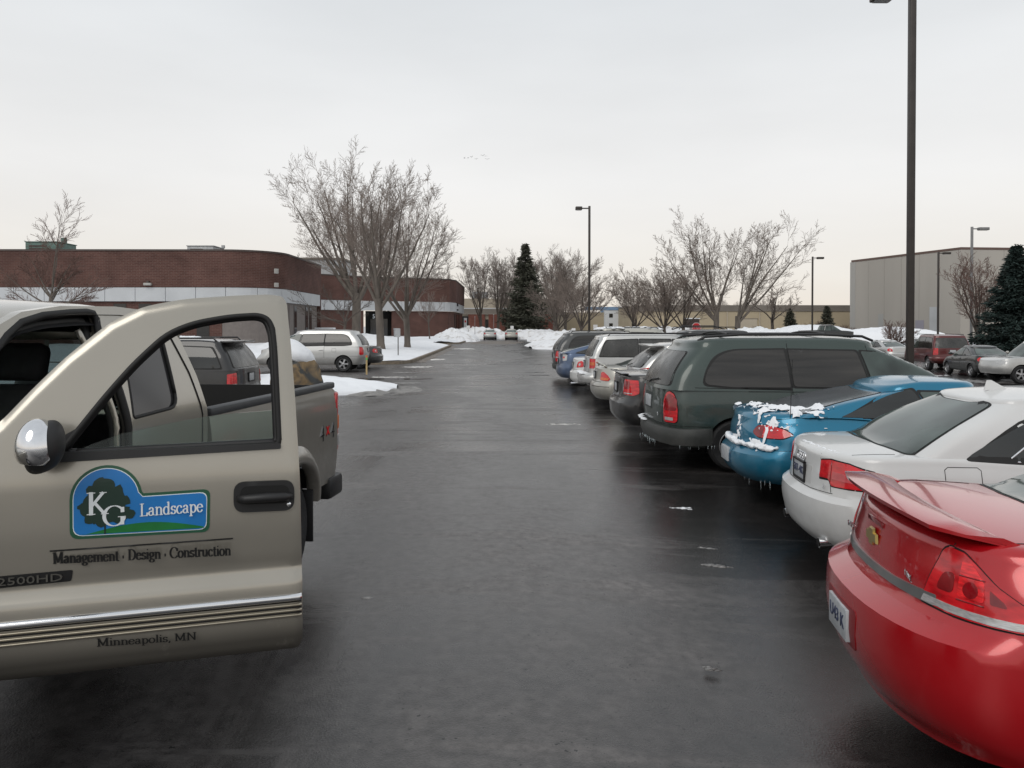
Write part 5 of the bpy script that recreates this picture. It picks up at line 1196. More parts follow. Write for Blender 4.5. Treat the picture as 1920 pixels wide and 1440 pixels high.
# ---------------------------------------------------------------- ground
def nodemat(name):
    m = bpy.data.materials.new(name); m.use_nodes = True; MC[name] = m; return m, m.node_tree.nodes, m.node_tree.links.new, m.node_tree.nodes['Principled BSDF']
def asphalt():
    m, n, l, p = nodemat('wet_asphalt'); tc = n.new('ShaderNodeTexCoord'); V = tc.outputs['Object']
    def noise(sc, det=6, rough=.6, stretch=None, dist=0):
        v = V
        if stretch: mp = n.new('ShaderNodeMapping'); mp.inputs['Scale'].default_value = stretch; l(V, mp.inputs[0]); v = mp.outputs[0]
        z = n.new('ShaderNodeTexNoise'); z.inputs['Scale'].default_value = sc; z.inputs['Detail'].default_value = det; z.inputs['Roughness'].default_value = rough; z.inputs['Distortion'].default_value = dist; l(v, z.inputs['Vector']); return z.outputs[0]
    def rmp(s, a, b, c, d):
        r = n.new('ShaderNodeMapRange'); r.inputs[1].default_value = a; r.inputs[2].default_value = b; r.inputs[3].default_value = c; r.inputs[4].default_value = d; l(s, r.inputs[0]); return r.outputs[0]
    def mth(op, a, b):
        q = n.new('ShaderNodeMath'); q.operation = op
        for i, x in enumerate((a, b)):
            if isinstance(x, (int, float)): q.inputs[i].default_value = x
            else: l(x, q.inputs[i])
        return q.outputs[0]
    def mixc(f, a, b):
        q = n.new('ShaderNodeMix'); q.data_type = 'RGBA'; l(f, q.inputs[0])
        for i, x in ((6, a), (7, b)):
            if isinstance(x, tuple): q.inputs[i].default_value = (*x, 1)
            else: l(x, q.inputs[i])
        return q.outputs[2]
    big = noise(.35, 5, .55, (1, .55, 1), .6); streak = noise(1.1, 6, .6, (.16, 1.2, 1), .3); fine = noise(140, 2, .7); med = noise(3.2, 7, .65)
    grain = n.new('ShaderNodeTexVoronoi'); grain.inputs['Scale'].default_value = 90; l(V, grain.inputs['Vector'])
    dry = mth('MULTIPLY', rmp(big, .42, .58, .08, 1), rmp(med, .3, .7, .40, 1))
    lane = noise(.9, 6, .62, (1.1, .10, 1), .5)
    dry = mth('MAXIMUM', dry, mth('MULTIPLY', rmp(lane, .54, .66, 0, 1), .6))
    dry = mth('MAXIMUM', dry, mth('MULTIPLY', rmp(streak, .52, .62, 0, 1), .9))
    c0 = mixc(dry, (.020, .018, .0175), (.160, .149, .144))
    sxx = n.new('ShaderNodeSeparateXYZ'); l(V, sxx.inputs[0]); edge_ = mth('ADD', sxx.outputs[0], mth('MULTIPLY', noise(.7, 5, .6), 2.4)); dry = mth('MULTIPLY', dry, rmp(edge_, 2.2, 3.0, 1, .22))
    c0 = mixc(dry, (.020, .018, .0175), (.160, .149, .144))
    salt = mth('MULTIPLY', rmp(streak, .56, .70, 0, 1), rmp(fine, .35, .7, .25, 1))
    c1 = mixc(mth('MULTIPLY', salt, .30), c0, (.15, .14, .135))
    c2 = mixc(rmp(grain.outputs['Distance'], .0, .22, .55, 0), c1, (.10, .098, .095))
    mot = noise(11, 5, .7); c2 = mixc(rmp(mot, .38, .64, .55, 0), c2, (.010, .009, .009)); pv = n.new('ShaderNodeTexVoronoi'); pv.inputs['Scale'].default_value = 16; l(V, pv.inputs['Vector']); spk = mth('MULTIPLY', rmp(pv.outputs['Distance'], .10, .16, 1, 0), rmp(noise(1.3, 5, .7), .50, .58, 0, 1))
    pit = noise(26, 3, .75)
    c3 = mixc(mth('MAXIMUM', spk, mth('MULTIPLY', rmp(pit, .62, .66, 0, 1), rmp(med, .46, .56, 0, 1))), c2, (.002, .003, .003))
    l(c3, p.inputs['Base Color'])
    rg = mth('ADD', rmp(dry, 0, 1, .20, .52), rmp(fine, .3, .7, -.05, .07)); l(rg, p.inputs['Roughness'])
    p.inputs['Specular IOR Level'].default_value = .5
    b = n.new('ShaderNodeBump'); b.inputs['Strength'].default_value = .28; b.inputs['Distance'].default_value = .004
    l(mth('ADD', mth('MULTIPLY', fine, .6), mth('MULTIPLY', grain.outputs['Distance'], .8)), b.inputs['Height'])
    l(b.outputs[0], p.inputs['Normal']); return m
M_asph = asphalt()
def gsheet(name, x0, x1, y0, y1, dx, dy, m, off, keep=None):
    xs = np.arange(x0, x1 + 1e-6, dx); ys = np.arange(y0, y1 + 1e-6, dy); V = [(x, y, gz(x, y) + off) for y in ys for x in xs]; F = []; k = len(xs)
    for j in range(len(ys) - 1):
        for i in range(k - 1):
            if keep is None or keep((xs[i] + xs[i+1]) / 2, (ys[j] + ys[j+1]) / 2): F.append((j*k+i, j*k+i+1, (j+1)*k+i+1, (j+1)*k+i))
    o = obj(name, mesh(name, V, F, m, smooth=True)); o['kind'] = 'structure'; return o
gsheet('asphalt_lot', -60, 100, -20, 130, 2, 2, M_asph, 0)
M_field = mat('snowy_ground', (.50, .50, .50), .85, var=.45, vscale=.35, bump=.5, bscale=3)
V = [(-1500, -1500, -.62), (1500, -1500, -.62), (1500, 1500, -.62), (-1500, 1500, -.62)]
o = obj('ground', mesh('ground', V, [(0, 1, 2, 3)], M_field)); o['kind'] = 'structure'
V = [(-400, 128, -.02), (400, 128, -.02), (400, 600, -.02), (-400, 600, -.02)]
o = obj('snowfield', mesh('snowfield', V, [(0, 1, 2, 3)], M_field)); o['kind'] = 'structure'
# ---------------------------------------------------------------- snow
M_dsnow = mat('dirty_snow', (.66, .65, .63), .8, var=.32, vscale=2.5, bump=.8, bscale=9)
def plowed():
    m, n, l, p = nodemat('plowed_snow'); tc = n.new('ShaderNodeTexCoord'); z = n.new('ShaderNodeTexNoise'); z.inputs['Scale'].default_value = 1.1; z.inputs['Detail'].default_value = 10; z.inputs['Roughness'].default_value = .7; l(tc.outputs['Object'], z.inputs['Vector'])
    r = n.new('ShaderNodeValToRGB'); r.color_ramp.elements[0].position = .34; r.color_ramp.elements[0].color = (.42, .39, .36, 1); r.color_ramp.elements[1].position = .47; r.color_ramp.elements[1].color = (.80, .81, .83, 1)
    l(z.outputs[0], r.inputs[0]); l(r.outputs[0], p.inputs['Base Color']); p.inputs['Roughness'].default_value = .8
    v = n.new('ShaderNodeTexVoronoi'); v.inputs['Scale'].default_value = 2.2; l(tc.outputs['Object'], v.inputs['Vector']); b = n.new('ShaderNodeBump'); b.inputs['Strength'].default_value = .4; b.inputs['Distance'].default_value = .08; l(v.outputs['Distance'], b.inputs['Height']); l(b.outputs[0], p.inputs['Normal']); return m
M_plow = plowed()
M_slush = mat('slush', (.20, .19, .18), .45, var=.4, vscale=6, bump=.5, bscale=30)
def pile(name, cx, cy, rx, ry, h, rot=0, seed=0, m=None, n=44, rough=.25, label=None, cat='snow pile', power=.7, lump=1.0, kind=None, group=None):
    V = []; F = []; ca, sa = math.cos(rot), math.sin(rot)
    for j in range(n + 1):
        for i in range(n + 1):
            u = -1 + 2 * i / n; v = -1 + 2 * j / n; x = cx + ca * u * rx - sa * v * ry; y = cy + sa * u * rx + ca * v * ry
            a = math.atan2(v, u); r = math.hypot(u, v) * (1 + .22 * mnoise.noise(Vector((math.cos(a) * 1.6, math.sin(a) * 1.6, seed))) + .07 * mnoise.noise(Vector((math.cos(a) * 6, math.sin(a) * 6, seed + 9))))
            q = max(0, 1 - r * r)**power if r < 1 else 0
            nn = mnoise.fractal(Vector((x * .5 * lump, y * .5 * lump, seed)), 1.0, 2.0, 5)
            z = h * q * (1 + rough * .75 * max(-.8, min(.8, nn))) + .10 * rough * 3 * q * mnoise.noise(Vector((x * 2.3, y * 2.3, seed))) if q > 0 else -.12
            V.append((x, y, gz(x, y) + z))
    for j in range(n):
        for i in range(n):
            a, b, c_, d = j*(n+1)+i, j*(n+1)+i+1, (j+1)*(n+1)+i+1, (j+1)*(n+1)+i
            if max(V[k][2] - gz(V[k][0], V[k][1]) for k in (a, b, c_, d)) > -.1: F.append((a, b, c_, d))
    o = obj(name, mesh(name, V, F, m or M_snow, smooth=True))
    if kind: o['kind'] = kind
    else: o['label'] = label; o['category'] = cat
    if group: o['group'] = group
    return o
# snow tongue at the end of the near left island
pile('snow_bank', -8.2, 24.6, 4.9, 3.4, .42, R(4), 3, label='white snow tongue over the island beyond the truck bed', rough=.22, power=.5, n=90)
pile('slush_edge', -4.7, 23.9, 2.3, 2.0, .035, R(25), 8, M_slush, 40, .5, kind='stuff', power=.4)
o = pile('snow_cap_bank', -13.5, 24.0, 5.5, 4.5, .8, 0, 5, label='deeper snow behind the truck cab on the left island', rough=.25, n=60)
# kerbed lawn on the left beyond the side lot
def terrain(name, poly, hf, m, d=.8, kind='structure', skirt=-.15):
    V2, T = trimesh(poly, (), d); V = []
    bnd = dens(poly, d)
    for (x, y) in V2: V.append((x, y, gz(x, y) + hf(x, y)))
    o = obj(name, mesh(name, V, T, m, smooth=True)); o['kind'] = kind; return o
lawn = [(-60, 40.2), (-6.9, 40.2), (-5.4, 40.7), (-4.95, 42), (-4.9, 60), (-4.9, 72), (-6.6, 74.5), (-6.2, 79), (-4.6, 82), (-4.2, 100), (-3.9, 128), (-60, 128)]
def lawnh(x, y):
    e = min(max(0, -4.9 - x), max(0, y - 40.2)) ; e2 = min(1, e / 3.0)
    return .13 + .32 * e2**.8 + .16 * e2 * (mnoise.noise(Vector((x * .25, y * .25, 1))) + .6 * mnoise.noise(Vector((x * .8, y * .8, 4)))) + .05 * mnoise.noise(Vector((x * 1.5, y * 1.5, 7))) * min(1, e * 3)
terrain('snowy_lawn', lawn, lawnh, M_snow, .75)
M_kerb = mat('kerb_concrete', (.20, .165, .125), .8, var=.35, vscale=3, bump=.6, bscale=20)
kp = [(-60, 40.1), (-6.9, 40.1), (-5.3, 40.55), (-4.8, 42), (-4.75, 72), (-6.45, 74.5), (-6.05, 79), (-4.45, 82), (-4.05, 100), (-3.75, 128)]
V = []; F = []
kd = dens(kp, 1.5, False)
for (x, y) in kd:
    g_ = gz(x, y); V += [(x, y, g_ - .05), (x, y, g_ + .15), (x - .02, y + .0, g_ + .155), (x - .18, y + .12, g_ + .155)]
for i in range(len(kd) - 1):
    for j in range(3): F.append((i*4+j, (i+1)*4+j, (i+1)*4+j+1, i*4+j+1))
o = obj('kerb', mesh('kerb', V, F, M_kerb)); o['kind'] = 'structure'
# muddy thawed strip beside the kerb
M_mud = mat('brown_slush', (.13, .105, .085), .5, var=.55, vscale=2.2, bump=.7, bscale=14, rvar=.2)
def strip(name, pts, w, m, off, seed, d=.8):
    P = dens(pts, d, False); V = []; F = []
    for i, (x, y) in enumerate(P):
        wl = w * (1 + .7 * mnoise.noise(Vector((i * .31, seed, 0)))); x2 = x + wl
        for t in (0, .25, .5, .75, 1): xx = x + (x2 - x) * t; V.append((xx, y, gz(xx, y) + off + .05 * math.sin(PI * t) * max(0, mnoise.noise(Vector((xx * 2, y * 2, seed))) + .3)))
    for i in range(len(P) - 1):
        for j in range(4): F.append((i*5+j, i*5+j+1, (i+1)*5+j+1, (i+1)*5+j))
    o = obj(name, mesh(name, V, F, m, smooth=True)); o['kind'] = 'stuff'; return o
strip('mud_strip', [(-4.75, 42), (-4.7, 72), (-5.9, 75), (-5.6, 79), (-4.3, 82), (-3.9, 100)], .55, M_mud, .006, 3, .5)
pile('snow_bank', -11.5, 66, 4.2, 5.5, 1.15, 0, 12, label='snow mound by the building entrance', rough=.3)
pile('snow_bank', -15.5, 58, 3.2, 4.5, .8, 0, 14, label='low snow mound left of the tree trunks', rough=.3)
pile('snow_bank', -5.8, 96, 3.0, 8, 1.35, R(4), 15, M_plow, label='lumpy plowed snow bank at the brick building corner', rough=.45, lump=2)
pile('snow_bank', -3.8, 110.5, 5.5, 4.2, 1.5, 0, 16, M_plow, label='plowed snow bank behind the far silver sedan', rough=.4, lump=2)
pile('snow_bank', 3.6, 111, 6.5, 4.5, 1.2, 0, 17, M_plow, label='dirty lumpy snow bank closing the end of the aisle', rough=.45, lump=2)
pile('snow_bank', 7.2, 96, 4.4, 11, 1.15, R(-3), 18, M_plow, label='long plowed snow bank along the right of the aisle', rough=.4, lump=1.6)
pile('snow_bank', 6.2, 71, 4.2, 9, .75, R(4), 19, M_plow, label='snow bank just beyond the last parked minivan', rough=.35, lump=1.4)
pile('snow_bank', 20, 99, 9, 5, 1.8, R(8), 20, M_plow, label='snow bank under the stop sign', rough=.4, lump=1.5)
pile('snow_bank', 31.0, 97, 7, 4, 1.7, R(4), 22, label='snow bank between the two large trees', rough=.4, lump=1.5)
pile('snow_bank', 38.5, 99, 6.5, 4.5, 2.2, 0, 23, label='tall smooth snow pile behind the black pickup', rough=.12)
pile('snow_bank', 46.5, 96, 8.5, 4.5, 1.9, R(-6), 24, label='long snow pile right of the black pickup', rough=.14)
pile('snow_bank', 37.5, 66, 6.5, 3.5, 1.1, R(-4), 25, label='snow bank behind the maroon SUV', rough=.35)
pile('snow_bank', 26.5, 61, 4.5, 3.0, 1.1, R(8), 27, label='snow heap left of the tall lamp post', rough=.35)
# frozen patches and dirty ice on the asphalt
rn = random.Random(11)
def ice_patch(x, y, rx, ry, seed, m=None, parts=7):
    r_ = random.Random(seed); bm = bmesh.new(); n = int(min(150, 26 + 90 * rx * 1.5)); k0 = max(.014, min(rx, ry) * .16)
    for _ in range(n):
        a = r_.random() * 2 * PI; q = r_.random()**.8; cl = mnoise.noise(Vector((math.cos(a) * 2, math.sin(a) * 2, seed)))
        ax = x + rx * q * math.cos(a) * (1 + .5 * cl); ay = y + ry * q * math.sin(a) * (1 + .5 * cl); sz = k0 * r_.uniform(.3, 1.5) * (1.2 - .7 * q)
        g = bmesh.ops.create_icosphere(bm, subdivisions=1, radius=1)
        for v in g['verts']:
            w = 1 + .5 * mnoise.noise(v.co * 2 + Vector((ax * 7, ay * 7, 0))); v.co = Vector((ax + v.co.x * sz * 1.9 * w, ay + v.co.y * sz * w, gz(ax, ay) + v.co.z * min(.012, sz * .3) * w))
    o = obj('ice_patch', from_bm('ice_patch', bm, m, smooth=True)); o['kind'] = 'stuff'
M_icep = mat('thin_ice', (.24, .235, .23), .4, var=.5, vscale=14, bump=.5, bscale=40)
for (x, y, rx, ry, s, m) in ((1.95, 8.6, .16, .05, 1, M_snow), (1.85, 7.15, .11, .03, 2, M_icep), (1.78, 6.65, .15, .04, 3, M_icep), (1.18, 4.5, .05, .03, 4, M_icep), (1.95, 3.35, .2, .07, 5, M_icep), (-.95, 5.5, .03, .02, 6, M_icep),
                        (1.15, 15.6, .35, .12, 7, M_dsnow), (1.0, 17.5, .3, .18, 8, M_icep), (1.3, 20.5, .5, .15, 9, M_icep), (-3.3, 27.3, .7, .3, 10, M_icep), (-4.3, 30.4, .8, .3, 11, M_dsnow), (-4.1, 33.5, .6, .3, 12, M_icep), (-4.1, 37.8, .7, .5, 13, M_dsnow),
                        (-3.9, 46, .5, .9, 14, M_dsnow), (-3.7, 54, .6, 1.0, 15, M_icep), (-3.3, 66, .9, 1.6, 17, M_dsnow), (12, 31, 2.5, .8, 19, M_icep), (17, 28, 3, 1.0, 20, M_dsnow), (20, 33, 3, 1.2, 21, M_icep), (24, 31.5, 3, .7, 22, M_dsnow), (15, 24, 2, .8, 23, M_icep), (18.5, 37, 2, .7, 24, M_snow)):
    ice_patch(x, y, rx, ry, s, m, 9)
M_pud = mat('puddle_water', (.012, .011, .011), .05, spec=.5)
M_crack = mat('crack_black', (.006, .005, .005), .7)  # near-black colour of the pavement cracks
def puddle(x, y, rx, ry, seed, m=M_pud):
    V = [(x, y, gz(x, y) + .004)]; n = 40
    for j in range(n):
        a = 2 * PI * j / n; k = 1 + .5 * mnoise.noise(Vector((math.cos(a) * 2, math.sin(a) * 2, seed))) + .25 * mnoise.noise(Vector((math.cos(a) * 6, math.sin(a) * 6, seed)))
        px, py = x + rx * k * math.cos(a), y + ry * k * math.sin(a); V.append((px, py, gz(px, py) + .004))
    o = obj('puddle', mesh('puddle', V, [(0, 1 + j, 1 + (j + 1) % n) for j in range(n)], m)); o['kind'] = 'stuff'
puddle(-3.9, 29.3, 1.3, .28, 1); puddle(-4.2, 26.4, .8, .15, 2)
puddle(-1.1, 88, 3.2, 8, 4, M_mud)
rn = random.Random(5)
for (x0, x1, y) in ((-.9, 2.2, 40.5), (.5, 1.9, 44), (-.2, 1.6, 42), (.9, 1.7, 33.5), (1.0, 1.8, 31.5), (-2.6, 1.6, 14.6), (.2, 1.2, 21.5)):
    pts = [(x0 + (x1 - x0) * t, y + rn.gauss(0, .06)) for t in np.linspace(0, 1, 18)]; V = []; F = []; w = .10 if y > 30 else .008
    for i, (x, yy) in enumerate(pts):
        ww = w * rn.uniform(.3, 1.6); V += [(x, yy - ww, gz(x, yy) + .005), (x, yy + ww, gz(x, yy) + .005)]
    F = [(2*i, 2*i+2, 2*i+3, 2*i+1) for i in range(len(pts) - 1)]
    o = obj('pavement_crack', mesh('pavement_crack', V, F, M_crack)); o['kind'] = 'stuff'

# ---------------------------------------------------------------- buildings
def brickmat(name, c1, c2, mortar, bw=.22, bh=.075):
    m, n, l, p = nodemat(name); uv = n.new('ShaderNodeUVMap'); uv.uv_map = 'UVMap'
    b = n.new('ShaderNodeTexBrick'); b.inputs['Scale'].default_value = 1; b.inputs['Color1'].default_value = (*c1, 1); b.inputs['Color2'].default_value = (*c2, 1); b.inputs['Mortar'].default_value = (*mortar, 1)
    b.inputs['Brick Width'].default_value = bw; b.inputs['Row Height'].default_value = bh; b.inputs['Mortar Size'].default_value = bh * .10; b.inputs['Bias'].default_value = -.1
    l(uv.outputs[0], b.inputs['Vector']); nz = n.new('ShaderNodeTexNoise'); nz.inputs['Scale'].default_value = .6; nz.inputs['Detail'].default_value = 6; l(uv.outputs[0], nz.inputs['Vector'])
    r = n.new('ShaderNodeMapRange'); r.inputs[1].default_value = .3; r.inputs[2].default_value = .7; r.inputs[3].default_value = .78; r.inputs[4].default_value = 1.2; l(nz.outputs[0], r.inputs[0])
    s = n.new('ShaderNodeVectorMath'); s.operation = 'SCALE'; l(b.outputs[0], s.inputs[0]); l(r.outputs[0], s.inputs['Scale']); l(s.outputs[0], p.inputs['Base Color']); p.inputs['Roughness'].default_value = .9
    p.inputs['Specular IOR Level'].default_value = .2
    bp = n.new('ShaderNodeBump'); bp.inputs['Strength'].default_value = .5; bp.inputs['Distance'].default_value = .01; l(b.outputs['Fac'], bp.inputs['Height']); bp.invert = True; l(bp.outputs[0], p.inputs['Normal']); return m
M_brick = brickmat('red_brick', (.102, .050, .041), (.080, .038, .032), (.135, .095, .082), .42, .13)
M_brick2 = brickmat('red_brick_far', (.17, .060, .044), (.13, .044, .034), (.17, .10, .085), .42, .15)
M_wpan = mat('white_concrete_panel', (.46, .475, .49), .7, var=.08, vscale=.5)
M_cope = mat('dark_coping', (.055, .04, .035), .6, var=.2)
M_tanw = mat('tan_wall', (.40, .335, .235), .85, var=.1, vscale=.15)
M_tanw2 = mat('beige_stucco', (.40, .35, .28), .85, var=.1, vscale=.2)
M_greyw = mat('grey_beige_precast', (.41, .385, .35), .85, var=.10, vscale=.12, stretch=(1, 1, .18))
M_fascia = mat('brown_grey_fascia', (.17, .15, .13), .7, var=.12, vscale=.3)
M_wallgrey = mat('taupe_wall', (.17, .15, .14), .85, var=.1)
M_bwin = mat('building_glass', (.02, .02, .02), .08, spec=.6)
def wall(name, pts, z0, z1, th, m, parent, inset=0):
    """wall along a plan polyline (outer face), thickness th to the left of travel; uv in metres"""
    P = [Vector((x, y, 0)) for x, y in pts]; k = len(P); nor = []
    for i in range(k):
        d = Vector((0, 0, 0))
        if i < k - 1: d += (P[i+1] - P[i]).normalized()
        if i > 0: d += (P[i] - P[i-1]).normalized()
        d.normalize(); nor.append(Vector((-d.y, d.x, 0)))
    V = []; F = []; uv = []; acc = 0; A = []
    for i in range(k):
        if i: acc += (P[i] - P[i-1]).length
        A.append(acc); o = P[i] + nor[i] * inset; q = P[i] + nor[i] * (inset + th)
        V += [(o.x, o.y, z0), (o.x, o.y, z1), (q.x, q.y, z1), (q.x, q.y, z0)]
    cr_ = [0, z1 - z0, z1 - z0 + th, z1 - z0 + th]
    for i in range(k - 1):
        a, b = i * 4, i * 4 + 4
        F += [(a, b, b+1, a+1), (a+1, b+1, b+2, a+2), (a+3, a+2, b+2, b+3), (a, a+3, b+3, b)]
        uv += [(A[i], z0), (A[i+1], z0), (A[i+1], z1), (A[i], z1), (A[i], z1), (A[i+1], z1), (A[i+1], z1+th), (A[i], z1+th), (A[i], z0), (A[i], z1), (A[i+1], z1), (A[i+1], z0), (A[i], z0), (A[i], z0+th), (A[i+1], z0+th), (A[i+1], z0)]
    F += [(0, 1, 2, 3), (4*k-4, 4*k-1, 4*k-2, 4*k-3)]; uv += [(0, z0), (0, z1), (th, z1), (th, z0)] + [(0, z0), (th, z0), (th, z1), (0, z1)]
    me = mesh(name, V, F, m); u = me.uv_layers.new(name='UVMap'); u.data.foreach_set('uv', [c for q in uv for c in q]); return obj(name, me, parent)
def panels(name, pts, z0, z1, th, m, parent, wd, gap=.03, inset=0):
    P = dens(pts, .2, False); acc = 0; cur = [P[0]]; prev = P[0]
    for q in P[1:]:
        acc += math.hypot(q[0]-prev[0], q[1]-prev[1]); cur.append(q); prev = q
        if acc >= wd - gap:
            wall(name, [cur[0]] + cur[2:-1:3] + [cur[-1]], z0, z1, th, m, parent, inset); acc = 0; cur = [q]; 
            d = (q[0] + (q[0]-P[-2][0]) * 0, q[1]); 
            # leave an open joint
            i = P.index(q); 
            if i + 1 < len(P): n_ = P[i+1]; l_ = math.hypot(n_[0]-q[0], n_[1]-q[1]) or 1; cur = [(q[0] + (n_[0]-q[0]) / l_ * gap, q[1] + (n_[1]-q[1]) / l_ * gap)]
    if len(cur) > 2: wall(name, [cur[0]] + cur[2:-1:3] + [cur[-1]], z0, z1, th, m, parent, inset)
def slab(name, pts, z0, z1, m, parent):
    bm = bmesh.new(); a = [bm.verts.new((x, y, z0)) for x, y in pts]; b = [bm.verts.new((x, y, z1)) for x, y in pts]; k = len(pts)
    bm.faces.new(a[::-1]); bm.faces.new(b)
    for i in range(k): bm.faces.new([a[i], a[(i+1) % k], b[(i+1) % k], b[i]])
    return obj(name, from_bm(name, bm, m), parent)
# near brick building with the rounded corner
A_ = thing('brick_building', 'red brick building with rounded corner and white band, left behind the truck', 'building', (0, 0, 0))
arcp = [(-22.4 + 4.1 * math.sin(R(a)), 68.1 - 4.1 * math.cos(R(a))) for a in range(0, 91, 10)]
pa = [(-75, 64)] + arcp + [(-18.35, 80.5)]
wall('brick_wall', pa, 4.93, 7.78, .35, M_brick, A_)
wall('lower_brick_wall', pa, -.3, 3.78, .3, M_wallgrey, A_, .35)
wall('lower_brick_wall', [(-75, 64), (-22.6, 64)], -.3, 3.76, .3, M_brick, A_, .30)
panels('band_panel', pa, 3.8, 4.9, .3, M_wpan, A_, 2.4, .04, .04)
wall('coping', pa, 7.78, 7.93, .55, M_cope, A_, -.06)
slab('roof', [(-75, 64.2)] + [(x - .2, y + .2) for x, y in arcp] + [(-18.6, 80.4), (-75, 80.4)], 7.3, 7.4, M_fascia, A_)
wall('brick_wall', [(-18.35, 80.5), (-75, 80.5)], -.3, 7.78, .3, M_brick, A_)
for k, yy in enumerate((69.6, 71.3, 75.4, 76.9)):
    w = box('window', -18.72, -18.66, yy, yy + .95, .9, 3.6, M_bwin, A_); box('window_frame', -18.70, -18.62, yy - .08, yy, .85, 3.65, M_cope, w)
for x in (-31.2, -29.2, -27.0, -24.6):
    w = box('window', x, x + 1.0, 64.26, 64.30, .9, 3.6, M_bwin, A_)
wl = box('wall_light', -28.6, -28.0, 63.72, 64.0, 5.05, 5.25, mat('lamp_grey', (.35, .34, .32), .5), A_, .04)
box('lamp_bracket', -28.4, -28.2, 63.8, 64.0, 5.25, 5.4, M_cope, wl)
for (z0, z1) in ((6.1, 6.5), (5.0, 5.35)): 
    p_ = arcp[4]; b_ = box('wall_box', -.18, .18, -.14, 0, z0, z1, mat('lamp_grey', (.35, .34, .32), .5), A_, .02); b_.location = (p_[0] + 1.15, p_[1] + .55, 0); b_.rotation_euler = (0, 0, R(52))
M_gunit = mat('green_unit', (.10, .17, .15), .6, var=.15); M_gr = mat('galvanised', (.36, .37, .38), .5, .3, var=.15)
def rooftop(label, x, y, z, w, d, h, m, vent=True):
    t = thing('rooftop_unit', label, 'rooftop unit', (x, y, z)); box('casing', -w/2, w/2, -d/2, d/2, 0, h, m, t, .04); box('lid', -w/2-.05, w/2+.05, -d/2-.05, d/2+.05, h, h + .06, m, t)
    for k in range(4): box('louvre', -w*.38, w*.1, -d/2-.02, -d/2-.003, h*.2 + k*h*.17, h*.2 + k*h*.17 + h*.1, M_cope, t)
    if vent: box('vent', w*.35, w*.47, -.2, .2, h + .061, h + .5, m, t)
rooftop('green rooftop unit above the brick building behind the small tree', -38.2, 68, 7.4, 2.6, 3, 1.35, M_gunit); rooftop('grey rooftop unit near the middle of the brick building roof', -25.6, 69, 7.4, 2.2, 2.5, 1.15, M_gr, False)
t = thing('roof_vent', 'thin metal vent pipe beside the grey rooftop unit', 'vent pipe', (-24.1, 69, 7.4)); tube('pipe', [(0, 0, 0), (0, 0, 1.15)], .06, M_gr, t); box('cap', -.12, .12, -.12, .12, 1.1, 1.35, M_gr, t)
# second brick building
B_ = thing('brick_building', 'set back red brick building with white band behind the bare trees', 'building', (0, 0, 0))
pb = [(-24, 92.6), (-17.9, 99.6), (-7.2, 105.8), (-6.5, 108.2), (-6.35, 128)]
wall('brick_wall', pb, 4.95, 7.85, .35, M_brick, B_)
pe0, pe1 = (-17.4, 99.89), (-14.1, 101.8)
wall('lower_brick_wall', [(-24, 92.6), (-17.9, 99.6), pe0], -.3, 3.72, .3, M_brick, B_, .3); wall('lower_brick_wall', [pe1, (-7.2, 105.8), (-6.5, 108.2), (-6.35, 128)], -.3, 3.72, .3, M_brick, B_, .3)
panels('band_panel', pb, 3.74, 4.92, .3, M_wpan, B_, 3.0, .05, .04)
wall('coping', pb, 7.85, 8.0, .5, M_cope, B_, -.05)
slab('roof', [(-24, 93), (-17.9, 99.9), (-7.5, 106), (-6.7, 127), (-60, 127), (-60, 93)], 7.4, 7.5, M_fascia, B_)
ent = wall('entrance_recess', [(-17.5, 101.4), (-14.2, 103.3)], -.2, 3.7, .1, M_gap, B_)
for (a, b) in (((-16.9, 101.35), (-15.9, 101.93)), ((-15.8, 101.98), (-14.9, 102.5))): dr = wall('entrance_door', [a, b], 0, 2.7, .06, M_bwin, B_)
dg = obj('lettering', text_mesh('5-60', .75, G2, 'lettering', .01), B_); dg.location = (-16.05, 101.66, 3.0); dg.rotation_euler = (PI/2, 0, R(30))
for k in range(5):
    yy = 109.6 + k * 3.6; box('window', -6.78, -6.62, yy, yy + 1.2, .9, 3.4, M_bwin, B_)
box('wall_box', -6.5, -6.3, 110.4, 110.8, 4.5, 4.9, M_black, B_); box('wall_box', -6.5, -6.3, 110.4, 110.8, 3.9, 4.1, M_black, B_)
t = thing('litter_bin', 'stone litter bin beside the entrance', 'bin', (-13.0, 97, .45)); V, F = lathe([(.0001, 0), (.34, 0), (.36, .9), (.42, .92), (.42, 1.05), (.25, 1.08)], 16); me = mesh('bin_body', V, F, M_gr, smooth=True, angle=40)
o = obj('bin_body', me, t); o.rotation_euler = (PI / 2, 0, 0)
# grey steel roof mass behind
Z_ = thing('rooftop_structure', 'large pale plant room rising behind the brick buildings', 'building'); slab('wall', [(-37, 128.5), (-26, 128.5), (-26, 140), (-37, 140)], 0, 12.4, M_gr, Z_); slab('roof', [(-37.3, 128.2), (-25.7, 128.2), (-25.7, 140.3), (-37.3, 140.3)], 12.41, 12.7, M_fascia, Z_)
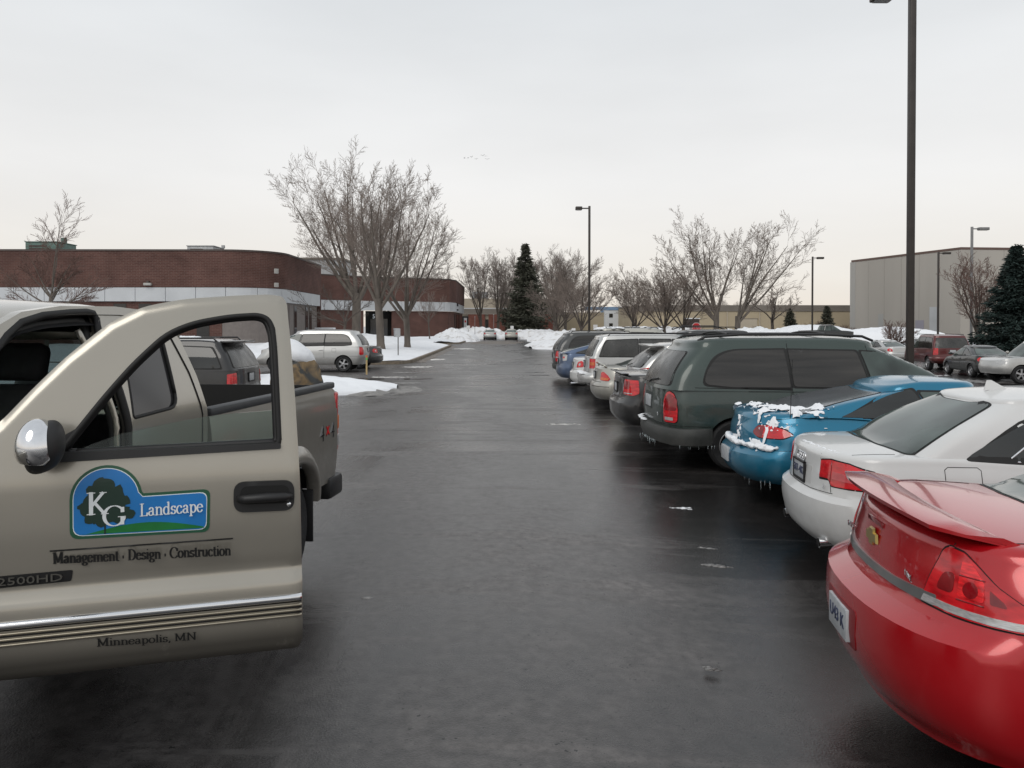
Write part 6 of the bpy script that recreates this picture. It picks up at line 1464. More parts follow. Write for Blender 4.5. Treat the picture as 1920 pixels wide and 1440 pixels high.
# low building closing the aisle
Cc = thing('low_building', 'low brick and beige building closing the end of the aisle', 'building')
wall('beige_wall', [(-8, 150), (11.3, 150)], 5.15, 6.9, .4, M_tanw2, Cc); wall('grey_band', [(-8, 150), (11.3, 150)], 4.0, 4.95, .5, M_fascia, Cc); wall('white_line', [(-8, 149.9), (11.3, 149.9)], 4.97, 5.13, .5, M_wpan, Cc)
wall('back_wall', [(-8, 150.6), (11.3, 150.6)], -.3, 3.99, .3, M_tanw2, Cc)
for (a, b) in ((-6.7, -3.6), (-2.9, .9), (3.8, 9.8)): wall('brick_wall', [(a, 150.1), (b, 150.1)], -.3, 3.98, .3, M_brick2, Cc)
for (a, b) in ((-3.5, -2.95), (1.0, 2.2)): wall('entrance_door', [(a, 150.35), (b, 150.35)], -.1, 3.0, .1, M_bwin, Cc)
wall('tan_wing', [(11.4, 156), (19.5, 156)], -.3, 4.4, .4, M_tanw, Cc); slab('roof', [(-8, 150.4), (11.3, 150.4), (11.3, 175), (-8, 175)], 6.5, 6.6, M_fascia, Cc)
rooftop('pale rooftop unit on the low building behind the far trees', -4.6, 156, 6.6, 3.0, 2.5, 1.7, M_gr, False)
# white and blue two storey building
W_ = thing('white_building', 'white two storey building with blue trim between the trees', 'building')
M_wh = mat('white_siding', (.60, .62, .64), .6, var=.06); M_bl = mat('blue_trim', (.16, .25, .38), .6, var=.1)
wall('white_wall', [(20.2, 165), (25.7, 165)], 0, 5.0, .4, M_wh, W_); wall('glazed_wall', [(17.0, 165.3), (20.1, 165.3)], 0, 4.6, .3, M_bwin, W_)
wall('blue_band', [(16.6, 164.9), (26, 164.9)], 5.02, 5.7, .6, M_bl, W_); box('blue_column', 19.9, 20.5, 164.7, 164.95, 0, 5.0, M_bl, W_); box('blue_column', 23.9, 24.2, 164.7, 164.95, 0, 5.0, M_bl, W_)
for k in range(4): box('mullion', 17.1 + k * .85, 17.2 + k * .85, 165.1, 165.29, .2, 4.6, M_wh, W_)
for k in range(4): box('glazing_bar', 17.0, 20.0, 165.12, 165.28, .7 + k * 1.1, .82 + k * 1.1, M_wh, W_)
for (x, z) in ((21.7, 3.5), (21.7, 1.5), (25.0, 3.5)): w = box('window', x, x + .75, 164.93, 164.99, z, z + .8, M_bwin, W_)
slab('roof', [(16.6, 165.6), (26, 165.6), (26, 180), (16.6, 180)], 5.3, 5.5, M_fascia, W_)
# long tan building and the grey hall
E_ = thing('tan_building', 'long low tan building with dark fascia behind the stop sign', 'building')
pe = [(23.6, 147), (66, 147)]
wall('tan_wall', pe, -.3, 4.45, .4, M_tanw, E_); wall('fascia', pe, 4.46, 5.6, .8, M_fascia, E_, -.15); slab('roof', [(23.6, 147.5), (66, 147.5), (66, 180), (23.6, 180)], 5.2, 5.3, M_fascia, E_)
wall('tan_wall', [(23.6, 180), (23.6, 147)], -.3, 5.5, .3, M_tanw, E_)
for x in (28.5, 33.9, 41, 47, 53.5, 60): box('downpipe', x, x + .16, 146.84, 146.99, 0, 4.4, M_tanw2, E_)
df = box('service_door', 43.2, 46.6, 146.86, 146.98, 0, 3.0, M_tanw2, E_); box('door_frame', 43.0, 46.8, 146.88, 146.985, 3.0, 3.15, M_fascia, df)
M_hedge = None
M_jnt2 = mat('pale_corner', (.40, .39, .37), .8)
F_ = thing('warehouse', 'tall blank grey precast hall behind the lamp posts on the right', 'building')
pf = [(54.9, 126), (60.0, 104.6), (118, 110)]
wall('precast_wall', pf, -.6, 11.85, .4, M_greyw, F_)
wall('coping', pf, 11.85, 12.15, .6, mat('brown_coping', (.13, .08, .065), .6), F_, -.06); slab('roof', [(55.3, 126), (60.3, 105), (118, 110.4), (118, 150), (70, 150)], 11.4, 11.5, M_fascia, F_)
wall('corner_trim', [(54.86, 126.35), (55.12, 125.05)], -.5, 11.84, .2, M_jnt2, F_, -.03)
M_jnt = mat('joint_sealant', (.34, .32, .29), .85)
for t_ in (.18, .34, .5, .66, .83):
    x, y = 54.9 + 5.1 * t_, 126 - 21.4 * t_; wall('panel_joint', [(x, y), (x + .018, y - .075)], -.4, 11.84, .03, M_jnt, F_, -.015)
for k in range(9): x, y = 60 + 6.0 * (k + 1), 104.6 + .56 * (k + 1); wall('panel_joint', [(x, y), (x + .08, y + .007)], -.4, 11.84, .03, M_jnt, F_, -.015)
dw = wall('loading_door', [(56.35, 119.9), (56.6, 118.85)], .5, 3.6, .05, mat('pale_door', (.36, .36, .35), .6), F_, -.03)
wall('white_door', [(58.75, 109.85), (59.15, 108.15)], -.4, 4.4, .06, M_wpan, F_, -.06); wall('lilac_door', [(58.1, 112.4), (58.5, 110.9)], -.4, 2.6, .06, mat('lilac_grey', (.30, .29, .34), .6), F_, -.06)
for (x, h) in ((73.5, 1.0), (79, .6)): t = thing('roof_vent', 'vent pipe on the grey hall roof, %s one' % ('taller' if h > .8 else 'shorter'), 'vent pipe', (x, 110, 11.5)); tube('pipe', [(0, 0, 0), (0, 0, .6 + h)], .09, M_gr, t); tube('cowl', [(0, 0, .6 + h), (-.3, 0, .7 + h)], .13, M_gr, t)
# ---------------------------------------------------------------- trees
M_bark = mat('grey_brown_bark', (.115, .098, .083), .9, var=.3, vscale=3, bump=.7, bscale=12, stretch=(1, 1, .3))
M_bark2 = mat('dark_bark', (.085, .07, .06), .9, var=.3, vscale=3)
M_twig = mat('brown_twigs', (.225, .185, .16), .9, var=.2, vscale=.6)
M_twig2 = mat('reddish_twigs', (.14, .085, .07), .9, var=.2, vscale=.6)
M_twigf = mat('pale_far_twigs', (.21, .175, .155), .9, var=.15, vscale=.4)
class Tree:
    def __init__(s, seed, tmin): s.rn = random.Random(seed); s.big = []; s.small = []; s.tmin = tmin
    def grow(s, p, d, L, r, lv, P):
        rn = s.rn; n = P['seg'][lv]; out = s.big if lv <= P['split'] else s.small; r1 = r * P['tap'][lv]; step = L / n
        wob = P['wob'][lv]; tr = P['trop'][lv]; mx = P['max']
        for i in range(n):
            d = (d + Vector((rn.gauss(0, wob), rn.gauss(0, wob), rn.gauss(0, wob) + tr))).normalized()
            q = p + d * step; a = r + (r1 - r) * i / n; b = r + (r1 - r) * (i + 1) / n
            out.append((p, q, max(a, s.tmin), max(b, s.tmin * .8))); p = q
            f = (i + 1) / n
            if lv < mx and f >= P['start'][lv]:
                k = P['kids'][lv]; k = int(k) + (rn.random() < k - int(k))
                for _ in range(k):
                    ang = R(rn.uniform(*P['ang'][lv])); ax = d.cross(Vector((rn.gauss(0, 1), rn.gauss(0, 1), rn.gauss(0, 1)))).normalized()
                    d2 = Matrix.Rotation(ang, 3, ax) @ d
                    if d2.z < P.get('minz', -.25): d2.z = abs(d2.z) * .4; d2.normalize()
                    s.grow(p, d2, L * rn.uniform(*P['len'][lv]) * (1 - .35 * f * (lv > 0)), b * P['rad'][lv], lv + 1, P)
def tubes_mesh(name, segs, n, m):
    k = len(segs)
    if not k: return None
    A = np.array([s[0][:] for s in segs]); B = np.array([s[1][:] for s in segs]); ra = np.array([s[2] for s in segs]); rb = np.array([s[3] for s in segs])
    d = B - A; d /= np.linalg.norm(d, axis=1)[:, None] + 1e-9; up = np.tile([0.2, .1, 1.0], (k, 1)); u = np.cross(d, up); u /= np.linalg.norm(u, axis=1)[:, None] + 1e-9; w = np.cross(d, u)
    V = np.zeros((k, 2 * n, 3))
    for j in range(n):
        t = 2 * PI * j / n; o = u * math.cos(t) + w * math.sin(t); V[:, j] = A + o * ra[:, None]; V[:, n + j] = B + d * ra[:, None] * .3 + o * rb[:, None]
    F = np.zeros((k, n, 4), int); base = np.arange(k) * 2 * n
    for j in range(n): F[:, j] = np.stack([base + j, base + (j + 1) % n, base + n + (j + 1) % n, base + n + j], 1)
    me = bpy.data.meshes.new(name); V = V.reshape(-1, 3); F = F.reshape(-1, 4)
    me.vertices.add(len(V)); me.vertices.foreach_set('co', V.ravel()); me.loops.add(F.size); me.loops.foreach_set('vertex_index', F.ravel().astype(np.int32))
    me.polygons.add(len(F)); me.polygons.foreach_set('loop_start', np.arange(0, F.size, 4, dtype=np.int32)); me.polygons.foreach_set('use_smooth', np.ones(len(F), bool)); me.update(calc_edges=True); me.validate(); me.materials.append(m); return me
def bare_tree(name, label, x, y, H, fork, seed, limbs, r0=.22, tmin=.012, spread=(18, 38), m1=None, m2=None, lean=(0, 0), z=None, dens_=1.0, mx=4, limbdirs=None, group=None, wob=1.0, lenf=1.0):
    t = Tree(seed, tmin); rn = t.rn
    P = dict(seg=[5, 8, 6, 5, 3, 2], tap=[.75, .18, .22, .3, .4, .5], wob=[.03*wob, .04*wob, .045*wob, .055*wob, .07*wob, .09], trop=[.02, .03, .045, .05, .045, .05], start=[2, .22, .15, .12, .2, 2],
             kids=[0, 1.1*dens_, 1.05*dens_, 1.05*dens_, .9, 0], ang=[(20, 40), (22, 46), (22, 46), (24, 50), (22, 48), (20, 45)], len=[(.5, .6), (.34, .52), (.42, .62), (.40, .62), (.4, .6), (.5, .6)],
             rad=[.6, .34, .42, .5, .7, .7], max=mx, split=1)
    d0 = Vector((lean[0], lean[1], 1)).normalized(); p = Vector((0, 0, -.2))
    t.big.append((Vector((0, 0, -.2)), Vector((0, 0, .25)), r0 * 1.45, r0 * 1.08))
    nseg = 4; a = Vector((0, 0, .2))
    for i in range(nseg):
        d0 = (d0 + Vector((rn.gauss(0, .03 * wob), rn.gauss(0, .03 * wob), 0))).normalized(); q = a + d0 * (fork / nseg); t.big.append((a, q, r0 * (1.08 - .10 * i / nseg), r0 * (1.08 - .1 * (i + 1) / nseg))); a = q
    dirs = limbdirs or [(rn.uniform(*spread), 360 * k / limbs + rn.uniform(-25, 25)) for k in range(limbs)] + [(rn.uniform(2, 9), rn.uniform(0, 360))]
    for k, dd in enumerate(dirs):
        an, az_ = dd[0], dd[1]; lf = dd[2] if len(dd) > 2 else 1
        d = Vector((math.sin(R(an)) * math.cos(R(az_)), math.sin(R(an)) * math.sin(R(az_)), math.cos(R(an))))
        off = -rn.uniform(0, .35) * fork if len(dd) < 4 else -dd[3] * fork
        st = a + d0 * off
        LL = (H - (st.z)) * lf * rn.uniform(.72, .86) * (1.0 + .12 * (an > 30)) * lenf
        t.grow(st, d, LL, r0 * (.50 if k < len(dirs) - 1 else .6), 1, P)
    e = thing(name, label, 'tree', (x, y, gz(x, y) - .05 if z is None else z), group=group)
    mp_ = np.array([s_[1][2] for s_ in t.small + t.big]).max(); k = H / mp_; 
    for arr in (t.big, t.small):
        for i, (p, q, ra, rb) in enumerate(arr): arr[i] = (p * k, q * k, ra, rb)
    obj('trunk', tubes_mesh('trunk', t.big, 8, m1 or M_bark), e); obj('crown', tubes_mesh('crown', t.small, 3, m2 or M_twig), e); return e
LZ = .35
tA = bare_tree('bare_tree', 'tallest bare tree with spreading crown, thick grey trunk left of the entrance', -13.3, 72, 18.3, 4.6, 21, 6, .38, .011, (20, 42), dens_=1.1, z=LZ, mx=5, limbdirs=[(27, 180, 1.0), (33, 200, .9), (21, 160, 1.05), (14, 250, 1.05), (10, 20, 1.08), (22, 350, 1), (32, 10, .8), (16, 90, 1), (40, 170, .7)])
tB = bare_tree('bare_tree', 'bare tree with forked trunk right of the dark entrance', -8.0, 52, 13.0, 3.4, 33, 6, .25, .0085, (15, 34), z=LZ, dens_=1.1, mx=5, limbdirs=[(38, 0, .85, .25), (24, 20, 1), (14, 60, 1), (12, 180, 1), (26, 190, .9), (20, 90, 1), (18, 270, .95)])
tC = bare_tree('bare_tree', 'bare tree with rounded crown reaching over the aisle, right of the forked one', -7.0, 58, 12.6, 2.9, 47, 8, .21, .0085, (18, 50), z=LZ, dens_=1.1, lenf=1.1, mx=5)
bare_tree('small_tree', 'small crooked dark tree in front of the white band beside the minivan', -12.8, 64, 4.9, 1.9, 51, 5, .11, .014, (35, 68), M_bark2, M_bark2, z=LZ, mx=3, wob=2.2, limbdirs=[(60, 180, 1.3), (66, 200, 1.1), (45, 160, 1.0), (25, 0, 1), (50, 10, .9), (35, 90, .8), (40, 270, .8)])
bare_tree('small_tree', 'slim young tree against the brick wall right of the bin', -7.9, 85, 5.2, 2.2, 53, 5, .07, .013, (25, 50), M_bark, M_twig, z=LZ, mx=3)
bare_tree('small_tree', 'slender tree with a straight leader in front of the left brick building', -25.6, 45, 9.2, 3.2, 57, 9, .11, .008, (30, 66), M_bark, M_twig2, z=.2, mx=4, dens_=1.15, limbdirs=[(3, 0, 1.0, 0), (62, 180, .55, .3), (66, 0, .55, .3), (64, 20, .5, .2), (60, 200, .5, .15), (50, 90, .4, .1), (45, 170, .42, 0), (44, 10, .42, 0), (30, 190, .5, 0), (28, 5, .5, 0), (16, 100, .75, 0)])
far1 = bare_tree('bare_tree', 'twin trunk bare tree left of the big spruce', -3.6, 126, 14.3, 3.6, 61, 5, .24, .016, (8, 24), M_bark, M_twigf, mx=4, dens_=1.15)
def copy_tree(src, label, x, y, s, rz, group=None, z=None):
    c = dup(src); c['label'] = label; c.location = (x, y, src.location.z if z is None else z); c.scale = (s, s, s); c.rotation_euler = (0, 0, R(rz)); return c
copy_tree(far1, 'bare tree touching the left side of the big spruce', -1.0, 128, 1.0, 140)
far2_ = bare_tree('bare_tree', 'broad pale bare tree rising behind the big spruce', 8.8, 141, 16.4, 3.5, 67, 8, .28, .017, (16, 42), M_bark, M_twigf, mx=4, dens_=1.3)
copy_tree(far2_, 'second broad pale bare tree, right of the spruce', 11.2, 146, .97, 250)
copy_tree(far2_, 'pale bare tree whose top shows left of the spruce tip', .8, 149, 1.0, 80)
copy_tree(far2_, 'pale far tree above the roof left of the tallest bare tree', -33, 146, .98, 200); copy_tree(far2_, 'pale far tree behind the second brick building', -14, 152, .82, 20); copy_tree(far2_, 'pale far tree behind the entrance trees', -22, 150, .9, 290)
shrub_t = bare_tree('bare_tree', 'round crowned bare tree behind the black lamp post in the middle', 9.6, 100, 9.4, 1.8, 71, 10, .18, .012, (18, 58), M_bark2, M_twig, mx=5, dens_=1.0)
copy_tree(shrub_t, 'round crowned bare tree right of the spruce, lower than its neighbour', 7.2, 108, .92, 60)
copy_tree(shrub_t, 'bare tree left of the white and blue building corner', 15.9, 96, .92, 130)
copy_tree(shrub_t, 'bare tree between the white building and the stop sign', 17.3, 86, .98, 220)
t3 = bare_tree('bare_tree', 'bare tree with a thick lower fork just left of the stop sign', 19.3, 86, 8.9, 2.3, 79, 6, .18, .012, (22, 50), M_bark2, M_twig, mx=5, dens_=1.0)
bare_tree('bare_tree', 'tall fan shaped bare tree right of the stop sign', 25.9, 97, 16.6, 4.0, 83, 6, .33, .014, (15, 40), M_bark, M_twig, dens_=1.0, mx=5, limbdirs=[(40, 180, .95), (34, 190, 1), (26, 175, 1), (18, 150, 1), (8, 30, 1), (14, 350, .95), (12, 200, 1), (46, 170, .75)])
bare_tree('bare_tree', 'tall leaning bare tree with a broken limb, right of the fan shaped one', 29.2, 100, 16.8, 3.2, 89, 5, .34, .014, (15, 40), M_bark, M_twig, dens_=1.0, mx=5, limbdirs=[(8, 20, .62), (20, 5, 1.02), (34, 0, 1.05), (42, 355, 1.0), (28, 10, 1.05), (24, 350, 1)])
bare_tree('small_tree', 'twisted small bare tree in front of the tan wall', 36.8, 109, 8.2, 3.0, 97, 4, .2, .018, (25, 55), M_bark2, M_twig, mx=4, wob=2.4, dens_=.9)
bare_tree('bare_tree', 'reddish bare tree beside the dark spruce on the right', 34.6, 58, 7.9, 1.6, 101, 9, .14, .012, (12, 44), M_bark2, M_twig2, mx=4, dens_=.95)
for k, (x, s_, rz) in enumerate(((46, .5, 10), (52, .45, 100), (57.5, .52, 200), (62.5, .42, 300), (40, .5, 150), (33, .55, 30))):
    copy_tree(far2_, ['low far tree behind the tan roof, right of the leaning tree', 'low far tree behind the tan roof near the third lamp post', 'low far tree behind the tan roof nearest the grey hall', 'small far tree peeping between tan roof and grey hall', 'far tree behind the twisted tree', 'far tree behind the leaning trunk'][k], x, 176, s_ * 1.05, rz)
bush = bare_tree('bare_shrub', 'reddish bare shrub beside the tall lamp post', 30.4, 62, 2.9, .25, 103, 12, .05, .010, (10, 62), M_bark2, M_twig2, mx=3, dens_=1.3); bush['category'] = 'shrub'
for k, (x, y, s_, rz) in enumerate(((23.2, 98, .85, 30), (27.6, 103, .7, 80), (33.0, 104, .75, 160), (46.5, 118, 1.0, 230), (50.5, 118, .8, 300))):
    c_ = copy_tree(bush, ['bare shrub left of the fan shaped tree', 'bare shrub between the two tall trees', 'bare shrub right of the leaning tree', 'reddish shrub behind the black pickup', 'reddish shrub by the grey hall corner'][k], x, y, s_, rz, z=gz(x, y) - .1)
# ---- spruces
M_needle = mat('spruce_needles', (.060, .062, .044), .8, var=.5, vscale=1.2); M_needle2 = mat('blue_spruce_needles', (.016, .032, .028), .8, var=.5, vscale=1.5)
def spruce(name, label, x, y, H, Rb, seed, nb, clump, m, z=None, sz=1.0, cz=.04):
    rn = random.Random(seed); V = []; F = []; segs = [(Vector((0, 0, -.2)), Vector((0, 0, H * .97)), Rb * .055, .02)]
    for b in range(nb):
        f = (b + rn.random()) / nb; f = f**1.15; zz = H * (cz + (1 - cz) * f); rr = Rb * ((1 - f)**.95) * rn.uniform(.5, 1.15) + .12 * sz; a = rn.random() * 2 * PI
        ca, sa = math.cos(a), math.sin(a); pr = None
        k = max(3, int(clump * (rr / Rb) + 2)); 
        for i in range(1, k + 1):
            t = i / k; dr = rr * t; dz = -rr * .30 * t + rr * .20 * t * t * 1.4
            c_ = Vector((ca * dr, sa * dr, zz + dz))
            if pr is not None: segs.append((pr, c_, .02 * sz, .012 * sz))
            pr = c_
            for q in range(7):
                wdt = rr * .28 * (1 - t * .6) + .06; off = Vector((-sa, ca, 0)) * rn.gauss(0, wdt) + Vector((0, 0, rn.gauss(-.04, .07 * sz))); o = c_ + off
                dv = Vector((ca * rn.uniform(.3, 1) - sa * rn.gauss(0, .6), sa * rn.uniform(.3, 1) + ca * rn.gauss(0, .6), rn.uniform(-.45, .25))).normalized() * rn.uniform(.16, .34) * sz
                sv = dv.cross(Vector((rn.gauss(0, 1), rn.gauss(0, 1), rn.gauss(0, 1)))).normalized() * .05 * sz; n0 = len(V)
                V += [o - sv, o + sv, o + dv + sv * .3, o + dv - sv * .3]; F.append((n0, n0+1, n0+2, n0+3))
    for q in range(40):
        o = Vector((rn.gauss(0, .05), rn.gauss(0, .05), H * rn.uniform(.9, 1.0))); dv = Vector((rn.gauss(0, .5), rn.gauss(0, .5), rn.random())).normalized() * .2 * sz; sv = Vector((.03, .03, 0)) * sz; n0 = len(V); V += [o - sv, o + sv, o + dv + sv * .3, o + dv - sv * .3]; F.append((n0, n0+1, n0+2, n0+3))
    e = thing(name, label, 'tree', (x, y, gz(x, y) if z is None else z)); obj('trunk', tubes_mesh('trunk', segs, 5, M_bark2), e); obj('crown', mesh('crown', V, F, m), e); return e
spruce('spruce_tree', 'big dark spruce standing at the end of the aisle', 3.15, 118, 13.3, 4.0, 5, 300, 13, M_needle, .5, 1.6)
spruce('spruce_tree', 'dark blue green spruce cut off by the right edge', 32.2, 50, 7.3, 2.75, 6, 420, 17, M_needle2, None, 1.0)
sp1 = spruce('spruce_tree', 'small spruce left of the black pickup, before the tan wall', 41.6, 116, 4.4, 1.5, 7, 150, 8, M_needle, None, 1.0)
c_ = dup(sp1); c_['label'] = 'small spruce just above the black pickup cab'; c_.location = (45.4, 112, gz(45, 112)); c_.rotation_euler = (0, 0, 2); c_.scale = (1, 1, 1.06)

# ---------------------------------------------------------------- lamp posts, signs, small things
M_pole = mat('dark_bronze_pole', (.045, .038, .034), .5, .2, var=.15); M_pole2 = mat('grey_pole', (.22, .22, .22), .5, .3, var=.1)
M_conc = mat('concrete', (.30, .29, .27), .85, var=.15, vscale=5, bump=.3)
def lamp(label, x, y, H, w, side, m, hl=.75, tilt=0):
    z = gz(x, y); t = thing('lamp_post', label, 'lamp post', (x, y, z), group='parking lot lamp posts'); t.rotation_euler = (0, tilt, 0)
    V = []; bm = bmesh.new(); bxb(bm, -w/2, w/2, -w/2, w/2, .5, H, w * .12); obj('pole', from_bm('pole', bm, m, angle=40), t)
    V, F = lathe([(.0001, 0), (.28, 0), (.28, .55), (.26, .6), (.0001, .6)], 24); o = obj('base', mesh('base', V, F, M_conc, smooth=True, angle=40), t); o.rotation_euler = (PI / 2, 0, 0); o.location = (0, 0, 0); o.scale = (1, 1, 1)
    box('arm', min(0, side * .55), max(0, side * .55), -.035, .035, H - .20, H - .12, m, t)
    bm = bmesh.new(); bxb(bm, min(side * .5, side * (.5 + hl)), max(side * .5, side * (.5 + hl)), -.2, .2, H - .27, H - .05, .03); h = obj('lamp_head', from_bm('lamp_head', bm, m, angle=40), t)
    box('lens', min(side * .56, side * (.44 + hl)), max(side * .56, side * (.44 + hl)), -.15, .15, H - .29, H - .271, M_clear, h); return t
lamp('nearest and tallest looking lamp post, rising out of the top of the picture', 10.2, 20.0, 10.36, .155, -1, M_pole, .5)
lamp('black lamp post behind the right hand row with its head pointing left', 5.82, 54.6, 10.1, .15, -1, M_pole, .45)
lamp('black lamp post right of the leaning tree with its head pointing right', 34.8, 90, 9.9, .17, 1, M_pole)
lamp('black lamp post in front of the grey hall', 45.8, 84, 9.95, .17, 1, M_pole)
lamp('pale grey lamp post with the highest head, near the right edge', 37.0, 63, 10.1, .16, 1, M_pole2, .8)
def prism(name, pts, y0, y1, m, parent=None):
    """polygon in x,z extruded along y"""
    k = len(pts); V = [(x, y0, z) for x, z in pts] + [(x, y1, z) for x, z in pts]; F = [tuple(range(k)), tuple(range(k, 2*k))[::-1]] + [(i, k+i, k+(i+1) % k, (i+1) % k) for i in range(k)]
    bm = bmesh.new(); vs = [bm.verts.new(v) for v in V]
    for f in F: bm.faces.new([vs[i] for i in f])
    return obj(name, from_bm(name, bm, m), parent)
M_stop = mat('stop_red', (.50, .01, .015), .5); M_swhite = mat('sign_white', (.65, .65, .65), .5)
t = thing('stop_sign', 'red STOP sign beyond the parked row', 'sign', (15.9, 66, gz(16, 66)))
box('post', -.03, .03, .02, .06, 0, 2.35, M_pole2, t)
oc = lambda r: [(r * math.cos(R(22.5 + 45 * k)), 2.02 + r * math.sin(R(22.5 + 45 * k))) for k in range(8)]
prism('sign_border', oc(.41), 0, .012, M_swhite, t); f = prism('sign_face', oc(.375), -.006, -.001, M_stop, t)
o = obj('lettering', text_mesh('STOP', .30, M_swhite, 'lettering'), f); o.location = (0, -.010, 2.02); o.rotation_euler = (PI / 2, 0, 0)
box('small_plate', -.18, .18, -.004, .012, 1.36, 1.56, M_swhite, t)
t = thing('board_sign', 'dark board sign capped with snow behind the stop sign', 'sign', (26.4, 112, gz(26, 112)))
box('board', -1.0, 1.0, -.1, .1, 1.0, 2.85, M_cope, t, .02); box('snow_cap', -1.1, 1.1, -.2, .2, 2.86, 3.02, M_snow, t, .06); box('post', -.9, -.75, -.05, .05, 0, 1.0, M_cope, t); box('post', .75, .9, -.05, .05, 0, 1.0, M_cope, t)
t = thing('post_sign', 'small grey parking sign on a thin post in the snow', 'sign', (-5.95, 45, .3)); box('post', -.025, .025, -.02, .02, -.1, 1.30, M_pole, t); box('sign_plate', -.13, .13, -.03, -.021, .92, 1.40, M_gr, t)
t = thing('notice_sign', 'white notice with red emblem on a dark board by the brick corner', 'sign', (-5.6, 116, .2)); box('board', -.45, .45, -.05, .05, 1.0, 3.0, M_black, t); box('notice', -.22, .22, -.07, -.051, 1.4, 2.75, M_swhite, t); box('emblem', -.12, .12, -.08, -.071, 2.1, 2.4, M_stop, t); box('post', -.05, .05, -.04, .04, 0, 1.0, M_black, t)
for (x, y, h, lb) in ((-3.9, 107, 3.0, 'thin white marker post left of the far cars'), (-1.45, 112, 3.4, 'thin marker post behind the far cars')):
    t = thing('marker_post', lb, 'post', (x, y, 0)); box('post', -.03, .03, -.03, .03, 0, h, M_pole2, t); box('post_cap', -.05, .05, -.05, .05, h, h + .04, M_swhite, t)
for (x, y, z, lb) in ((1.1, 110, 1.55, 'small white sign over the snow between the far cars'), (-4.6, 103, 1.6, 'small white sign over the left snow bank'), (9.6, 84, 1.7, 'small pale sign on the right snow bank'), (8.0, 92, 1.3, 'small grey sign in the right snow bank')):
    t = thing('post_sign', lb, 'sign', (x, y, z - 1.2)); box('post', -.03, .03, -.02, .02, 0, 1.2, M_pole2, t); box('sign_plate', -.22, .22, -.04, -.021, 1.0, 1.45, M_swhite, t)
t = thing('marker_stake', 'wooden marker stake with green and orange top at the snow tongue', 'stake', (-5.25, 30.6, 0)); box('stake', -.03, .03, -.02, .02, 0, .56, mat('pale_wood', (.45, .33, .16), .7, var=.2, vscale=20), t); box('green_band', -.033, .033, -.023, .023, .561, .65, mat('flag_green', (.12, .42, .08), .6), t); box('orange_top', -.033, .033, -.023, .023, .651, .74, mat('flag_orange', (.6, .16, .04), .6), t)
# electrical boxes by the building
t = thing('utility_box', 'low snow topped utility box beside the brick wall', 'utility box', (-17.4, 78, .3)); box('cabinet', -.9, .9, -.5, .5, 0, 1.2, M_gr, t, .03); box('snow_cap', -.92, .92, -.52, .52, 1.21, 1.36, M_snow, t, .05)
# boulder with snow cap
def rockmat():
    m, n, l, p = nodemat('boulder_stone'); tc = n.new('ShaderNodeTexCoord'); z = n.new('ShaderNodeTexNoise'); z.inputs['Scale'].default_value = 2.1; z.inputs['Detail'].default_value = 9; z.inputs['Distortion'].default_value = .8; l(tc.outputs['Object'], z.inputs['Vector'])
    r = n.new('ShaderNodeValToRGB'); r.color_ramp.elements[0].position = .42; r.color_ramp.elements[0].color = (.055, .058, .058, 1); r.color_ramp.elements[1].position = .54; r.color_ramp.elements[1].color = (.23, .16, .085, 1); e = r.color_ramp.elements.new(.66); e.color = (.11, .085, .06, 1)
    l(z.outputs[0], r.inputs[0]); l(r.outputs[0], p.inputs['Base Color']); p.inputs['Roughness'].default_value = .85
    b = n.new('ShaderNodeBump'); b.inputs['Distance'].default_value = .04; b.inputs['Strength'].default_value = .9; l(z.outputs[0], b.inputs['Height']); l(b.outputs[0], p.inputs['Normal']); return m
bm = bmesh.new(); bmesh.ops.create_icosphere(bm, subdivisions=5, radius=1)
for v in bm.verts:
    n_ = 1 + .16 * mnoise.noise(v.co * 1.3 + Vector((3, 1, 2))) + .06 * mnoise.noise(v.co * 4); zz = v.co.z
    v.co = Vector((v.co.x * .62 * n_ * (1 - .18 * zz), v.co.y * .6 * n_, .55 + zz * .82 * n_))
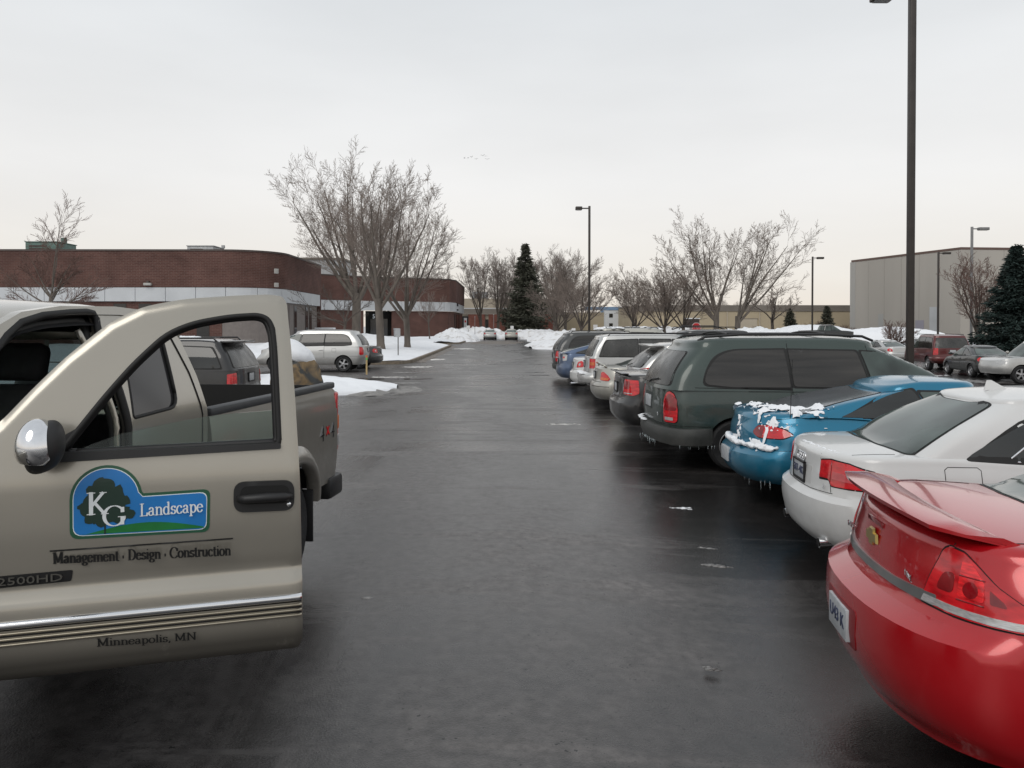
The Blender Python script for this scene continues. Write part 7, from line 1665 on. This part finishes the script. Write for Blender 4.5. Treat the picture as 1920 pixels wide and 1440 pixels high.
t = thing('boulder', 'tall tan and grey boulder capped with snow beyond the truck bed', 'boulder', (-5.32, 20.6, gz(-5, 20)))
obj('stone', from_bm('stone', bm, rockmat(), smooth=True), t)
bm = bmesh.new(); bmesh.ops.create_icosphere(bm, subdivisions=5, radius=1)
for v in bm.verts:
    n_ = 1 + .12 * mnoise.noise(v.co * 1.6 + Vector((8, 1, 2))); zz = v.co.z; v.co = Vector((-.10 + v.co.x * .54 * n_, v.co.y * .6 * n_, 1.22 + (zz * .40 if zz > 0 else zz * .16) * n_ - .22 * v.co.x))
obj('snow_cap', from_bm('snow_cap', bm, M_snow, smooth=True), t)
# birds
for k, (px, py) in enumerate(((871, 298.5), (878, 298), (884, 296.5), (893, 300), (905, 294), (911, 294.5), (913.5, 300.5))):
    Y = 300; X = (px - 945) / 1500 * Y; Z = 1.88 + (610 - py) / 1500 * Y * 1.003; fl_ = [.25, -.1, .3, .1, .35, -.05, .2][k]
    V = [(-.35, 0, 0), (-.1, .06, .06), (-.1, -.06, .06), (.3, .05, .03), (.3, -.05, .03), (.45, 0, .05), (0, 0, -.07), (0, .06, .03), (.14, .06, .03), (-.02, .8, fl_), (0, -.06, .03), (.14, -.06, .03), (-.02, -.8, fl_), (.0, .5, fl_ * .8 + .05), (0, -.5, fl_ * .8 + .05)]
    F = [(0, 1, 2), (1, 3, 4, 2), (3, 5, 4), (0, 6, 1), (0, 2, 6), (1, 6, 3), (2, 4, 6), (3, 6, 5), (4, 5, 6), (7, 8, 13), (8, 9, 13), (10, 14, 11), (11, 14, 12)]
    o = obj('bird', mesh('bird', V, F, M_under)); o.location = (X, Y, Z); o.rotation_euler = (0, 0, R(20 + 12 * k)); o.scale = (1.15,) * 3
    o['label'] = ['leftmost bird of the small flock in the sky', 'second bird from the left in the flock', 'third bird from the left, slightly higher', 'fourth bird, lowest of the left hand group', 'highest bird at the left of the right hand trio', 'bird beside the highest one in the right hand trio', 'lowest and rightmost bird of the flock'][k]; o['category'] = 'bird'; o['group'] = 'small flock of birds'
